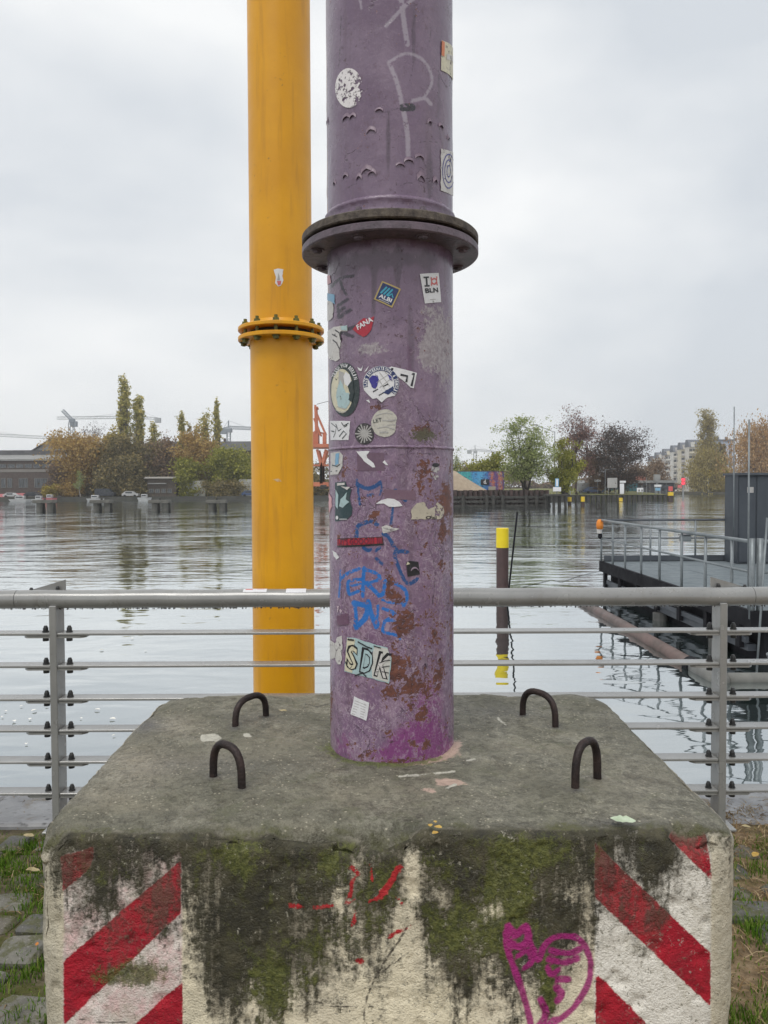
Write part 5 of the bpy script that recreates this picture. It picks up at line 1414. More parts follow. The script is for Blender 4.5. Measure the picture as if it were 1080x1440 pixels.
def tree(name, label, base, h, rx, ry, mat, barkm, seed, kind='round', leaves=3500, ls=.30, limbs=9, trunk=.28, bole=.18, stems=1, twigs=6, droop=0.0, group='trees on the far banks', cl=.8, sparse=0.0):
    """tapered trunk, limbs and twigs reaching into an uneven crown envelope; leaf quads clustered on the twigs"""
    r_ = np.random.default_rng(seed)
    base = np.array(base, float)
    t = thing(name, label, 'tree', tuple(base), group)
    tr = MB(); tips = []
    c0 = bole * h
    def env(u):
        """random point of the crown; u 0..1 height in the crown"""
        if kind == 'column': prof = (math.sin(math.pi * min(1, u * .80 + .19)) ** .5) * (1 + .25 * math.sin(u * 17 + seed))
        elif kind == 'willow': prof = (1 - u) ** .35 * .98 if u > .3 else .95
        elif kind == 'vase': prof = .35 + .75 * math.sin(math.pi * min(1, u * .72 + .18)) * (.5 + .7 * u)
        else: prof = math.sqrt(max(0.02, 1 - (2 * u - 1) ** 2 * .93))
        a = r_.uniform(0, 2 * math.pi); q = math.sqrt(r_.uniform(.08, 1))
        w_ = prof * q * (1 + .22 * math.sin(3 * a + seed) * (kind != 'column'))
        return base + np.array((rx * w_ * math.cos(a), ry * w_ * math.sin(a), c0 + (h - c0) * u))
    def path(a, b, bend, m=4, wob=.04):
        L = np.linalg.norm(b - a); o = []
        for k in range(m + 1):
            s_ = k / m
            p = a + (b - a) * s_
            p = p + np.array((0, 0, bend * L * math.sin(math.pi * s_) * .5)) + (r_.normal(0, wob * L, 3) if 0 < k < m else 0)
            o.append(p)
        return o
    for st in range(stems):
        if stems > 1:
            a = 2 * math.pi * st / stems + r_.uniform(-.4, .4)
            top = base + np.array((rx * .55 * math.cos(a), ry * .4 * math.sin(a), h * r_.uniform(.72, .9)))
        else:
            top = base + np.array((r_.normal(0, .06) * rx, r_.normal(0, .06) * ry, h * (.93 if kind == 'column' else .72)))
        b0 = base + (np.array((.35 * math.cos(st * 2.1), .35 * math.sin(st * 2.1), -.3)) if stems > 1 else np.array((0, 0, -.3)))
        tp_ = path(b0, top, -.05 if stems > 1 else 0, 7, .02)
        rad = [trunk * (1 - .86 * k / 7) for k in range(8)]
        tr.tube(tp_, rad, 7)
        for li in range(max(2, limbs // stems)):
            u = r_.uniform(.05, 1.0) if kind != 'column' else (li + .5) / (limbs // stems)
            tgt = env(min(u, .98))
            if stems > 1: tgt = tgt * .6 + .4 * (top + (tgt - base - np.array((0, 0, c0))) * .9 * np.array((1, 1, 0))); tgt[2] = base[2] + c0 + (h - c0) * u
            s_ = np.clip((tgt[2] - base[2]) / h - r_.uniform(.16, .34), bole * .9, .9)
            k = s_ * 7 * (h / max(top[2] - base[2], .1)); k = min(k, 6.9); i0 = int(k)
            org_ = tp_[i0] + (tp_[i0 + 1] - tp_[i0]) * (k - i0)
            lp = path(org_, tgt, .25, 4, .05)
            r0 = max(rad[i0] * .55, .03)
            tr.tube(lp, [r0, r0 * .75, r0 * .5, r0 * .32, r0 * .14], 5)
            for bi in range(twigs):
                o_ = lp[r_.integers(1, 5)]
                sc_ = .42 if kind != 'column' else .22
                tg = o_ + r_.normal(0, 1, 3) * np.array((rx, ry, (h - c0) * .28)) * sc_ * .75
                if kind == 'column': tg = o_ + np.array((r_.normal(0, rx * .3), r_.normal(0, ry * .3), r_.uniform(.04, .14) * h))
                if droop: tg[2] = o_[2] - r_.uniform(.1, .55) * droop * (h - c0)
                else: tg[2] = max(tg[2], base[2] + c0 * .7)
                tpth = path(o_, tg, .3 if droop else .12, 3, .07)
                tr.tube(tpth, [r0 * .30 + .008, r0 * .2 + .006, r0 * .12 + .004, .004], 3, False)
                for q in range(1, 4): tips.append(tpth[q])
                for _ in range(2 if sparse < .5 else 5):
                    f_ = tpth[r_.integers(1, 4)]
                    e_ = f_ + r_.normal(0, 1, 3) * np.array((rx, ry, (h - c0) * .25)) * (.15 if kind != 'column' else .1)
                    if droop: e_[2] = f_[2] - r_.uniform(.05, .25) * droop * (h - c0)
                    tr.tube([f_, (f_ + e_) / 2 + r_.normal(0, .05, 3), e_], [.016 + r0 * .08, .010 + r0 * .04, .005], 3, False)
                    tips.append(e_); tips.append((f_ + e_) / 2)
    tr.build('trunk', barkm, t, smooth=True)
    tips = np.array(tips)
    if leaves:
        N = int(leaves * 1.7)
        w8 = r_.gamma(1.2, 1, len(tips)); w8 /= w8.sum()
        P = tips[r_.choice(len(tips), N, p=w8)] + r_.normal(0, 1, (N, 3)) * np.array((cl, cl, cl * (1.6 if droop else .8))) * (rx / 5) ** .5
        a = r_.normal(0, 1, (N, 3)); a /= np.linalg.norm(a, axis=1)[:, None]
        b = r_.normal(0, 1, (N, 3)); b -= a * np.einsum('ij,ij->i', a, b)[:, None]; b /= np.linalg.norm(b, axis=1)[:, None]
        if droop: a = a * .35 + np.array((0, 0, -1)); a /= np.linalg.norm(a, axis=1)[:, None]
        sa = (ls * 1.15 * r_.uniform(.5, 1.35, N))[:, None]; sb = sa * r_.uniform(.45, .8, (N, 1))
        V = np.concatenate((P - a * sa * .5 - b * sb * .12, P - b * sb * .5, P + a * sa * .5, P + b * sb * .5)) - base
        i = np.arange(N)
        link('crown', mesh_of('crown', V, np.column_stack((i, i + N, i + 2 * N, i + 3 * N))), mat, t)
    return t
def T(name, label, x, ytop, Y, wpx, mat, barkm, seed, zb, **k):
    """tree whose crown is centred on photo column x, top at row ytop, wpx wide, Y metres away on ground zb"""
    if zb == zp and Y < 240: zb = zlawn(Y) - .1
    p = at(x, ytop, Y)
    h = p[2] - zb
    rx = wpx / 2 * Y / F
    return tree(name, label, (p[0], Y, zb), h, rx, k.pop('ryf', .8) * rx, mat, barkm, seed, **k)
# right quay
T('leafy_tree', 'pale green several-stemmed tree on the right quay beside the mural', 738, 590, 124, 74, F_PALE, BARK_D, 3, zr, kind='round', stems=5, limbs=40, leaves=7000, ls=.25, trunk=.20, bole=.20, twigs=7, cl=.42)
T('bushy_tree', 'yellow green bushy tree right of the several-stemmed tree', 794, 626, 126, 52, F_YG, BARK_D, 5, zr - .4, kind='round', limbs=14, leaves=5500, ls=.26, bole=.06, twigs=7, cl=.50, stems=3)
T('russet_tree', 'tall russet tree with thin leaves behind the yellow green tree', 812, 580, 172, 66, F_PURP, BARK_R, 8, zp, kind='vase', limbs=24, leaves=3800, ls=.32, trunk=.34, bole=.26, twigs=8, cl=.55, sparse=.6)
T('bare_tree', 'wide dark bare tree with dense twigs behind the lawn', 872, 602, 176, 84, F_BROWN, BARK_D, 12, zp, kind='round', limbs=30, leaves=7000, ls=.34, trunk=.42, bole=.12, twigs=11, cl=.62, sparse=.9)
T('bare_tree', 'thin pale bare tree rising behind the dark bare tree', 854, 590, 195, 44, F_MURK, BARK_G, 14, zp, kind='vase', limbs=16, leaves=700, ls=.3, trunk=.28, bole=.3, twigs=8, cl=.8, sparse=.9)
T('scrub_tree', 'brown undergrowth tree between russet tree and dark bare tree', 838, 632, 178, 50, F_MURK, BARK_R, 15, zp, kind='round', limbs=14, leaves=4500, ls=.36, bole=.1, twigs=7, cl=.7)
T('olive_tree', 'olive brown tree behind the painted mural', 690, 642, 165, 62, F_YG, BARK_D, 17, zr, kind='round', limbs=12, leaves=5000, ls=.42, bole=.08, twigs=7, cl=.8)
T('olive_tree', 'murky brown low tree just right of the purple pipe', 655, 650, 190, 50, F_MURK, BARK_D, 18, zr, kind='round', limbs=10, leaves=3500, ls=.42, bole=.1, twigs=6, cl=.8)
T('bare_tree', 'small bare tree peeking out right of the purple pipe', 641, 632, 180, 26, F_PALE, BARK_G, 19, zr, kind='round', limbs=10, leaves=500, ls=.3, bole=.3, twigs=7, cl=.5, sparse=.8)
# far right
T('scrub_tree', 'low brown trees in front of the apartment houses', 922, 652, 250, 56, F_MURK, BARK_R, 21, zp, kind='round', limbs=14, leaves=4500, ls=.5, bole=.1, twigs=7, cl=1.0, sparse=.6)
T('scrub_tree', 'low brown tree at the right end of the lawn spit', 892, 658, 240, 44, F_MURK, BARK_R, 22, zp, kind='round', limbs=12, leaves=3500, ls=.5, bole=.1, twigs=7, cl=1.0, sparse=.6)
T('poplar_tree', 'broad columnar poplar above the willow on the far right', 995, 583, 342, 29, F_WIL, BARK_G, 24, -.1, kind='column', limbs=40, leaves=5200, ls=.62, trunk=.5, bole=.25, twigs=6, cl=.8)
T('willow_tree', 'olive yellow willow hanging over the far right water', 996, 632, 336, 76, F_WIL, BARK_D, 25, -.1, kind='willow', limbs=26, leaves=11000, ls=.75, trunk=.5, bole=.1, twigs=8, droop=.55, cl=.8)
T('yellow_bush', 'bright yellow shrub at the foot of the far willow', 1008, 662, 331, 34, F_GOLD, BARK_D, 26, -.1, kind='round', limbs=10, leaves=3500, ls=.6, bole=.04, twigs=6, cl=.8, stems=3)
T('willow_tree', 'brown orange willow rising behind the dark cabin', 1070, 598, 300, 108, F_WILB, BARK_D, 27, -.1, kind='willow', limbs=30, leaves=12000, ls=.75, trunk=.55, bole=.25, twigs=9, droop=.42, cl=.9)
T('conifer_tree', 'dark evergreen between the willows on the far right', 1012, 628, 350, 22, F_OLIVE, BARK_D, 28, -.1, kind='column', limbs=20, leaves=3000, ls=.7, bole=.06, twigs=5, cl=.7)
T('willow_tree', 'brown willow beyond the right edge of the cabin', 1130, 612, 305, 90, F_WILB, BARK_D, 29, -.1, kind='willow', limbs=20, leaves=5000, ls=.75, trunk=.5, bole=.2, twigs=7, droop=.42, cl=.9)
# left bank
LB = Lb + 12
T('orange_tree', 'spreading orange autumn tree on the left bank', 110, 612, LB, 86, F_ORANGE, BARK_D, 31, zl, kind='vase', limbs=26, leaves=7000, ls=.55, trunk=.35, bole=.22, twigs=8, cl=.75)
T('dark_tree', 'large dark olive tree right of the orange tree', 168, 622, LB + 4, 86, F_OLIVE, BARK_D, 32, zl, kind='round', limbs=24, leaves=11000, ls=.62, bole=.03, twigs=9, cl=1.0)
T('dark_tree', 'dark tree mass between the two tall poplars and the shed', 210, 628, LB + 8, 56, F_OLIVE, BARK_D, 33, zl, kind='round', limbs=20, leaves=8000, ls=.62, bole=.03, twigs=8, cl=1.0)
T('gold_tree', 'small golden crown in front of the tallest poplar', 160, 604, LB + 14, 30, F_GOLD, BARK_D, 34, zl, kind='round', limbs=12, leaves=2600, ls=.6, bole=.5, twigs=6, cl=.8)
T('bare_tree', 'bare black tree above the orange tree', 132, 596, LB + 40, 44, F_BROWN, BARK_D, 35, zl, kind='vase', limbs=18, leaves=300, ls=.4, trunk=.4, bole=.45, twigs=8, cl=.8, sparse=.8)
T('poplar_tree', 'tallest poplar on the left bank', 174, 541, LB + 22, 14, F_POP, BARK_G, 36, zl, kind='column', limbs=44, leaves=4200, ls=.55, trunk=.45, bole=.35, twigs=6, cl=.55)
T('poplar_tree', 'second tallest poplar, right beside the tallest one', 194, 566, LB + 24, 16, F_POP, BARK_G, 37, zl, kind='column', limbs=40, leaves=3800, ls=.55, trunk=.4, bole=.3, twigs=6, cl=.6)
T('poplar_tree', 'short pale poplar right of the two tallest poplars', 216, 602, LB + 20, 13, F_POP, BARK_G, 38, zl, kind='column', limbs=24, leaves=1900, ls=.5, bole=.3, twigs=5, cl=.6)
T('poplar_tree', 'poplar standing alone between the two crane jibs', 255, 586, LB + 26, 11, F_POP, BARK_G, 39, zl, kind='column', limbs=30, leaves=2200, ls=.5, bole=.35, twigs=5, cl=.5)
T('poplar_tree', 'broad poplar left of the slim one near the yellow pipe', 290, 587, LB + 26, 13, F_POP, BARK_G, 40, zl, kind='column', limbs=32, leaves=2300, ls=.5, bole=.35, twigs=5, cl=.55)
T('poplar_tree', 'slim tall poplar closest to the yellow pipe', 305, 571, LB + 22, 9.5, F_POP, BARK_G, 41, zl, kind='column', limbs=34, leaves=2300, ls=.5, bole=.35, twigs=5, cl=.42)
T('poplar_tree', 'tiny golden poplar tip above the amber tree', 266, 601, LB + 30, 9, F_GOLD, BARK_G, 42, zl, kind='column', limbs=16, leaves=900, ls=.5, bole=.4, twigs=4, cl=.5)
T('poplar_tree', 'tiny olive poplar tip left of the broad poplar', 279, 600, LB + 34, 9, F_POP, BARK_G, 43, zl, kind='column', limbs=16, leaves=900, ls=.5, bole=.4, twigs=4, cl=.5)
T('brown_tree', 'bare brown tree in front of the brick hall', 236, 620, LB + 6, 60, F_MURK, BARK_R, 44, zl, kind='round', limbs=22, leaves=7000, ls=.6, bole=.05, twigs=9, cl=1.0, sparse=.6)
T('amber_tree', 'amber tree left of the yellow pipe', 270, 609, LB + 3, 54, F_ORANGE, BARK_G, 45, zl, kind='vase', limbs=24, leaves=5200, ls=.55, trunk=.3, bole=.2, twigs=8, cl=.8)
T('olive_tree', 'olive yellow rounded tree next to the yellow pipe', 318, 634, LB - 2, 66, F_YG, BARK_D, 46, zl, kind='round', limbs=20, leaves=7500, ls=.55, bole=.1, twigs=8, cl=.8)
T('brown_tree', 'brown tree behind the amber tree', 290, 628, LB + 14, 50, F_MURK, BARK_R, 47, zl, kind='round', limbs=16, leaves=5000, ls=.6, bole=.05, twigs=7, cl=1.0)
T('gold_bush', 'low golden bush in front of the hall', 72, 684, LB - 6, 26, F_GOLD, BARK_D, 48, zl, kind='round', limbs=10, leaves=1800, ls=.4, bole=.05, twigs=5, cl=.6, stems=3)
T('rust_hedge', 'rust coloured hedge below the orange tree', 100, 682, LB - 5, 34, F_ORANGE, BARK_D, 49, zl, kind='round', limbs=12, leaves=2200, ls=.4, bole=.05, twigs=5, cl=.6, stems=3)
T('dark_bush', 'dark hedge between the white containers and the river', 315, 680, LB - 8, 62, F_OLIVE, BARK_D, 50, zl, kind='round', limbs=14, leaves=4000, ls=.4, bole=.03, twigs=6, cl=.6, stems=3)
T('pale_birch', 'slender pale birch left of the dark tree', 112, 664, LB - 7, 16, F_PALE, simple('birch_bark', (.55, .52, .48), (.3, .28, .26), .8), 51, zl, kind='column', limbs=14, leaves=500, ls=.3, trunk=.14, bole=.3, twigs=4, cl=.4)
T('scrub_tree', 'dark scrub behind the orange crane', 440, 668, LB + 10, 60, F_OLIVE, BARK_D, 52, zl, kind='round', limbs=12, leaves=4000, ls=.6, bole=.05, twigs=6, cl=1.0)
T('scrub_tree', 'distant brown trees hidden behind the purple pipe', 540, 655, 300, 120, F_MURK, BARK_D, 53, zl, kind='round', limbs=16, leaves=5000, ls=.8, bole=.05, twigs=7, cl=1.4)

# more trees that close the gaps on the left bank
for k, (x_, yt_, Y_, w_, m_, lab) in enumerate(((128, 640, 222, 40, F_OLIVE, 'dark tree filling the gap beside the orange tree'), (190, 640, 214, 46, F_OLIVE, 'dark low tree behind the white car'), (150, 652, 213, 40, F_OLIVE, 'low dark tree above the dark van'), (232, 646, 226, 44, F_MURK, 'brown low tree right behind the boat shed'),
        (262, 650, 214, 34, F_YG, 'olive low tree left of the dark hedge'), (345, 640, 222, 44, F_YG, 'olive tree right beside the yellow pipe'), (90, 650, 226, 36, F_MURK, 'brown low tree behind the rust hedge'), (380, 640, 230, 60, F_MURK, 'brown tree hidden behind the yellow pipe'), (480, 645, 240, 70, F_OLIVE, 'dark tree left behind the purple pipe'))):
    T('filler_tree', lab, x_, yt_, Y_, w_, m_, BARK_D, 60 + k, zl, kind='round', limbs=14, leaves=4200, ls=.6, bole=.03, twigs=7, cl=.9)
# far-off wood closing the horizon
r_ = np.random.default_rng(99)
N = 42000
pxs = r_.uniform(-60, 1140, N); top_ = 668 - 14 * (fbm(np.column_stack((pxs / 40, pxs * 0, pxs * 0)), 1, 7, 4)); top_ = np.where((pxs > 590) & (pxs < 960), top_ + 4, top_ + 9)
Yw = np.where(pxs < 600, 420, np.where(pxs < 940, 460, 520)) + r_.uniform(-10, 10, N)
tt_ = r_.uniform(0, 1, N) ** .8
Pw = np.array([at(a, 692 + (b - 692) * t, c) for a, b, t, c in zip(pxs, top_, tt_, Yw)])
a = r_.normal(0, 1, (N, 3)); a /= np.linalg.norm(a, axis=1)[:, None]; b = r_.normal(0, 1, (N, 3)); b -= a * np.einsum('ij,ij->i', a, b)[:, None]; b /= np.linalg.norm(b, axis=1)[:, None]
sa = r_.uniform(.8, 2.0, (N, 1))
V = np.concatenate((Pw - a * sa * .5, Pw - b * sa * .4, Pw + a * sa * .5, Pw + b * sa * .4)); i = np.arange(N)
_tag(link('distant_wood', mesh_of('distant_wood', V, np.column_stack((i, i + N, i + 2 * N, i + 3 * N))), F_MURK), 'far-off brown wood along the horizon', 'wood', kind='stuff')

# ------------------------------------------------------------------ buildings
def win_mesh(w_, h_, dep=.12):
    f = MB(); t = .10 * min(w_, h_) + .03
    f.box2((-w_ / 2, -dep, 0), (w_ / 2, .02, t)); f.box2((-w_ / 2, -dep, h_ - t), (w_ / 2, .02, h_)); f.box2((-w_ / 2, -dep, t), (-w_ / 2 + t, .02, h_ - t)); f.box2((w_ / 2 - t, -dep, t), (w_ / 2, .02, h_ - t)); f.box2((-t / 3, -dep * .7, t), (t / 3, .02, h_ - t))
    p = MB().box2((-w_ / 2 + t, -.03, t), (w_ / 2 - t, .01, h_ - t))
    return mesh_of('window_frame', f.V, f.F), mesh_of('pane', p.V, p.F)
M_PANE = simple('window_glass', (.05, .06, .07), (.09, .10, .11), .12, scale=.5, spec=.7)
M_FRAME = simple('pale_window_frame', (.17, .17, .165), None, .6, scale=2)
def windows(parent, org_, wm, spots, fm):
    fm_, pm = wm
    if not fm_.materials: fm_.materials.append(fm)
    if not pm.materials: pm.materials.append(M_PANE)
    for (x, y, z) in spots:
        f = link('window', fm_, None, parent, (x - org_[0], y - org_[1], z - org_[2]))
        link('pane', pm, None, f)
M_BRICK = simple('sooty_brick', (.080, .062, .056), (.115, .088, .078), .85, scale=1.5, bump=.02, bscale=9)
M_BRICK2 = simple('red_brick_far', (.105, .062, .048), (.145, .085, .065), .85, scale=1.2, bump=.02, bscale=9)
M_ROOFG = simple('pale_zinc_roof', (.30, .30, .29), (.22, .22, .215), .55, scale=.5)
M_ROOFD = simple('dark_roof', (.075, .075, .08), (.11, .11, .115), .7, scale=.6)
hb = 238.0
g = lambda x, y, Y=hb: at(x, y, Y)
h0 = g(-60, 640); h1 = g(80, 640)
hall = thing('brick_hall', 'long dark brick hall with pale roof at the far left', 'building', (float((h0[0] + h1[0]) / 2), hb, zl))
hx0, hx1 = float(h0[0]), float(h1[0])
zE, zR1, zR2 = float(g(20, 648)[2]), float(g(20, 637)[2]), float(g(20, 631)[2])
MB().box2((hx0, hb, zl), (hx1, hb + 30, zE)).build('wall', M_BRICK, hall)
MB().box2((hx0, hb - .5, zE + .02), (hx1 + .4, hb + 8, zE + .5)).build('cornice', M_ROOFG, hall)
MB().prism([(hb - .4, zE + .52), (hb + 10, zR1), (hb + 10, zE + .52)], 'x', hx0, hx1 + .3).build('roof', M_ROOFG, hall)
MB().box2((hx0, hb + 9, zR1 - .6), (hx1 - 4, hb + 20, zR2)).build('clerestory', M_ROOFD, hall)
MB().box2((hx0, hb - .12, float(g(20, 664)[2])), (hx1, hb - .004, float(g(20, 660)[2]))).build('string_course', simple('pale_stone_band', (.26, .24, .22), None, .8), hall)
wm = win_mesh(1.5, 3.0)
windows(hall, ROOT[hall.name], wm, [(float(g(x, 686)[0]), hb - .02, float(g(x, 686)[2])) for x in (-34, -20, 5, 14, 30, 36, 52, 58, 64)], M_FRAME)
wm = win_mesh(2.2, 1.2)
windows(hall, ROOT[hall.name], wm, [(float(g(x, 658)[0]), hb - .02, float(g(x, 658)[2])) for x in (-30, -10, 4, 16, 28, 40, 52, 64)], M_FRAME)
gab = thing('gabled_shed', 'pale sloping shed roof behind the brick hall', 'building', (float(g(72, 640, 262)[0]), 262, zl))
p_ = [g(40, 636, 262), g(74, 616, 262), g(100, 616, 262), g(100, 690, 262), g(40, 690, 262)]
MB().prism([(float(a[0]), float(a[2])) for a in p_], 'y', 262, 285).build('roof', M_ROOFG, gab)
MB().prism([(float(a[0]), float(a[2])) for a in (g(38.5, 637.2, 262), g(74, 615.2, 262), g(74, 616.6, 262), g(40, 638, 262))], 'y', 261.4, 285.4).build('verge', M_ROOFD, gab)
b2 = thing('brick_warehouse', 'brown brick warehouse with dark roof behind the left trees', 'building', (float(g(300, 650, 255)[0]), 255, zl))
x0, x1 = float(g(205, 640, 255)[0]), float(g(420, 640, 255)[0])
zt, zt2 = float(g(300, 634, 255)[2]), float(g(300, 620, 255)[2])
MB().box2((x0, 255, zl), (x1, 275, zt)).build('wall', M_BRICK2, b2)
MB().prism([(254.5, zt + .02), (258, zt2), (275, zt2), (275, zt + .02)], 'x', x0 - .3, x1 + .3).build('roof', M_ROOFD, b2)
for k in range(5):
    xx = x0 + (x1 - x0) * (k + .5) / 5
    MB().box2((xx - .35, 259, zt2 + .01), (xx + .35, 260, zt2 + 1.1)).build('chimney', M_BRICK, b2)
wm = win_mesh(1.5, 2.2)
windows(b2, ROOT[b2.name], wm, [(x0 + (x1 - x0) * (k + .5) / 14, 254.98, z_) for k in range(14) for z_ in (2.0, 6.0)], M_FRAME)
# flat-roofed shed
sh = thing('boat_shed', 'low shed with pale flat roof on the left bank', 'shed', (float(g(228, 690, 214)[0]), 214, zl))
a, b = g(207, 690, 214), g(248, 690, 214); zt = float(g(228, 673, 214)[2])
MB().box2((a[0], 214, zl), (b[0], 219, zt)).build('wall', simple('brown_boards', (.07, .055, .045), (.11, .09, .07), .85, scale=2), sh)
MB().prism([(float(a[0]) - .6, zt + .02), (float(b[0]) + .5, zt + .02), (float(b[0]) + .3, zt + .5), (float(a[0]) - .2, zt + .5)], 'y', 213, 219.5).build('roof', simple('bleached_roof', (.45, .42, .38), None, .8), sh)
MB().box2((float(a[0]) + .4, 213.2, zt - 1.5), (float(b[0]) - 2.6, 214, zt - 1.25)).build('canopy', M_ROOFG, sh)
wm = win_mesh(1.2, 1.2)
windows(sh, ROOT[sh.name], wm, [(float(a[0]) + 1.2 + 1.7 * k, 213.98, zl + 1.0) for k in range(4)], M_FRAME)
# apartment houses receding on the right
M_FAC = [simple('facade_%d' % i, c, tuple(x * .8 for x in c), .8, scale=.4) for i, c in enumerate(((.74, .70, .63), (.76, .70, .56), (.62, .59, .57), (.80, .78, .73), (.58, .64, .76)))]
M_MANS = simple('mansard_slate', (.13, .145, .17), (.19, .20, .23), .6, scale=.8)
aw = win_mesh(1.4, 2.0)
aw[0].materials.append(M_FRAME); aw[1].materials.append(M_PANE)
apt = [(985, 972, 618, 372, 0), (973, 961, 622, 395, 1), (962, 950, 626, 418, 3), (951, 938, 631, 442, 2), (939, 927, 636, 468, 0), (928, 918, 641, 495, 3)]
words = ['cream apartment house nearest to the poplar', 'yellowish apartment house, second from the poplar', 'white apartment house, third from the poplar', 'greyish apartment house in the middle of the receding row', 'cream apartment house near the far end of the row', 'white apartment house at the far left end of the row']
for k, (xa, xb, yt, Y, c) in enumerate(apt):
    pa, pb = at(xb - 3, yt, Y), at(xa + 3, yt, Y)
    X0, X1 = float(pa[0]), float(pb[0]); Z1 = float(pa[2]); ze = Z1 - 3.6
    t = thing('apartment_house', words[k], 'building', ((X0 + X1) / 2, Y, -.1), 'apartment houses on the far right')
    MB().box2((X0, Y, -.1), (X1, Y + 5, ze)).build('wall', M_FAC[c], t)
    MB().prism([(Y - .5, ze + .02), (Y + 1.5, Z1), (Y + 4, Z1), (Y + 5.4, ze + .02)], 'x', X0 - .15, X1 + .15).build('roof', M_MANS, t)
    nf = 6
    for i in range(4):
        xx = X0 + (X1 - X0) * (i + .5) / 4
        for f_ in range(nf):
            zz = ze - 3.0 - f_ * 3.3
            if zz > 1:
                wn = link('window', aw[0], None, t, (xx - (X0 + X1) / 2, -.02, zz + .1)); link('pane', aw[1], None, wn)
    for i in (1, 3):
        xx = X0 + (X1 - X0) * i / 4
        MB().box2((xx - .8, Y - .9, ze - .1), (xx + .8, Y + .9, ze + 2.3)).build('dormer', M_FAC[(c + 3) % 4], t)
        for f_ in range(5):
            zz = ze - 3.2 - f_ * 3.3
            MB().box2((xx - 1.5, Y - 1.3, zz), (xx + 1.5, Y - .02, zz + .95)).build('balcony', M_FAC[(c + 1) % 4], t)
bh = thing('pale_blue_house', 'pale blue house with dark flat roof beside the columnar poplar', 'building', (float(at(1018, 620, 380)[0]), 380, -.1))
pa, pb = at(1004, 618, 380), at(1033, 618, 380); zt = float(pa[2])
MB().box2((pa[0], 380, -.1), (pb[0], 394, zt - .8)).build('wall', M_FAC[4], bh)
MB().box2((float(pa[0]) - .5, 379.4, zt - .79), (float(pb[0]) + .5, 394.5, zt)).build('roof', M_MANS, bh)
for i in range(3):
    for f_ in range(5):
        wn = link('window', aw[0], None, bh, (-3.2 + i * 3.2, -.02, zt - 4 - f_ * 3.2)); link('pane', aw[1], None, wn)
for dx in (-1.5, 2.5): MB().box2((float(pa[0]) + 5 + dx, 384, zt + .01), (float(pa[0]) + 5.8 + dx, 385, zt + 1.6)).build('chimney', M_MANS, bh)
# low buildings at the lawn
lh = thing('red_roofed_house', 'low house with red tiled roof behind the lawn', 'building', (float(at(890, 690, 205)[0]), 205, zp))
a, b = at(872, 684, 205), at(908, 684, 205)
MB().box2((a[0], 205, zp), (b[0], 212, float(at(880, 678, 205)[2]))).build('wall', simple('teal_boards', (.05, .12, .15), (.07, .15, .18), .7, scale=1), lh)
zt = float(at(880, 678, 205)[2])
MB().prism([(204.3, zt + .02), (208, float(at(880, 669, 205)[2])), (212.6, zt + .02)], 'x', float(a[0]) - .4, float(b[0]) + .4).build('roof', simple('red_tiles_far', (.26, .085, .05), (.19, .06, .04), .8, scale=2), lh)
gk = thing('grey_pavilion', 'long grey flat-roofed pavilion behind the lawn', 'building', (float(at(922, 690, 198)[0]), 198, zp))
a, b = at(900, 684, 198), at(950, 684, 198); zt = float(at(920, 679, 198)[2])
MB().box2((a[0], 198.6, zp), (b[0], 204, zt)).build('wall', simple('dark_grey_boards', (.06, .065, .07), (.09, .09, .095), .8, scale=1), gk)
MB().box2((float(a[0]) - .4, 197.8, zt + .01), (float(b[0]) + .4, 204.4, float(at(920, 675.5, 198)[2]))).build('roof', M_ROOFG, gk)
for k in range(5): MB().box((float(a[0]) + .5 + k * 2.1, 198.1, (zp + zt) / 2), (.18, .18, zt - zp)).build('column', M_FRAME, gk)
# container painted as a mural
n = NT('mural_print')
x, y, z = n.xyz()
mx0, mx1 = float(at(643, 680, 132)[0]), float(at(709, 680, 132)[0])
u = n.lin(x, mx0, mx1, 0, 1)
sw = n.noise(1.1, 3, .6, 1.5)
c = n.ramp(n.math('ADD', u, n.math('MULTIPLY', n.math('SUBTRACT', sw, .5), .22)), [(0.0, (.04, .34, .33)), (.26, (.05, .40, .40)), (.34, (.06, .30, .62)), (.52, (.10, .42, .72)), (.66, (.05, .12, .42)), (.74, (.60, .18, .06)), (.82, (.10, .05, .25)), (.92, (.62, .22, .09)), (1.0, (.07, .06, .22))])
c = n.mix(n.step(n.noise(2.1, 2, .5, 2), .55, .60, 0, .75), c, (.04, .05, .20))
c = n.mix(n.step(n.noise(2.6, 2, .5, 2.4), .61, .65, 0, .7), c, (.25, .55, .75))
M_MUR = n.pbr(c, .55)
zt = float(at(680, 663, 132)[2])
mu = thing('mural_container', 'long container painted with a teal, blue and orange mural', 'container', ((mx0 + mx1) / 2, 132, zr))
MB().box2((mx0, 132, zr + .12), (mx1, 134.5, zt), .03).build('body', M_MUR, mu)
MB().box2((mx0 - .05, 131.95, zt + .005), (mx1 + .05, 134.55, zt + .12)).build('roof', M_FRAME, mu)
for k in range(4): MB().box((mx0 + .4 + k * (mx1 - mx0 - .8) / 3, 133, zr + .06), (.3, 1.8, .12)).build('foot', M_ROOFD, mu)
MB().box2((float(at(687, 685, 131.9)[0]), 131.93, float(at(688, 689, 131.9)[2])), (float(at(697, 685, 131.9)[0]), 131.99, float(at(688, 684, 131.9)[2]))).build('hatch', BEI, mu)
pat = MB().box2((float(at(676, 685, 131.9)[0]), 131.90, float(at(680, 682, 131.9)[2])), (float(at(688, 685, 131.9)[0]), 131.98, float(at(680, 674, 131.9)[2]))).build('sign_panel', BLK, mu)
V, Fc, S = text_vf('d.', .04)
pA = at(680, 680.5, 131.88)
V3 = [(float(pA[0]) + v[0] * .75, 131.885, float(pA[2]) + v[1] * .95) for v in V]
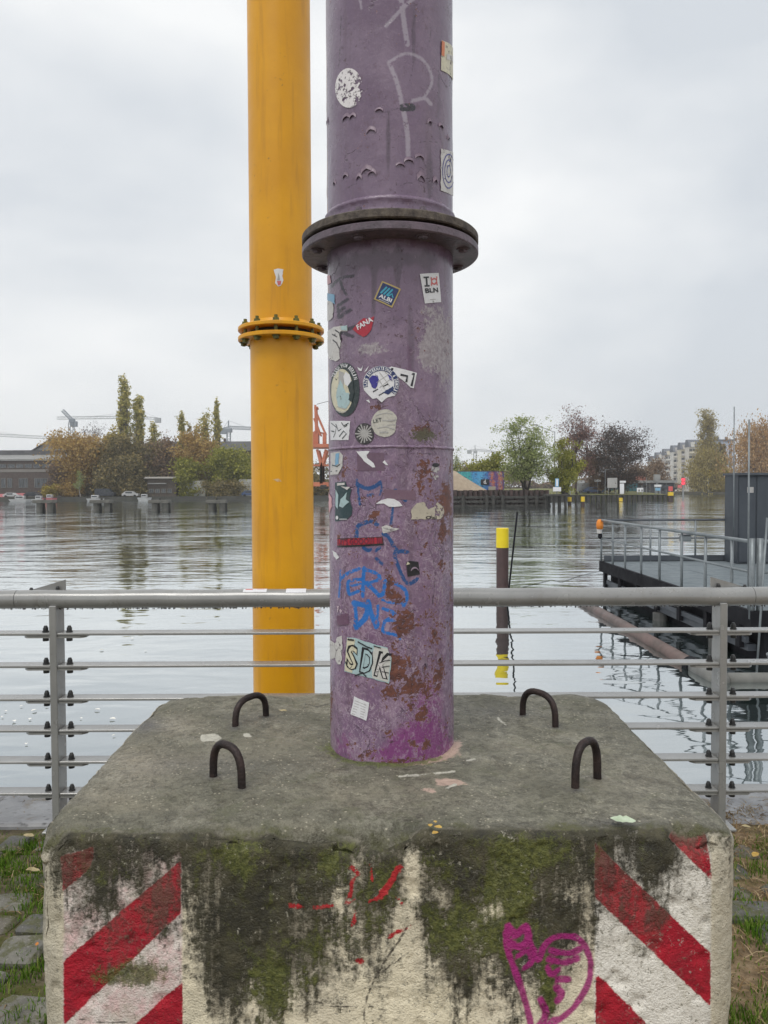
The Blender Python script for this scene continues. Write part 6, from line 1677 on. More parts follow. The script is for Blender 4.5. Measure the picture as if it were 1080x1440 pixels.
MB().add(V3, Fc).build('lettering', WH, pat)
sp_ = thing('sand_heap', 'sloping beige heap in front of the mural', 'heap', (float(at(655, 690, 126)[0]), 126, zr))
pts = [at(600, 690.5, 126), at(622, 661, 126), at(640, 662, 126), at(655, 671, 126), at(670, 681, 126), at(687, 690.5, 126)]
hv = [(float(p[0]), float(p[2])) for p in pts]
V, Fc = [], []
m = 9
for i, (hx, hz) in enumerate(hv):
    for j in range(m):
        t_ = j / (m - 1)
        V.append((hx + random.uniform(-.12, .12), 124 + 6 * t_, zr - .05 + (hz - zr + .05) * max(0, math.sin(math.pi * t_)) ** .8 + random.uniform(-.06, .06)))
for i in range(len(hv) - 1):
    for j in range(m - 1): Fc.append([i * m + j, i * m + m + j, i * m + m + j + 1, i * m + j + 1])
MB().add(V, Fc).build('heap_body', simple('beige_sand', (.42, .34, .25), (.33, .26, .19), .9, scale=2, bump=.05, bscale=8), sp_, smooth=True)

# ------------------------------------------------------------------ right quay wall: sheet piles, fender beams, timber piles
M_PILE = simple('rusty_sheet_pile', (.075, .045, .040), (.045, .034, .032), .75, .2, scale=1.2, bump=.02, bscale=6)
M_TIMB = simple('black_timber', (.028, .027, .025), (.055, .052, .045), .85, scale=2, bump=.02, bscale=9)
M_CONC = simple('far_pile_concrete', (.13, .125, .11), (.085, .083, .073), .85, scale=1.5)
qwall = thing('sheet_pile_wall', 'dark sheet pile wall with timber fenders along the right quay', 'wall', ((xq0 + xq1) / 2, Rb, WATER))
k = 0
xx = xq0 - 3
while xx < xq1:
    pr_ = MB().prism([(xx, Rb - .25), (xx + .18, Rb - .62), (xx + .52, Rb - .62), (xx + .70, Rb - .25), (xx + .70, Rb - .2), (xx, Rb - .2)], 'z', WATER - .8, zr + .10 + .04 * math.sin(k * 2.3))
    pr_.build('sheet_pile', M_PILE, qwall)
    xx += .78; k += 1
for z_ in (float(at(700, 699, Rb)[2]), float(at(700, 705, Rb)[2]), float(at(700, 711, Rb)[2])):
    MB().box2((xq0 - 3, Rb - 1.05, z_ - .22), (xq1 + .3, Rb - .66, z_ + .16), .03).build('fender_beam', M_TIMB, qwall)
for x_ in (650, 683, 692, 705, 738, 752, 768):
    X = float(at(x_, 700, Rb)[0])
    MB().tube([(X, Rb - 1.4, WATER - .8), (X, Rb - 1.4, .65)], .26, 10).build('timber_pile', M_TIMB, qwall)
# dolphin with the waterway sign at the corner of the wall
dl = thing('mooring_dolphin', 'cluster of dark piles carrying the blue waterway sign', 'mooring', (float(at(782, 710, Rb - 4)[0]), Rb - 4, WATER))
for dx, dy in ((-1.6, 0), (-.5, -.6), (.5, .2), (1.4, -.3), (-1, .9), (.8, 1)):
    X = ROOT[dl.name][0] + dx
    MB().tube([(X, Rb - 4 + dy, WATER - 1), (X - dx * .12, Rb - 4 + dy * .8, .55)], .2, 10).build('pile', M_TIMB, dl)
MB().box((ROOT[dl.name][0], Rb - 4, .62), (3.6, 2.2, .3), 0, .04).build('cap', M_TIMB, dl)
sg = thing('waterway_sign', 'tall blue and white waterway sign on the pile cluster', 'sign', (float(at(783, 692, Rb - 4)[0]), Rb - 4, .77))
sx = ROOT[sg.name][0]
MB().box2((sx - .06, Rb - 4.05, .77), (sx + .06, Rb - 3.95, float(at(783, 684, Rb - 4)[2]))).build('post', M_FRAME, sg)
MB().box2((sx - .6, Rb - 4.15, float(at(783, 691, Rb - 4)[2])), (sx + .6, Rb - 4.06, float(at(783, 685, Rb - 4)[2]))).build('lower_panel', WH, sg)
bp_ = MB().box2((sx - .26, Rb - 4.15, float(at(783, 684.5, Rb - 4)[2])), (sx + .26, Rb - 4.06, float(at(783, 673, Rb - 4)[2]))).build('blue_panel', SKY, sg)
MB().box2((sx - .13, Rb - 4.17, float(at(783, 683.5, Rb - 4)[2])), (sx + .13, Rb - 4.155, float(at(783, 674, Rb - 4)[2]))).build('white_stripe', WH, bp_)
# lawn spit edge
le = thing('lawn_edge_wall', 'low dark sheet pile edge of the grassy spit', 'wall', ((xp0 + xp1) / 2, pw, WATER))
xx = xp0 - 4; k = 0
while xx < xp1 - .5:
    MB().prism([(xx, pw - .1), (xx + .2, pw - .5), (xx + .8, pw - .5), (xx + 1.0, pw - .1)], 'z', WATER - .8, zp - .05).build('sheet_pile', M_TIMB, le)
    xx += 1.12; k += 1
MB().box2((xp0 - 4, pw - .55, zp - .045), (xp1, pw + .2, zp + .06)).build('capping_beam', M_TIMB, le)
M_YTOP = simple('signal_yellow', (.72, .50, .02), (.62, .42, .02), .5, scale=2)
def ypile(x_, ybot, ytop, Y, r_, label):
    t = thing('mooring_pile', label, 'pile', (float(at(x_, ybot, Y)[0]), Y, WATER))
    X = ROOT[t.name][0]; z1 = float(at(x_, ytop, Y)[2])
    MB().tube([(X, Y, WATER - 1), (X, Y, z1 - .75)], r_, 14).build('shaft', M_PILE, t, smooth=False)
    MB().tube([(X, Y, z1 - .75), (X, Y, z1)], r_ * 1.06, 14).build('yellow_cap', M_YTOP, t)
    return t
ypile(819.5, 716, 698.5, 118, .28, 'rusty mooring pile with yellow cap at the left end of the lawn')
ypile(873, 706, 700, 160, .35, 'mooring pile with yellow cap in front of the white panel')
ypile(943, 706, 692, 162, .55, 'thick mooring pile with yellow cap at the tip of the lawn')
ypile(801, 712, 699, 130, .30, 'dark pile beside the corner of the lawn')
M_STEEL = simple('galvanised_steel', (.34, .35, .36), (.26, .27, .28), .5, .4, scale=4)
def board(x0, x1, y0, y1, Y, zb, label, mat, legs=2, name='notice_board', cat='sign'):
    if zb == zp: zb = zlawn(Y)
    a, b = at(x0, y1, Y), at(x1, y0, Y)
    t = thing(name, label, cat, (float((a[0] + b[0]) / 2), Y, zb))
    for k in range(legs):
        X = float(a[0] + (b[0] - a[0]) * ((k + .5) / legs if legs == 1 else .12 + .76 * k / max(1, legs - 1)))
        MB().box2((X - .06, Y + .01, zb), (X + .06, Y + .12, float(b[2]) - .1)).build('post', M_STEEL, t)
    p = MB().box2((a[0], Y - .06, a[2]), (b[0], Y, b[2])).build('panel', mat, t)
    return t, p, a, b
board(854, 868, 672, 686, 172, zp, 'large pale picture board on the lawn', GRY)
t, p, a, b = board(871.5, 877.5, 680, 694.5, 169, zp, 'narrow white panel standing on the lawn', WH, 1)
board(871.5, 880, 676, 679, 171, zp, 'small white plate above the narrow white panel', WH, 1)
t, p, a, b = board(895.5, 904.5, 686, 692, 169.5, zp, 'white notice board on two legs right of the narrow panel', WH)
for k in range(2):
    X = float(a[0]) + .3 + k * .65
    MB().prism([(X, float(a[2]) + .15), (X + .35, float(a[2]) + .15), (X + .18, float(b[2]) - .15)], 'y', 169.40, 169.43).build('symbol', DGR, p)
board(920, 930, 681.5, 684.5, 172, zp, 'white and blue double plate on the lawn near its tip', WH)
board(921.5, 928.5, 686, 690, 171, zp, 'blue plate below the white double plate', SKY)
board(812, 822, 675.5, 679.5, 174, zp, 'white plate in front of the yellow green tree', WH, 1)
board(836, 845, 674, 677.5, 176, zp, 'white plate above the parked vans', WH, 1)
board(940, 946, 684, 690.5, 180, zp, 'red and white plate near the lawn tip', paper('red_white_print', (.62, .10, .10), .2), 1)
board(953, 959, 682, 686, 230, zp, 'red plate over the water beyond the lawn', RED2, 1)
# signal with red lights at the lock entrance
tl = thing('signal_light', 'red river signal lights beyond the lawn tip', 'signal', (float(at(961, 692, 215)[0]), 215, WATER))
X = ROOT[tl.name][0]
MB().box2((X - .15, 215, WATER - .5), (X + .15, 215.3, float(at(960, 673, 215)[2]))).build('post', M_STEEL, tl)
MB().box2((X - .65, 214.7, float(at(960, 682, 215)[2])), (X + .55, 214.98, float(at(960, 672, 215)[2]))).build('housing', RED2, tl)
ne = NT('red_signal_lamp'); em = ne.t.nodes.new('ShaderNodeEmission'); em.inputs[0].default_value = (1, .06, .10, 1); em.inputs[1].default_value = 1.6
ne.t.links.new(em.outputs[0], ne.out.inputs[0])
for y_ in (674.5, 679.5):
    c_ = at(960.6, y_, 214.6)
    MB().tube([(c_[0], 214.55, c_[2]), (c_[0], 214.69, c_[2])], .42, 16).build('red_lamp', ne.m, tl)
# lamp posts
def lamp(x_, yb_, yt_, Y, zb, label, arm, r_=.09):
    if zb == zp: zb = zlawn(Y)
    b = at(x_, yb_, Y); t = thing('street_lamp', label, 'street lamp', (float(b[0]), Y, zb))
    X = float(b[0]); zt_ = float(at(x_, yt_, Y)[2])
    MB().tube([(X, Y, zb - .1), (X, Y, zt_)], [r_ * 1.3, r_ * .8], 8).build('pole', M_STEEL, t)
    if arm:
        e = at(x_ + arm[0], yt_ + arm[1], Y)
        MB().tube([(X, Y, zt_ - .1), (float(e[0]), Y, float(e[2]))], r_ * .7, 8).build('arm', M_STEEL, t)
        MB().box((float(e[0]), Y, float(e[2]) - .06), (.9, .35, .18), 0, .04).build('lamp_head', M_ROOFG, t)
    return t
lamp(780, 690, 607, 128, zr, 'tall lamp post with long arm reaching over the several-stemmed tree', (-28, -10), .08)
lamp(851, 694, 660, 173, zp, 'slim lamp post in the middle of the lawn', (12, -1), .07)
lamp(802, 694, 667, 171, zp, 'slim post with grey plates left of the lawn', None, .1)
lamp(909, 692, 672, 176, zp, 'thin pale pole before the grey pavilion', None, .07)
lamp(996, 693, 672, 329, -.1, 'pale thin pole in front of the yellow shrub', None, .12)
tw = thing('gauge_tower', 'pale gauge tower behind the pavilion', 'tower', (float(at(924, 690, 196)[0]), 196, zp))
X = ROOT[tw.name][0]
MB().box2((X - .12, 196, zp), (X + .12, 196.3, float(at(924, 668, 196)[2]))).build('mast', M_STEEL, tw)
MB().box2((X - .75, 195.8, float(at(924, 677, 196)[2])), (X + .75, 196.6, float(at(924, 667, 196)[2]))).build('cabin', M_ROOFG, tw)
# parked vans, mobile homes and cars (small in the picture)
M_GLASSD = simple('car_glass', (.03, .035, .04), None, .1, spec=.7)
M_TYRE = simple('tyre', (.02, .02, .02), None, .85)
def vehicle(kind, x_, Y, zb, L, H, mat, label, name, cat):
    if zb == zp: zb = zlawn(Y)
    t = thing(name, label, cat, (float(at(x_, 690, Y)[0]), Y, zb)); X = ROOT[t.name][0]
    if kind == 'van': prof = [(-L / 2, .35), (L / 2, .35), (L / 2, H * .52), (L / 2 - .75, H * .60), (L / 2 - 1.35, H), (-L / 2, H)]
    else: prof = [(-L / 2, .32), (L / 2, .32), (L / 2, H * .55), (L / 2 - 1.0, H * .62), (L / 2 - 1.7, H), (-L / 2 + 1.0, H), (-L / 2 + .3, H * .66), (-L / 2, H * .6)]
    MB().prism([(X + a, zb + b) for a, b in prof], 'y', Y - .9, Y + .9).build('body', mat, t)
    w0, w1 = (L / 2 - 2.2, L / 2 - 1.15) if kind == 'van' else (-L / 2 + 1.0, L / 2 - 1.6)
    MB().box2((X + w0, Y - .93, zb + H * .62), (X + w1, Y - .905, zb + H * .88)).build('side_window', M_GLASSD, t)
    for dx in (-L / 2 + .8, L / 2 - .85):
        MB().tube([(X + dx, Y - .94, zb + .33), (X + dx, Y - .72, zb + .33)], .33, 14).build('wheel', M_TYRE, t)
    return t
M_WHT = simple('white_car_paint', (.46, .46, .46), None, .3, scale=1); M_DRK = simple('dark_car_paint', (.03, .035, .045), None, .3, scale=1); M_BLUC = simple('blue_car_paint', (.05, .09, .20), None, .3, scale=1); M_TEALC = simple('teal_container_paint', (.04, .13, .16), (.05, .16, .18), .6, scale=1); M_REDC = simple('red_awning', (.40, .13, .14), (.32, .10, .11), .8, scale=1)
vehicle('van', 826, 180, zp, 5.2, 2.4, M_WHT, 'white van parked behind the lawn', 'parked_van', 'van')
vehicle('car', 834, 177, zp, 4.3, 1.5, M_BLUC, 'dark blue car in front of the white van', 'parked_car', 'car')
vehicle('van', 845, 186, zp, 5.5, 2.5, M_TEALC, 'teal van left of the picture board', 'parked_van', 'van')
vehicle('car', 938, 192, zp, 4.3, 1.5, M_DRK, 'dark car near the tip of the lawn', 'parked_car', 'car')
vehicle('car', 184, LB - 8, zl, 4.4, 1.6, M_WHT, 'white car under the dark trees on the left bank', 'parked_car', 'car')
vehicle('van', 148, LB - 8, zl, 5.2, 2.3, M_DRK, 'dark van behind the second mooring dolphin', 'parked_van', 'van')
vehicle('car', 352, LB - 9, zl, 4.4, 1.6, M_BLUC, 'blue car beside the yellow pipe on the left bank', 'parked_car', 'car')
vehicle('car', 46, LB - 9, zl, 4.2, 1.5, M_DRK, 'dark car between the red awnings and the pink boat', 'parked_car', 'car')
vehicle('car', 17, LB - 10.5, zl, 4.2, 1.3, M_WHT, 'white car in front of the left red awning', 'parked_car', 'car')
def container(x0, x1, y0, y1, Y, zb, mat, label, name='container'):
    if zb == zp: zb = zlawn(Y)
    a, b = at(x0, y1, Y), at(x1, y0, Y)
    t = thing(name, label, 'container', (float((a[0] + b[0]) / 2), Y, zb))
    MB().box2((a[0], Y, zb + .1), (b[0], Y + 2.5, b[2]), .04).build('body', mat, t)
    m = max(2, int((b[0] - a[0]) / 1.2))
    for k in range(m + 1):
        X = float(a[0] + (b[0] - a[0]) * k / m)
        MB().box((X, Y - .03, float(zb + .1 + b[2]) / 2), (.14, .08, float(b[2] - zb) - .3)).build('rib', mat, t)
    MB().box2((float(a[0]) + .1, Y + .1, zb), (float(b[0]) - .1, Y + 2.4, zb + .095)).build('skid', M_ROOFD, t)
    return t
M_WCON = simple('off_white_container', (.46, .46, .42), (.38, .38, .34), .7, scale=1)
container(262, 288, 676, 688, LB - 4, zl, M_WCON, 'off-white container left of the dark hedge')
container(336, 362, 674, 686, LB - 5, zl, M_WCON, 'off-white container half hidden by the yellow pipe')
container(882, 896, 680, 689, 190, zp, M_TEALC, 'teal container below the red roof')
container(818, 832, 683, 689.5, 184, zp, M_TEALC, 'teal container left of the parked vans')
# awnings, boats on the left bank
def awning(x0, x1, yt, yb, Y, label, mat):
    a, b = at(x0, yb, Y), at(x1, yt, Y)
    t = thing('awning', label, 'awning', (float((a[0] + b[0]) / 2), Y, zl))
    X0, X1, Z0, Z1 = float(a[0]), float(b[0]), float(a[2]), float(b[2])
    MB().prism([(Y - 1.2, Z0), (Y, Z1), (Y + 1.2, Z0), (Y, Z1 - .12)], 'x', X0, X1).build('canopy', mat, t)
    for X in (X0 + .1, X1 - .1): MB().box2((X - .05, Y - .05, zl), (X + .05, Y + .05, Z1 - .13)).build('post', M_STEEL, t)
awning(-4, 9, 694.5, 699, LB - 9, 'red awning at the left edge of the picture', M_REDC)
awning(21, 37, 693.5, 699, LB - 9, 'red awning left of the pink boat', M_REDC)
def boat(x_, Y, L, mat, label, H=.9):
    X = float(at(x_, 700, Y)[0]); t = thing('moored_boat', label, 'boat', (X, Y, WATER))
    pr = [(-.5, -.62), (.28, -.62), (.5, 0), (.28, .62), (-.5, .62)]
    V = [(X + a * L * .8, Y + b * 1.1, WATER - .2) for a, b in pr] + [(X + a * L, Y + b * 1.6, WATER + H) for a, b in pr]
    MB().add(V, [[4, 3, 2, 1, 0], [5, 6, 7, 8, 9]] + [[i, (i + 1) % 5, 5 + (i + 1) % 5, 5 + i] for i in range(5)]).build('hull', mat, t)
    c = MB().box2((X - L * .25, Y - .6, WATER + H + .01), (X + L * .15, Y + .6, WATER + H + .9), .1).build('cabin', M_WHT, t)
    MB().box2((X - L * .2, Y - .62, WATER + H + .35), (X + L * .1, Y - .605, WATER + H + .7)).build('window', M_GLASSD, c)
boat(71, Lb - 3, 3.6, M_REDC, 'red and white motor boat moored left of the birch')
boat(56, Lb - 3, 4.0, M_WHT, 'white boat moored left of the red boat', .6)
boat(30, Lb - 3, 6.0, M_WHT, 'white boat moored under the red awnings', .6)
boat(135, Lb - 3, 4.5, M_WHT, 'white boat behind the second mooring dolphin', .7)
boat(204, Lb - 3, 3.6, M_WHT, 'small white boat by the pale roofed shed', .9)
# mooring dolphins in the river on the left
words = ['concrete mooring dolphin furthest left in the river', 'second concrete mooring dolphin from the left', 'third concrete mooring dolphin from the left', 'fourth concrete mooring dolphin from the left', 'mooring dolphin partly hidden by the yellow pipe']
for k, x_ in enumerate((63, 143, 225, 305, 366)):
    Y = 103.0; X = float(at(x_, 710, Y)[0])
    t = thing('mooring_dolphin', words[k], 'mooring', (X, Y, WATER), 'concrete mooring dolphins on the left')
    zc_ = float(at(x_, 703, Y)[2])
    for dx in (-.72, .72):
        MB().tube([(X + dx, Y, WATER - 1.2), (X + dx, Y, zc_ - .45)], .40, 14).build('pile', M_CONC, t)
        MB().tube([(X + dx + .5, Y + .5, WATER - 1.2), (X + dx + .35, Y + .4, zc_ - .45)], .2, 8).build('fender_pile', M_TIMB, t)
    MB().box((X, Y, zc_ - .22), (2.7, 1.6, .44), 0, .05).build('cap', M_CONC, t)
    MB().tube([(X, Y, zc_), (X, Y, zc_ + .22)], .14, 10).build('bollard', M_TIMB, t)

# ------------------------------------------------------------------ cranes
M_CRN = simple('grey_crane_steel', (.22, .25, .29), (.30, .33, .36), .6, scale=.4)
M_CRN_HAZED = simple('hazed_crane_steel', (.40, .42, .43), (.48, .50, .50), .6, scale=.4)  # farther cranes: fading by haze put into the steel colour
M_CRO = simple('orange_crane_paint', (.50, .16, .085), (.42, .13, .07), .6, scale=.8)
def lattice(mb, a, b, wd, n_, r_):
    a, b = np.array(a, float), np.array(b, float); t = (b - a) / np.linalg.norm(b - a)
    up = np.array((0, 0, 1.0)) if abs(t[2]) < .9 else np.array((0, 1.0, 0)); s = np.cross(t, up); s /= np.linalg.norm(s); up = np.cross(s, t)
    C = [s * i * wd / 2 + up * j * wd / 2 for i, j in ((-1, -1), (1, -1), (1, 1), (-1, 1))]
    for c in C: mb.bar(a + c, b + c, r_, r_)
    for k in range(n_):
        p0, p1 = a + (b - a) * k / n_, a + (b - a) * (k + 1) / n_
        for i in range(4):
            c, d = C[i], C[(i + 1) % 4]
            mb.bar(p0 + (c if k % 2 else d), p1 + (d if k % 2 else c), r_ * .6, r_ * .6)
def crane(x_, ytop, Y, label, jib, cj, mat, luff=None, zb=-.2, wd=1.6):
    p = at(x_, ytop, Y); X, Z = float(p[0]), float(p[2])
    t = thing('tower_crane', label, 'crane', (X, Y, zb))
    m = MB(); lattice(m, (X, Y, zb), (X, Y, Z - 1.5), wd, 24, .22); m.build('mast', mat, t)
    MB().box((X + .3, Y, Z - .6), (2.6, 2.0, 1.8), 0, .1).build('cab', mat, t)
    m = MB()
    if luff is not None:
        e = at(*luff, Y); lattice(m, (X, Y, Z), e, 1.3, 12, .2)
    else:
        e = at(*jib, Y); lattice(m, (X, Y, Z + .8), e, 1.3, 26, .2)
    m.build('jib', mat, t)
    e = at(*cj, Y); m = MB(); lattice(m, (X, Y, Z + .6), e, 1.2, 6, .2); m.build('counter_jib', mat, t)
    MB().box((float(e[0]), Y, float(e[2]) - .8), (3.2, 1.6, 2.6), 0, .05).build('counterweight', mat, t)
    if luff is None:
        m = MB(); m.bar((X, Y, Z + .8), (X, Y, Z + 4), .5, .5); j = at(*jib, Y)
        m.bar((X, Y, Z + 4), (X + (float(j[0]) - X) * .6, Y, Z + .8 + (float(j[2]) - Z - .8) * .6 + .6), .12, .12); m.bar((X, Y, Z + 4), (float(e[0]), Y, float(e[2]) + .6), .12, .12)
        m.build('tie_frame', mat, t)
    return t
crane(100.5, 590, 380, 'dark luffing tower crane above the orange tree', None, (104, 594), M_CRN, luff=(88, 577), wd=2.2)
crane(198, 588.5, 420, 'tower crane whose long pale jib runs behind the tallest poplars', (80, 588), (222, 589), M_CRN_HAZED)
crane(321.5, 603.5, 360, 'tower crane with flat jib left of the yellow pipe', (362, 603), (314, 604), M_CRN)
crane(-40, 612, 400, 'pale crane jib above the brick hall at the left edge', (76, 616), (-66, 611), M_CRN_HAZED)
crane(668, 634, 560, 'tiny distant mast behind the olive tree', (700, 636), (660, 634), M_CRN_HAZED, wd=2.2)
# orange harbour crane between the two pipes
oc = thing('harbour_crane', 'orange red portal harbour crane seen between the two pipes', 'crane', (float(at(449, 690, 150)[0]), 150, zl))
q_ = lambda x_, y_, dy=0.0: np.array(at(x_, y_, 150)) + (0, dy, 0)
for dy in (0, 4.5):
    MB().bar(q_(420, 681, dy), q_(462, 681, dy), .5, .8).build('base_beam', M_CRO, oc)
    for xa, xb in ((452, 458.5), (452, 446), (428, 434), (428, 422)):
        MB().bar(q_(xa, 680, dy), q_(xa, 656, dy), .55, .55).build('leg', M_CRO, oc)
        MB().bar(q_(xa, 656, dy), q_(xb, 632, dy), .5, .5).build('brace', M_CRO, oc)
    MB().bar(q_(420, 654, dy), q_(462, 654, dy), .25, .25).build('tie_bar', M_CRO, oc)
    for xa in (424, 455):
        MB().tube([q_(xa, 684.5, dy) + (-.6, 0, 0), q_(xa, 684.5, dy) + (.6, 0, 0)], .45, 12).build('bogie', M_TIMB, oc)
MB().box2(tuple(q_(418, 629.5, -.8)), tuple(q_(462, 624.5, 5.3))).build('platform', M_CRO, oc)
MB().box2(tuple(q_(430, 624.3, .4)), tuple(q_(447, 607, 4))).build('machine_house', M_CRO, oc)
MB().box2(tuple(q_(453.5, 624.3, .2)), tuple(q_(458, 610, 2.4))).build('driver_cabin', M_CRO, oc)
for dy in (.5, 3.5):
    MB().bar(q_(457, 610, dy), q_(444, 580, dy), .3, .3).build('boom_strut', M_CRO, oc)
    MB().bar(q_(450, 612, dy), q_(441, 588, dy), .3, .3).build('boom_strut', M_CRO, oc)
    MB().bar(q_(444, 607, dy), q_(443, 569, dy), .4, .4).build('mast', M_CRO, oc)
MB().bar(q_(440, 606, 2), q_(458, 609, 2), .3, .3).build('cross_beam', M_CRO, oc)
MB().box2(tuple(q_(441, 574, 1)), tuple(q_(446.5, 571.5, 3))).build('mast_head', M_CRO, oc)
MB().tube([q_(444, 567, 2), q_(470, 560, 2)], .05, 5).build('cable', M_TIMB, oc)

# ================================================================== STEEL PLATFORM ON THE RIGHT
M_DECK = simple('grey_deck_grating', (.17, .20, .215), (.13, .155, .17), .6, .2, scale=3, bump=.006, bscale=60)
M_HULL = simple('black_hull_steel', (.009, .009, .012), (.016, .016, .020), .85, 0, scale=1.5, bump=.01, spec=.2)
M_GALV = simple('weathered_galvanised', (.25, .275, .29), (.17, .19, .20), .45, .5, scale=3)
M_BEAM = simple('slate_beam_paint', (.065, .075, .090), (.09, .10, .115), .5, .2, scale=2)
DZ = 1.60 - 1.95
DX0, DX1, DY0, DY1 = 5.75, 13.0, 12.0, 20.5
plat = thing('steel_platform', 'dark floating steel platform with grey deck and railing on the right', 'platform', (DX0 + 3, DY0 + 4, WATER))
nx_, ny_ = 5, 7
for i in range(nx_):
    for j in range(ny_):
        a, b = DX0 + .08 + (DX1 - DX0 - .16) * i / nx_, DX0 + .08 + (DX1 - DX0 - .16) * (i + 1) / nx_
        c, d = DY0 + .08 + (DY1 - DY0 - .16) * j / ny_, DY0 + .08 + (DY1 - DY0 - .16) * (j + 1) / ny_
        MB().box2((a + .008, c + .008, DZ - .05), (b - .008, d - .008, DZ + .003 * ((i + j) % 2)), .004).build('deck_panel', M_DECK, plat)
for lo, hi in (((DX0, DY0, DZ - .26), (DX0 + .07, DY1, DZ + .012)), ((DX0 + .07, DY1 - .07, DZ - .26), (DX1, DY1, DZ + .012)), ((DX0 + .07, DY0, DZ - .26), (DX1, DY0 + .07, DZ + .012))):
    MB().box2(lo, hi).build('edge_channel', M_HULL, plat)
MB().box2((DX0 + .10, DY0 + .3, -1.03), (DX0 + .24, DY1 - .2, -.92)).build('side_girder', M_BEAM, plat)
MB().box2((DX0 + .06, DY0 + .3, -.90), (DX0 + .12, DY1 - .2, -.80)).build('girder_flange', M_BEAM, plat)
MB().box2((DX0 + .27, DY0 + .1, WATER - .5), (DX1 - .3, DY1 - .15, -.62)).build('pontoon', M_HULL, plat)
MB().box2((DX0 + .18, DY0 + .15, -.62), (DX1 - .2, DY1 - .1, DZ - .055)).build('underframe', M_HULL, plat)
for k in range(7):
    Y = DY0 + .5 + k * 1.27
    MB().box2((DX0 + .02, Y - .07, -1.0), (DX0 + .098, Y + .07, DZ - .27)).build('stanchion', M_HULL, plat)
for Y in (DY0 + 1.4, DY0 + 4.2, DY0 + 7.2):
    MB().tube([(DX0 + .10, Y, WATER - .8), (DX0 + .10, Y, -1.04)], .16, 14).build('fender_drum', simple('grey_drum', (.10, .10, .095), (.06, .06, .058), .7, scale=4), plat, smooth=False)
HT = 1.10
ys_ = [20.42, 19.4, 18.4, 17.25, 16.1, 14.9, 13.8, 12.75]
for Y in ys_: MB().tube([(DX0 + .035, Y, DZ - .2), (DX0 + .035, Y, DZ + HT)], .027, 10).build('railing_post', M_GALV, plat, smooth=True)
MB().tube([(DX0 + .035, 20.44, DZ + HT), (DX0 + .035, 12.1, DZ + HT)], .032, 10).build('top_rail', M_GALV, plat, smooth=True)
MB().tube([(DX0 + .035, 20.44, DZ + HT * .56), (DX0 + .035, 12.1, DZ + HT * .56)], .022, 8).build('mid_rail', M_GALV, plat, smooth=True)
for X in (DX0 + 1.35, DX0 + 2.55, DX0 + 3.9): MB().tube([(X, DY1 - .05, DZ - .2), (X, DY1 - .05, DZ + HT)], .027, 10).build('railing_post', M_GALV, plat, smooth=True)
MB().tube([(DX0, DY1 - .05, DZ + HT), (DX1, DY1 - .05, DZ + HT)], .030, 10).build('top_rail', M_BEAM, plat, smooth=True)
MB().tube([(DX0, DY1 - .05, DZ + HT * .56), (DX1, DY1 - .05, DZ + HT * .56)], .020, 8).build('mid_rail', M_BEAM, plat, smooth=True)
MB().box2((DX0 + .1, DY1 - .10, DZ + .015), (DX1, DY1 - .075, DZ + .16)).build('kick_plate', M_BEAM, plat)
for X in (DX0 + .035, DX0 + .16): MB().tube([(X, 12.05, DZ - .12), (X, 12.05, DZ + HT + .05)], .045 if X < 5.8 else .05, 12).build('gate_post', M_GALV, plat, smooth=True)
MB().tube([(DX0 + .16, 12.05, DZ + HT), (DX1, 12.05, DZ + HT)], .032, 10).build('top_rail', M_GALV, plat, smooth=True)
MB().tube([(DX0 + .16, 12.05, DZ + HT * .56), (DX1, 12.05, DZ + HT * .56)], .022, 8).build('mid_rail', M_GALV, plat, smooth=True)
for X in (7.2, 8.5): MB().tube([(X, 12.05, DZ - .12), (X, 12.05, DZ + HT)], .027, 10).build('railing_post', M_GALV, plat, smooth=True)
# cabin on the deck
cx0 = float(at(1037, 780, 19.6)[0]); cz1 = float(at(1035, 666, 19.6)[2])
n = NT('slate_cabin_sheet')
x, y, z = n.xyz()
c = n.mix(n.step(n.noise(2.5, 4, .6, mul=(1, 1, .3)), .3, .7), (.045, .054, .068), (.064, .075, .090))
M_CAB = n.pbr(c, .5, .1, n.bump(n.noise(8, 2), .3, .01), .5)
cab = thing('dark_cabin', 'dark slate grey cabin standing on the platform at the right edge', 'cabin', (cx0 + 1.5, 19.6, DZ))
MB().box2((cx0, 19.6, DZ + .012), (cx0 + 3.2, 20.35, cz1 - .04)).build('body', M_CAB, cab)
for k in range(7): MB().box2((cx0 + .02 + k * .46, 19.575, DZ + .05), (cx0 + .44 + k * .46, 19.598, cz1 - .08), .008).build('wall_panel', M_CAB, cab)
MB().box2((cx0 - .04, 19.52, cz1 - .038), (cx0 + 3.25, 20.4, cz1 + .02)).build('roof', M_BEAM, cab)
MB().box2((cx0 + .22, 19.560, float(at(1040, 693, 19.6)[2])), (cx0 + .38, 19.573, float(at(1040, 685, 19.6)[2]))).build('label_plate', GRY, cab)
# thin poles
def pole(x0, y0, x1, y1, Y0, Y1, r_, label, mat=None):
    a, b = at(x0, y0, Y0), at(x1, y1, Y1)
    t = MB().tube([a, a + (b - a) * .5, b], r_, 10).build('thin_pole', mat or M_GALV, None, True, base=b, label=label, cat='pole')
    return t
pole(1032.5, 572, 1031.5, 786, 19.3, 19.3, .014, 'thin tall pole along the left edge of the dark cabin')
pole(1053.5, 590, 1052, 866, 12.12, 12.12, .014, 'thin tall pole by the platform gate')
pole(1079, 728, 1063, 962, 11.6, 11.3, .016, 'slanting thin pole between gate and water')
pole(727.5, 720, 713, 852, 18.3, 18.6, .022, 'thin leaning rod beside the yellow topped pile', M_HULL)
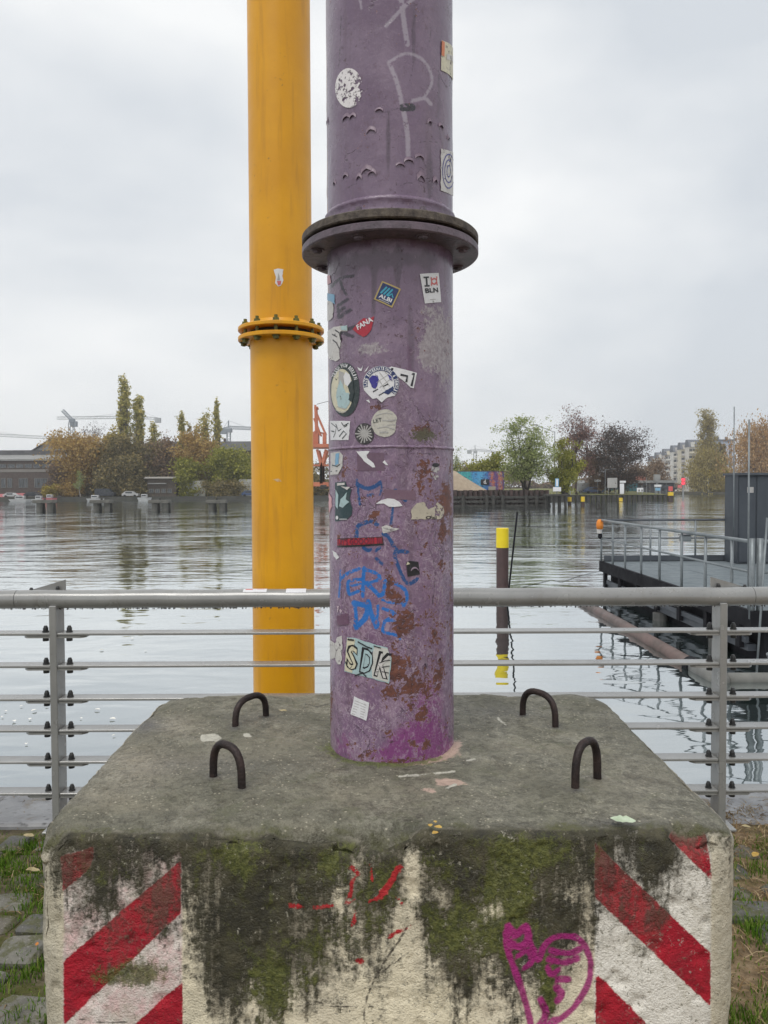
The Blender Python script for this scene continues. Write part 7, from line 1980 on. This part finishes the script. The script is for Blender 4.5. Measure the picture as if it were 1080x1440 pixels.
# orange lamp and rescue bag at the corner
rl = thing('rescue_light', 'orange rescue light with white body hung on the platform corner', 'light', (DX0 - .06, 20.45, DZ + HT - .5))
def q3(x_, y_): return np.array(at(x_, y_, 20.4))
a = q3(843.5, 731); MB().lathe(float(a[0]), 20.4, [(.0, float(q3(843, 730)[2])), (.05, float(q3(843, 730.6)[2])), (.085, float(q3(843, 734)[2])), (.095, float(q3(843, 739)[2])), (.08, float(q3(843, 744)[2])), (0, float(q3(843, 744.3)[2]))], 16).build('orange_cap', simple('orange_plastic', (.75, .25, .02), (.65, .20, .02), .45), rl, smooth=True)
MB().lathe(float(a[0]) - .01, 20.4, [(0, float(q3(843, 744)[2])), (.07, float(q3(843, 744.3)[2])), (.065, float(q3(843, 750)[2])), (0, float(q3(843, 750.3)[2]))], 12).build('white_body', WHD, rl)
MB().lathe(float(a[0]) + .01, 20.4, [(0, float(q3(843, 750)[2])), (.05, float(q3(843, 750.4)[2])), (.06, float(q3(843, 756)[2])), (0, float(q3(843, 758)[2]))], 12).build('holder', M_HULL, rl)
b = at(963, 757, DY1 - .1); lb = thing('rail_box', 'small grey box fixed to the far platform rail', 'box', (float(b[0]), DY1 - .14, float(b[2]) - .1))
MB().box((float(b[0]), DY1 - .14, float(b[2])), (.30, .10, .16), 0, .02).build('body', M_GALV, lb); MB().box((float(b[0]), DY1 - .14, float(b[2]) + .095), (.34, .13, .02)).build('lid', M_BEAM, lb)
# floating boom pipes beside the platform
M_BOOM = simple('faded_pink_pipe', (.155, .108, .098), (.095, .075, .068), .55, scale=2.5, bump=.004)
bo = thing('floating_boom', 'faded pink boom pipe floating alongside the platform', 'pipe', (4.8, 14.5, WATER))
MB().tube([(4.80, 19.0, WATER + .02), (4.80, 15.5, WATER + .03), (4.79, 12.0, WATER + .03)], .115, 18).build('pipe', M_BOOM, bo, smooth=True)
MB().tube([(4.79, 11.96, WATER + .03), (4.79, 11.78, WATER + .03)], .14, 18).build('coupling', M_HULL, bo)
MB().tube([(4.79, 11.75, WATER + .03), (4.80, 11.2, WATER + .03), (4.82, 10.9, WATER + .03)], .12, 18).build('pipe_end', simple('grey_pipe', (.20, .20, .185), (.14, .14, .13), .55, scale=3), bo, smooth=True)
b2_ = thing('floating_beam', 'grey floating beam in front of the platform at the right edge', 'beam', (7, 11.2, WATER))
MB().tube([(4.98, 11.05, WATER + .03), (10, 11.05, WATER + .03)], .09, 14).build('beam', simple('grey_pipe', (.20, .20, .185)), b2_, smooth=True)
MB().tube([(5.65, 11.05, WATER + .17), (5.5, 10.95, WATER + .42)], .03, 8).build('hook', M_GALV, b2_)
# yellow topped pile
yp = thing('yellow_topped_pile', 'brown steel pile with bright yellow top standing in the river', 'pile', (float(at(706.5, 848, 18.8)[0]), 18.8, WATER))
X = ROOT[yp.name][0]; z1 = float(at(707, 742.5, 18.8)[2]); zm = float(at(707, 770, 18.8)[2])
o = MB().lathe(X, 18.8, [(.148, WATER - 1), (.148, zm)], 32).build('shaft', simple('maroon_steel', (.085, .048, .045), (.060, .036, .036), .6, scale=4), yp, smooth=True)
o = MB().lathe(X, 18.8, [(.148, zm), (.154, zm + .002), (.154, z1 - .015), (.14, z1), (0, z1 + .004)], 32).build('yellow_top', simple('bright_yellow', (.80, .62, .01), (.72, .54, .01), .45, scale=3), yp); smooth_by_angle(o, 40)
MB().tube([(X + .16, 18.8, WATER + .02), (X + .35, 18.8, WATER + .015)], .05, 8).build('mooring_cleat', M_HULL, yp)
pl = [(float(v[0]), float(v[1]), WATER + .012) for v in (at_z(735, 826, WATER), at_z(775, 816, WATER), at_z(790, 819, WATER), at_z(815, 810, WATER), at_z(846, 803, WATER))]
MB().tube(pl, .006, 6).build('mooring_line', M_TIMB, None, True, base=pl[0], label='thin dark mooring line floating between pile and platform', cat='rope')
# leaves drifting near the quay
rl_ = random.Random(4)
lm = leaf_mesh(.07, .05, 77, .05); lm.materials.append(simple('drifting_leaf', (.86, .85, .80), (.74, .72, .64), .5))
for (x_, y_) in ((8, 1000), (30, 993), (42, 1011), (48, 999), (66, 993), (37, 1046), (114, 1010), (158, 1011), (143, 914), (205, 915), (186, 898), (137, 998), (160, 1034), (20, 1014), (3, 1008), (690, 1000), (742, 990)):
    p = at_z(x_, y_, WATER + .012)
    o = link('drifting_leaf', lm, None, None, tuple(p)); o.rotation_euler = (0, 0, rl_.uniform(0, 6.28)); o.scale = (rl_.uniform(.5, 1.2),) * 3
    _tag(o, 'small pale leaf drifting on the calm water by the quay', 'leaf', 'pale leaves drifting near the quay')

# ================================================================== HAZE
n = NT('river_haze')
vol = n.t.nodes.new('ShaderNodeVolumePrincipled')
vol.inputs['Color'].default_value = (.96, .98, 1.0, 1); vol.inputs['Density'].default_value = .00040; vol.inputs['Anisotropy'].default_value = .2
n.t.links.new(vol.outputs[0], n.out.inputs['Volume'])
hz = MB().box2((-960, -60, -5), (960, 730, 75)).build('haze', n.m, None, label='thin pale haze over the river', cat='haze', kind='stuff')
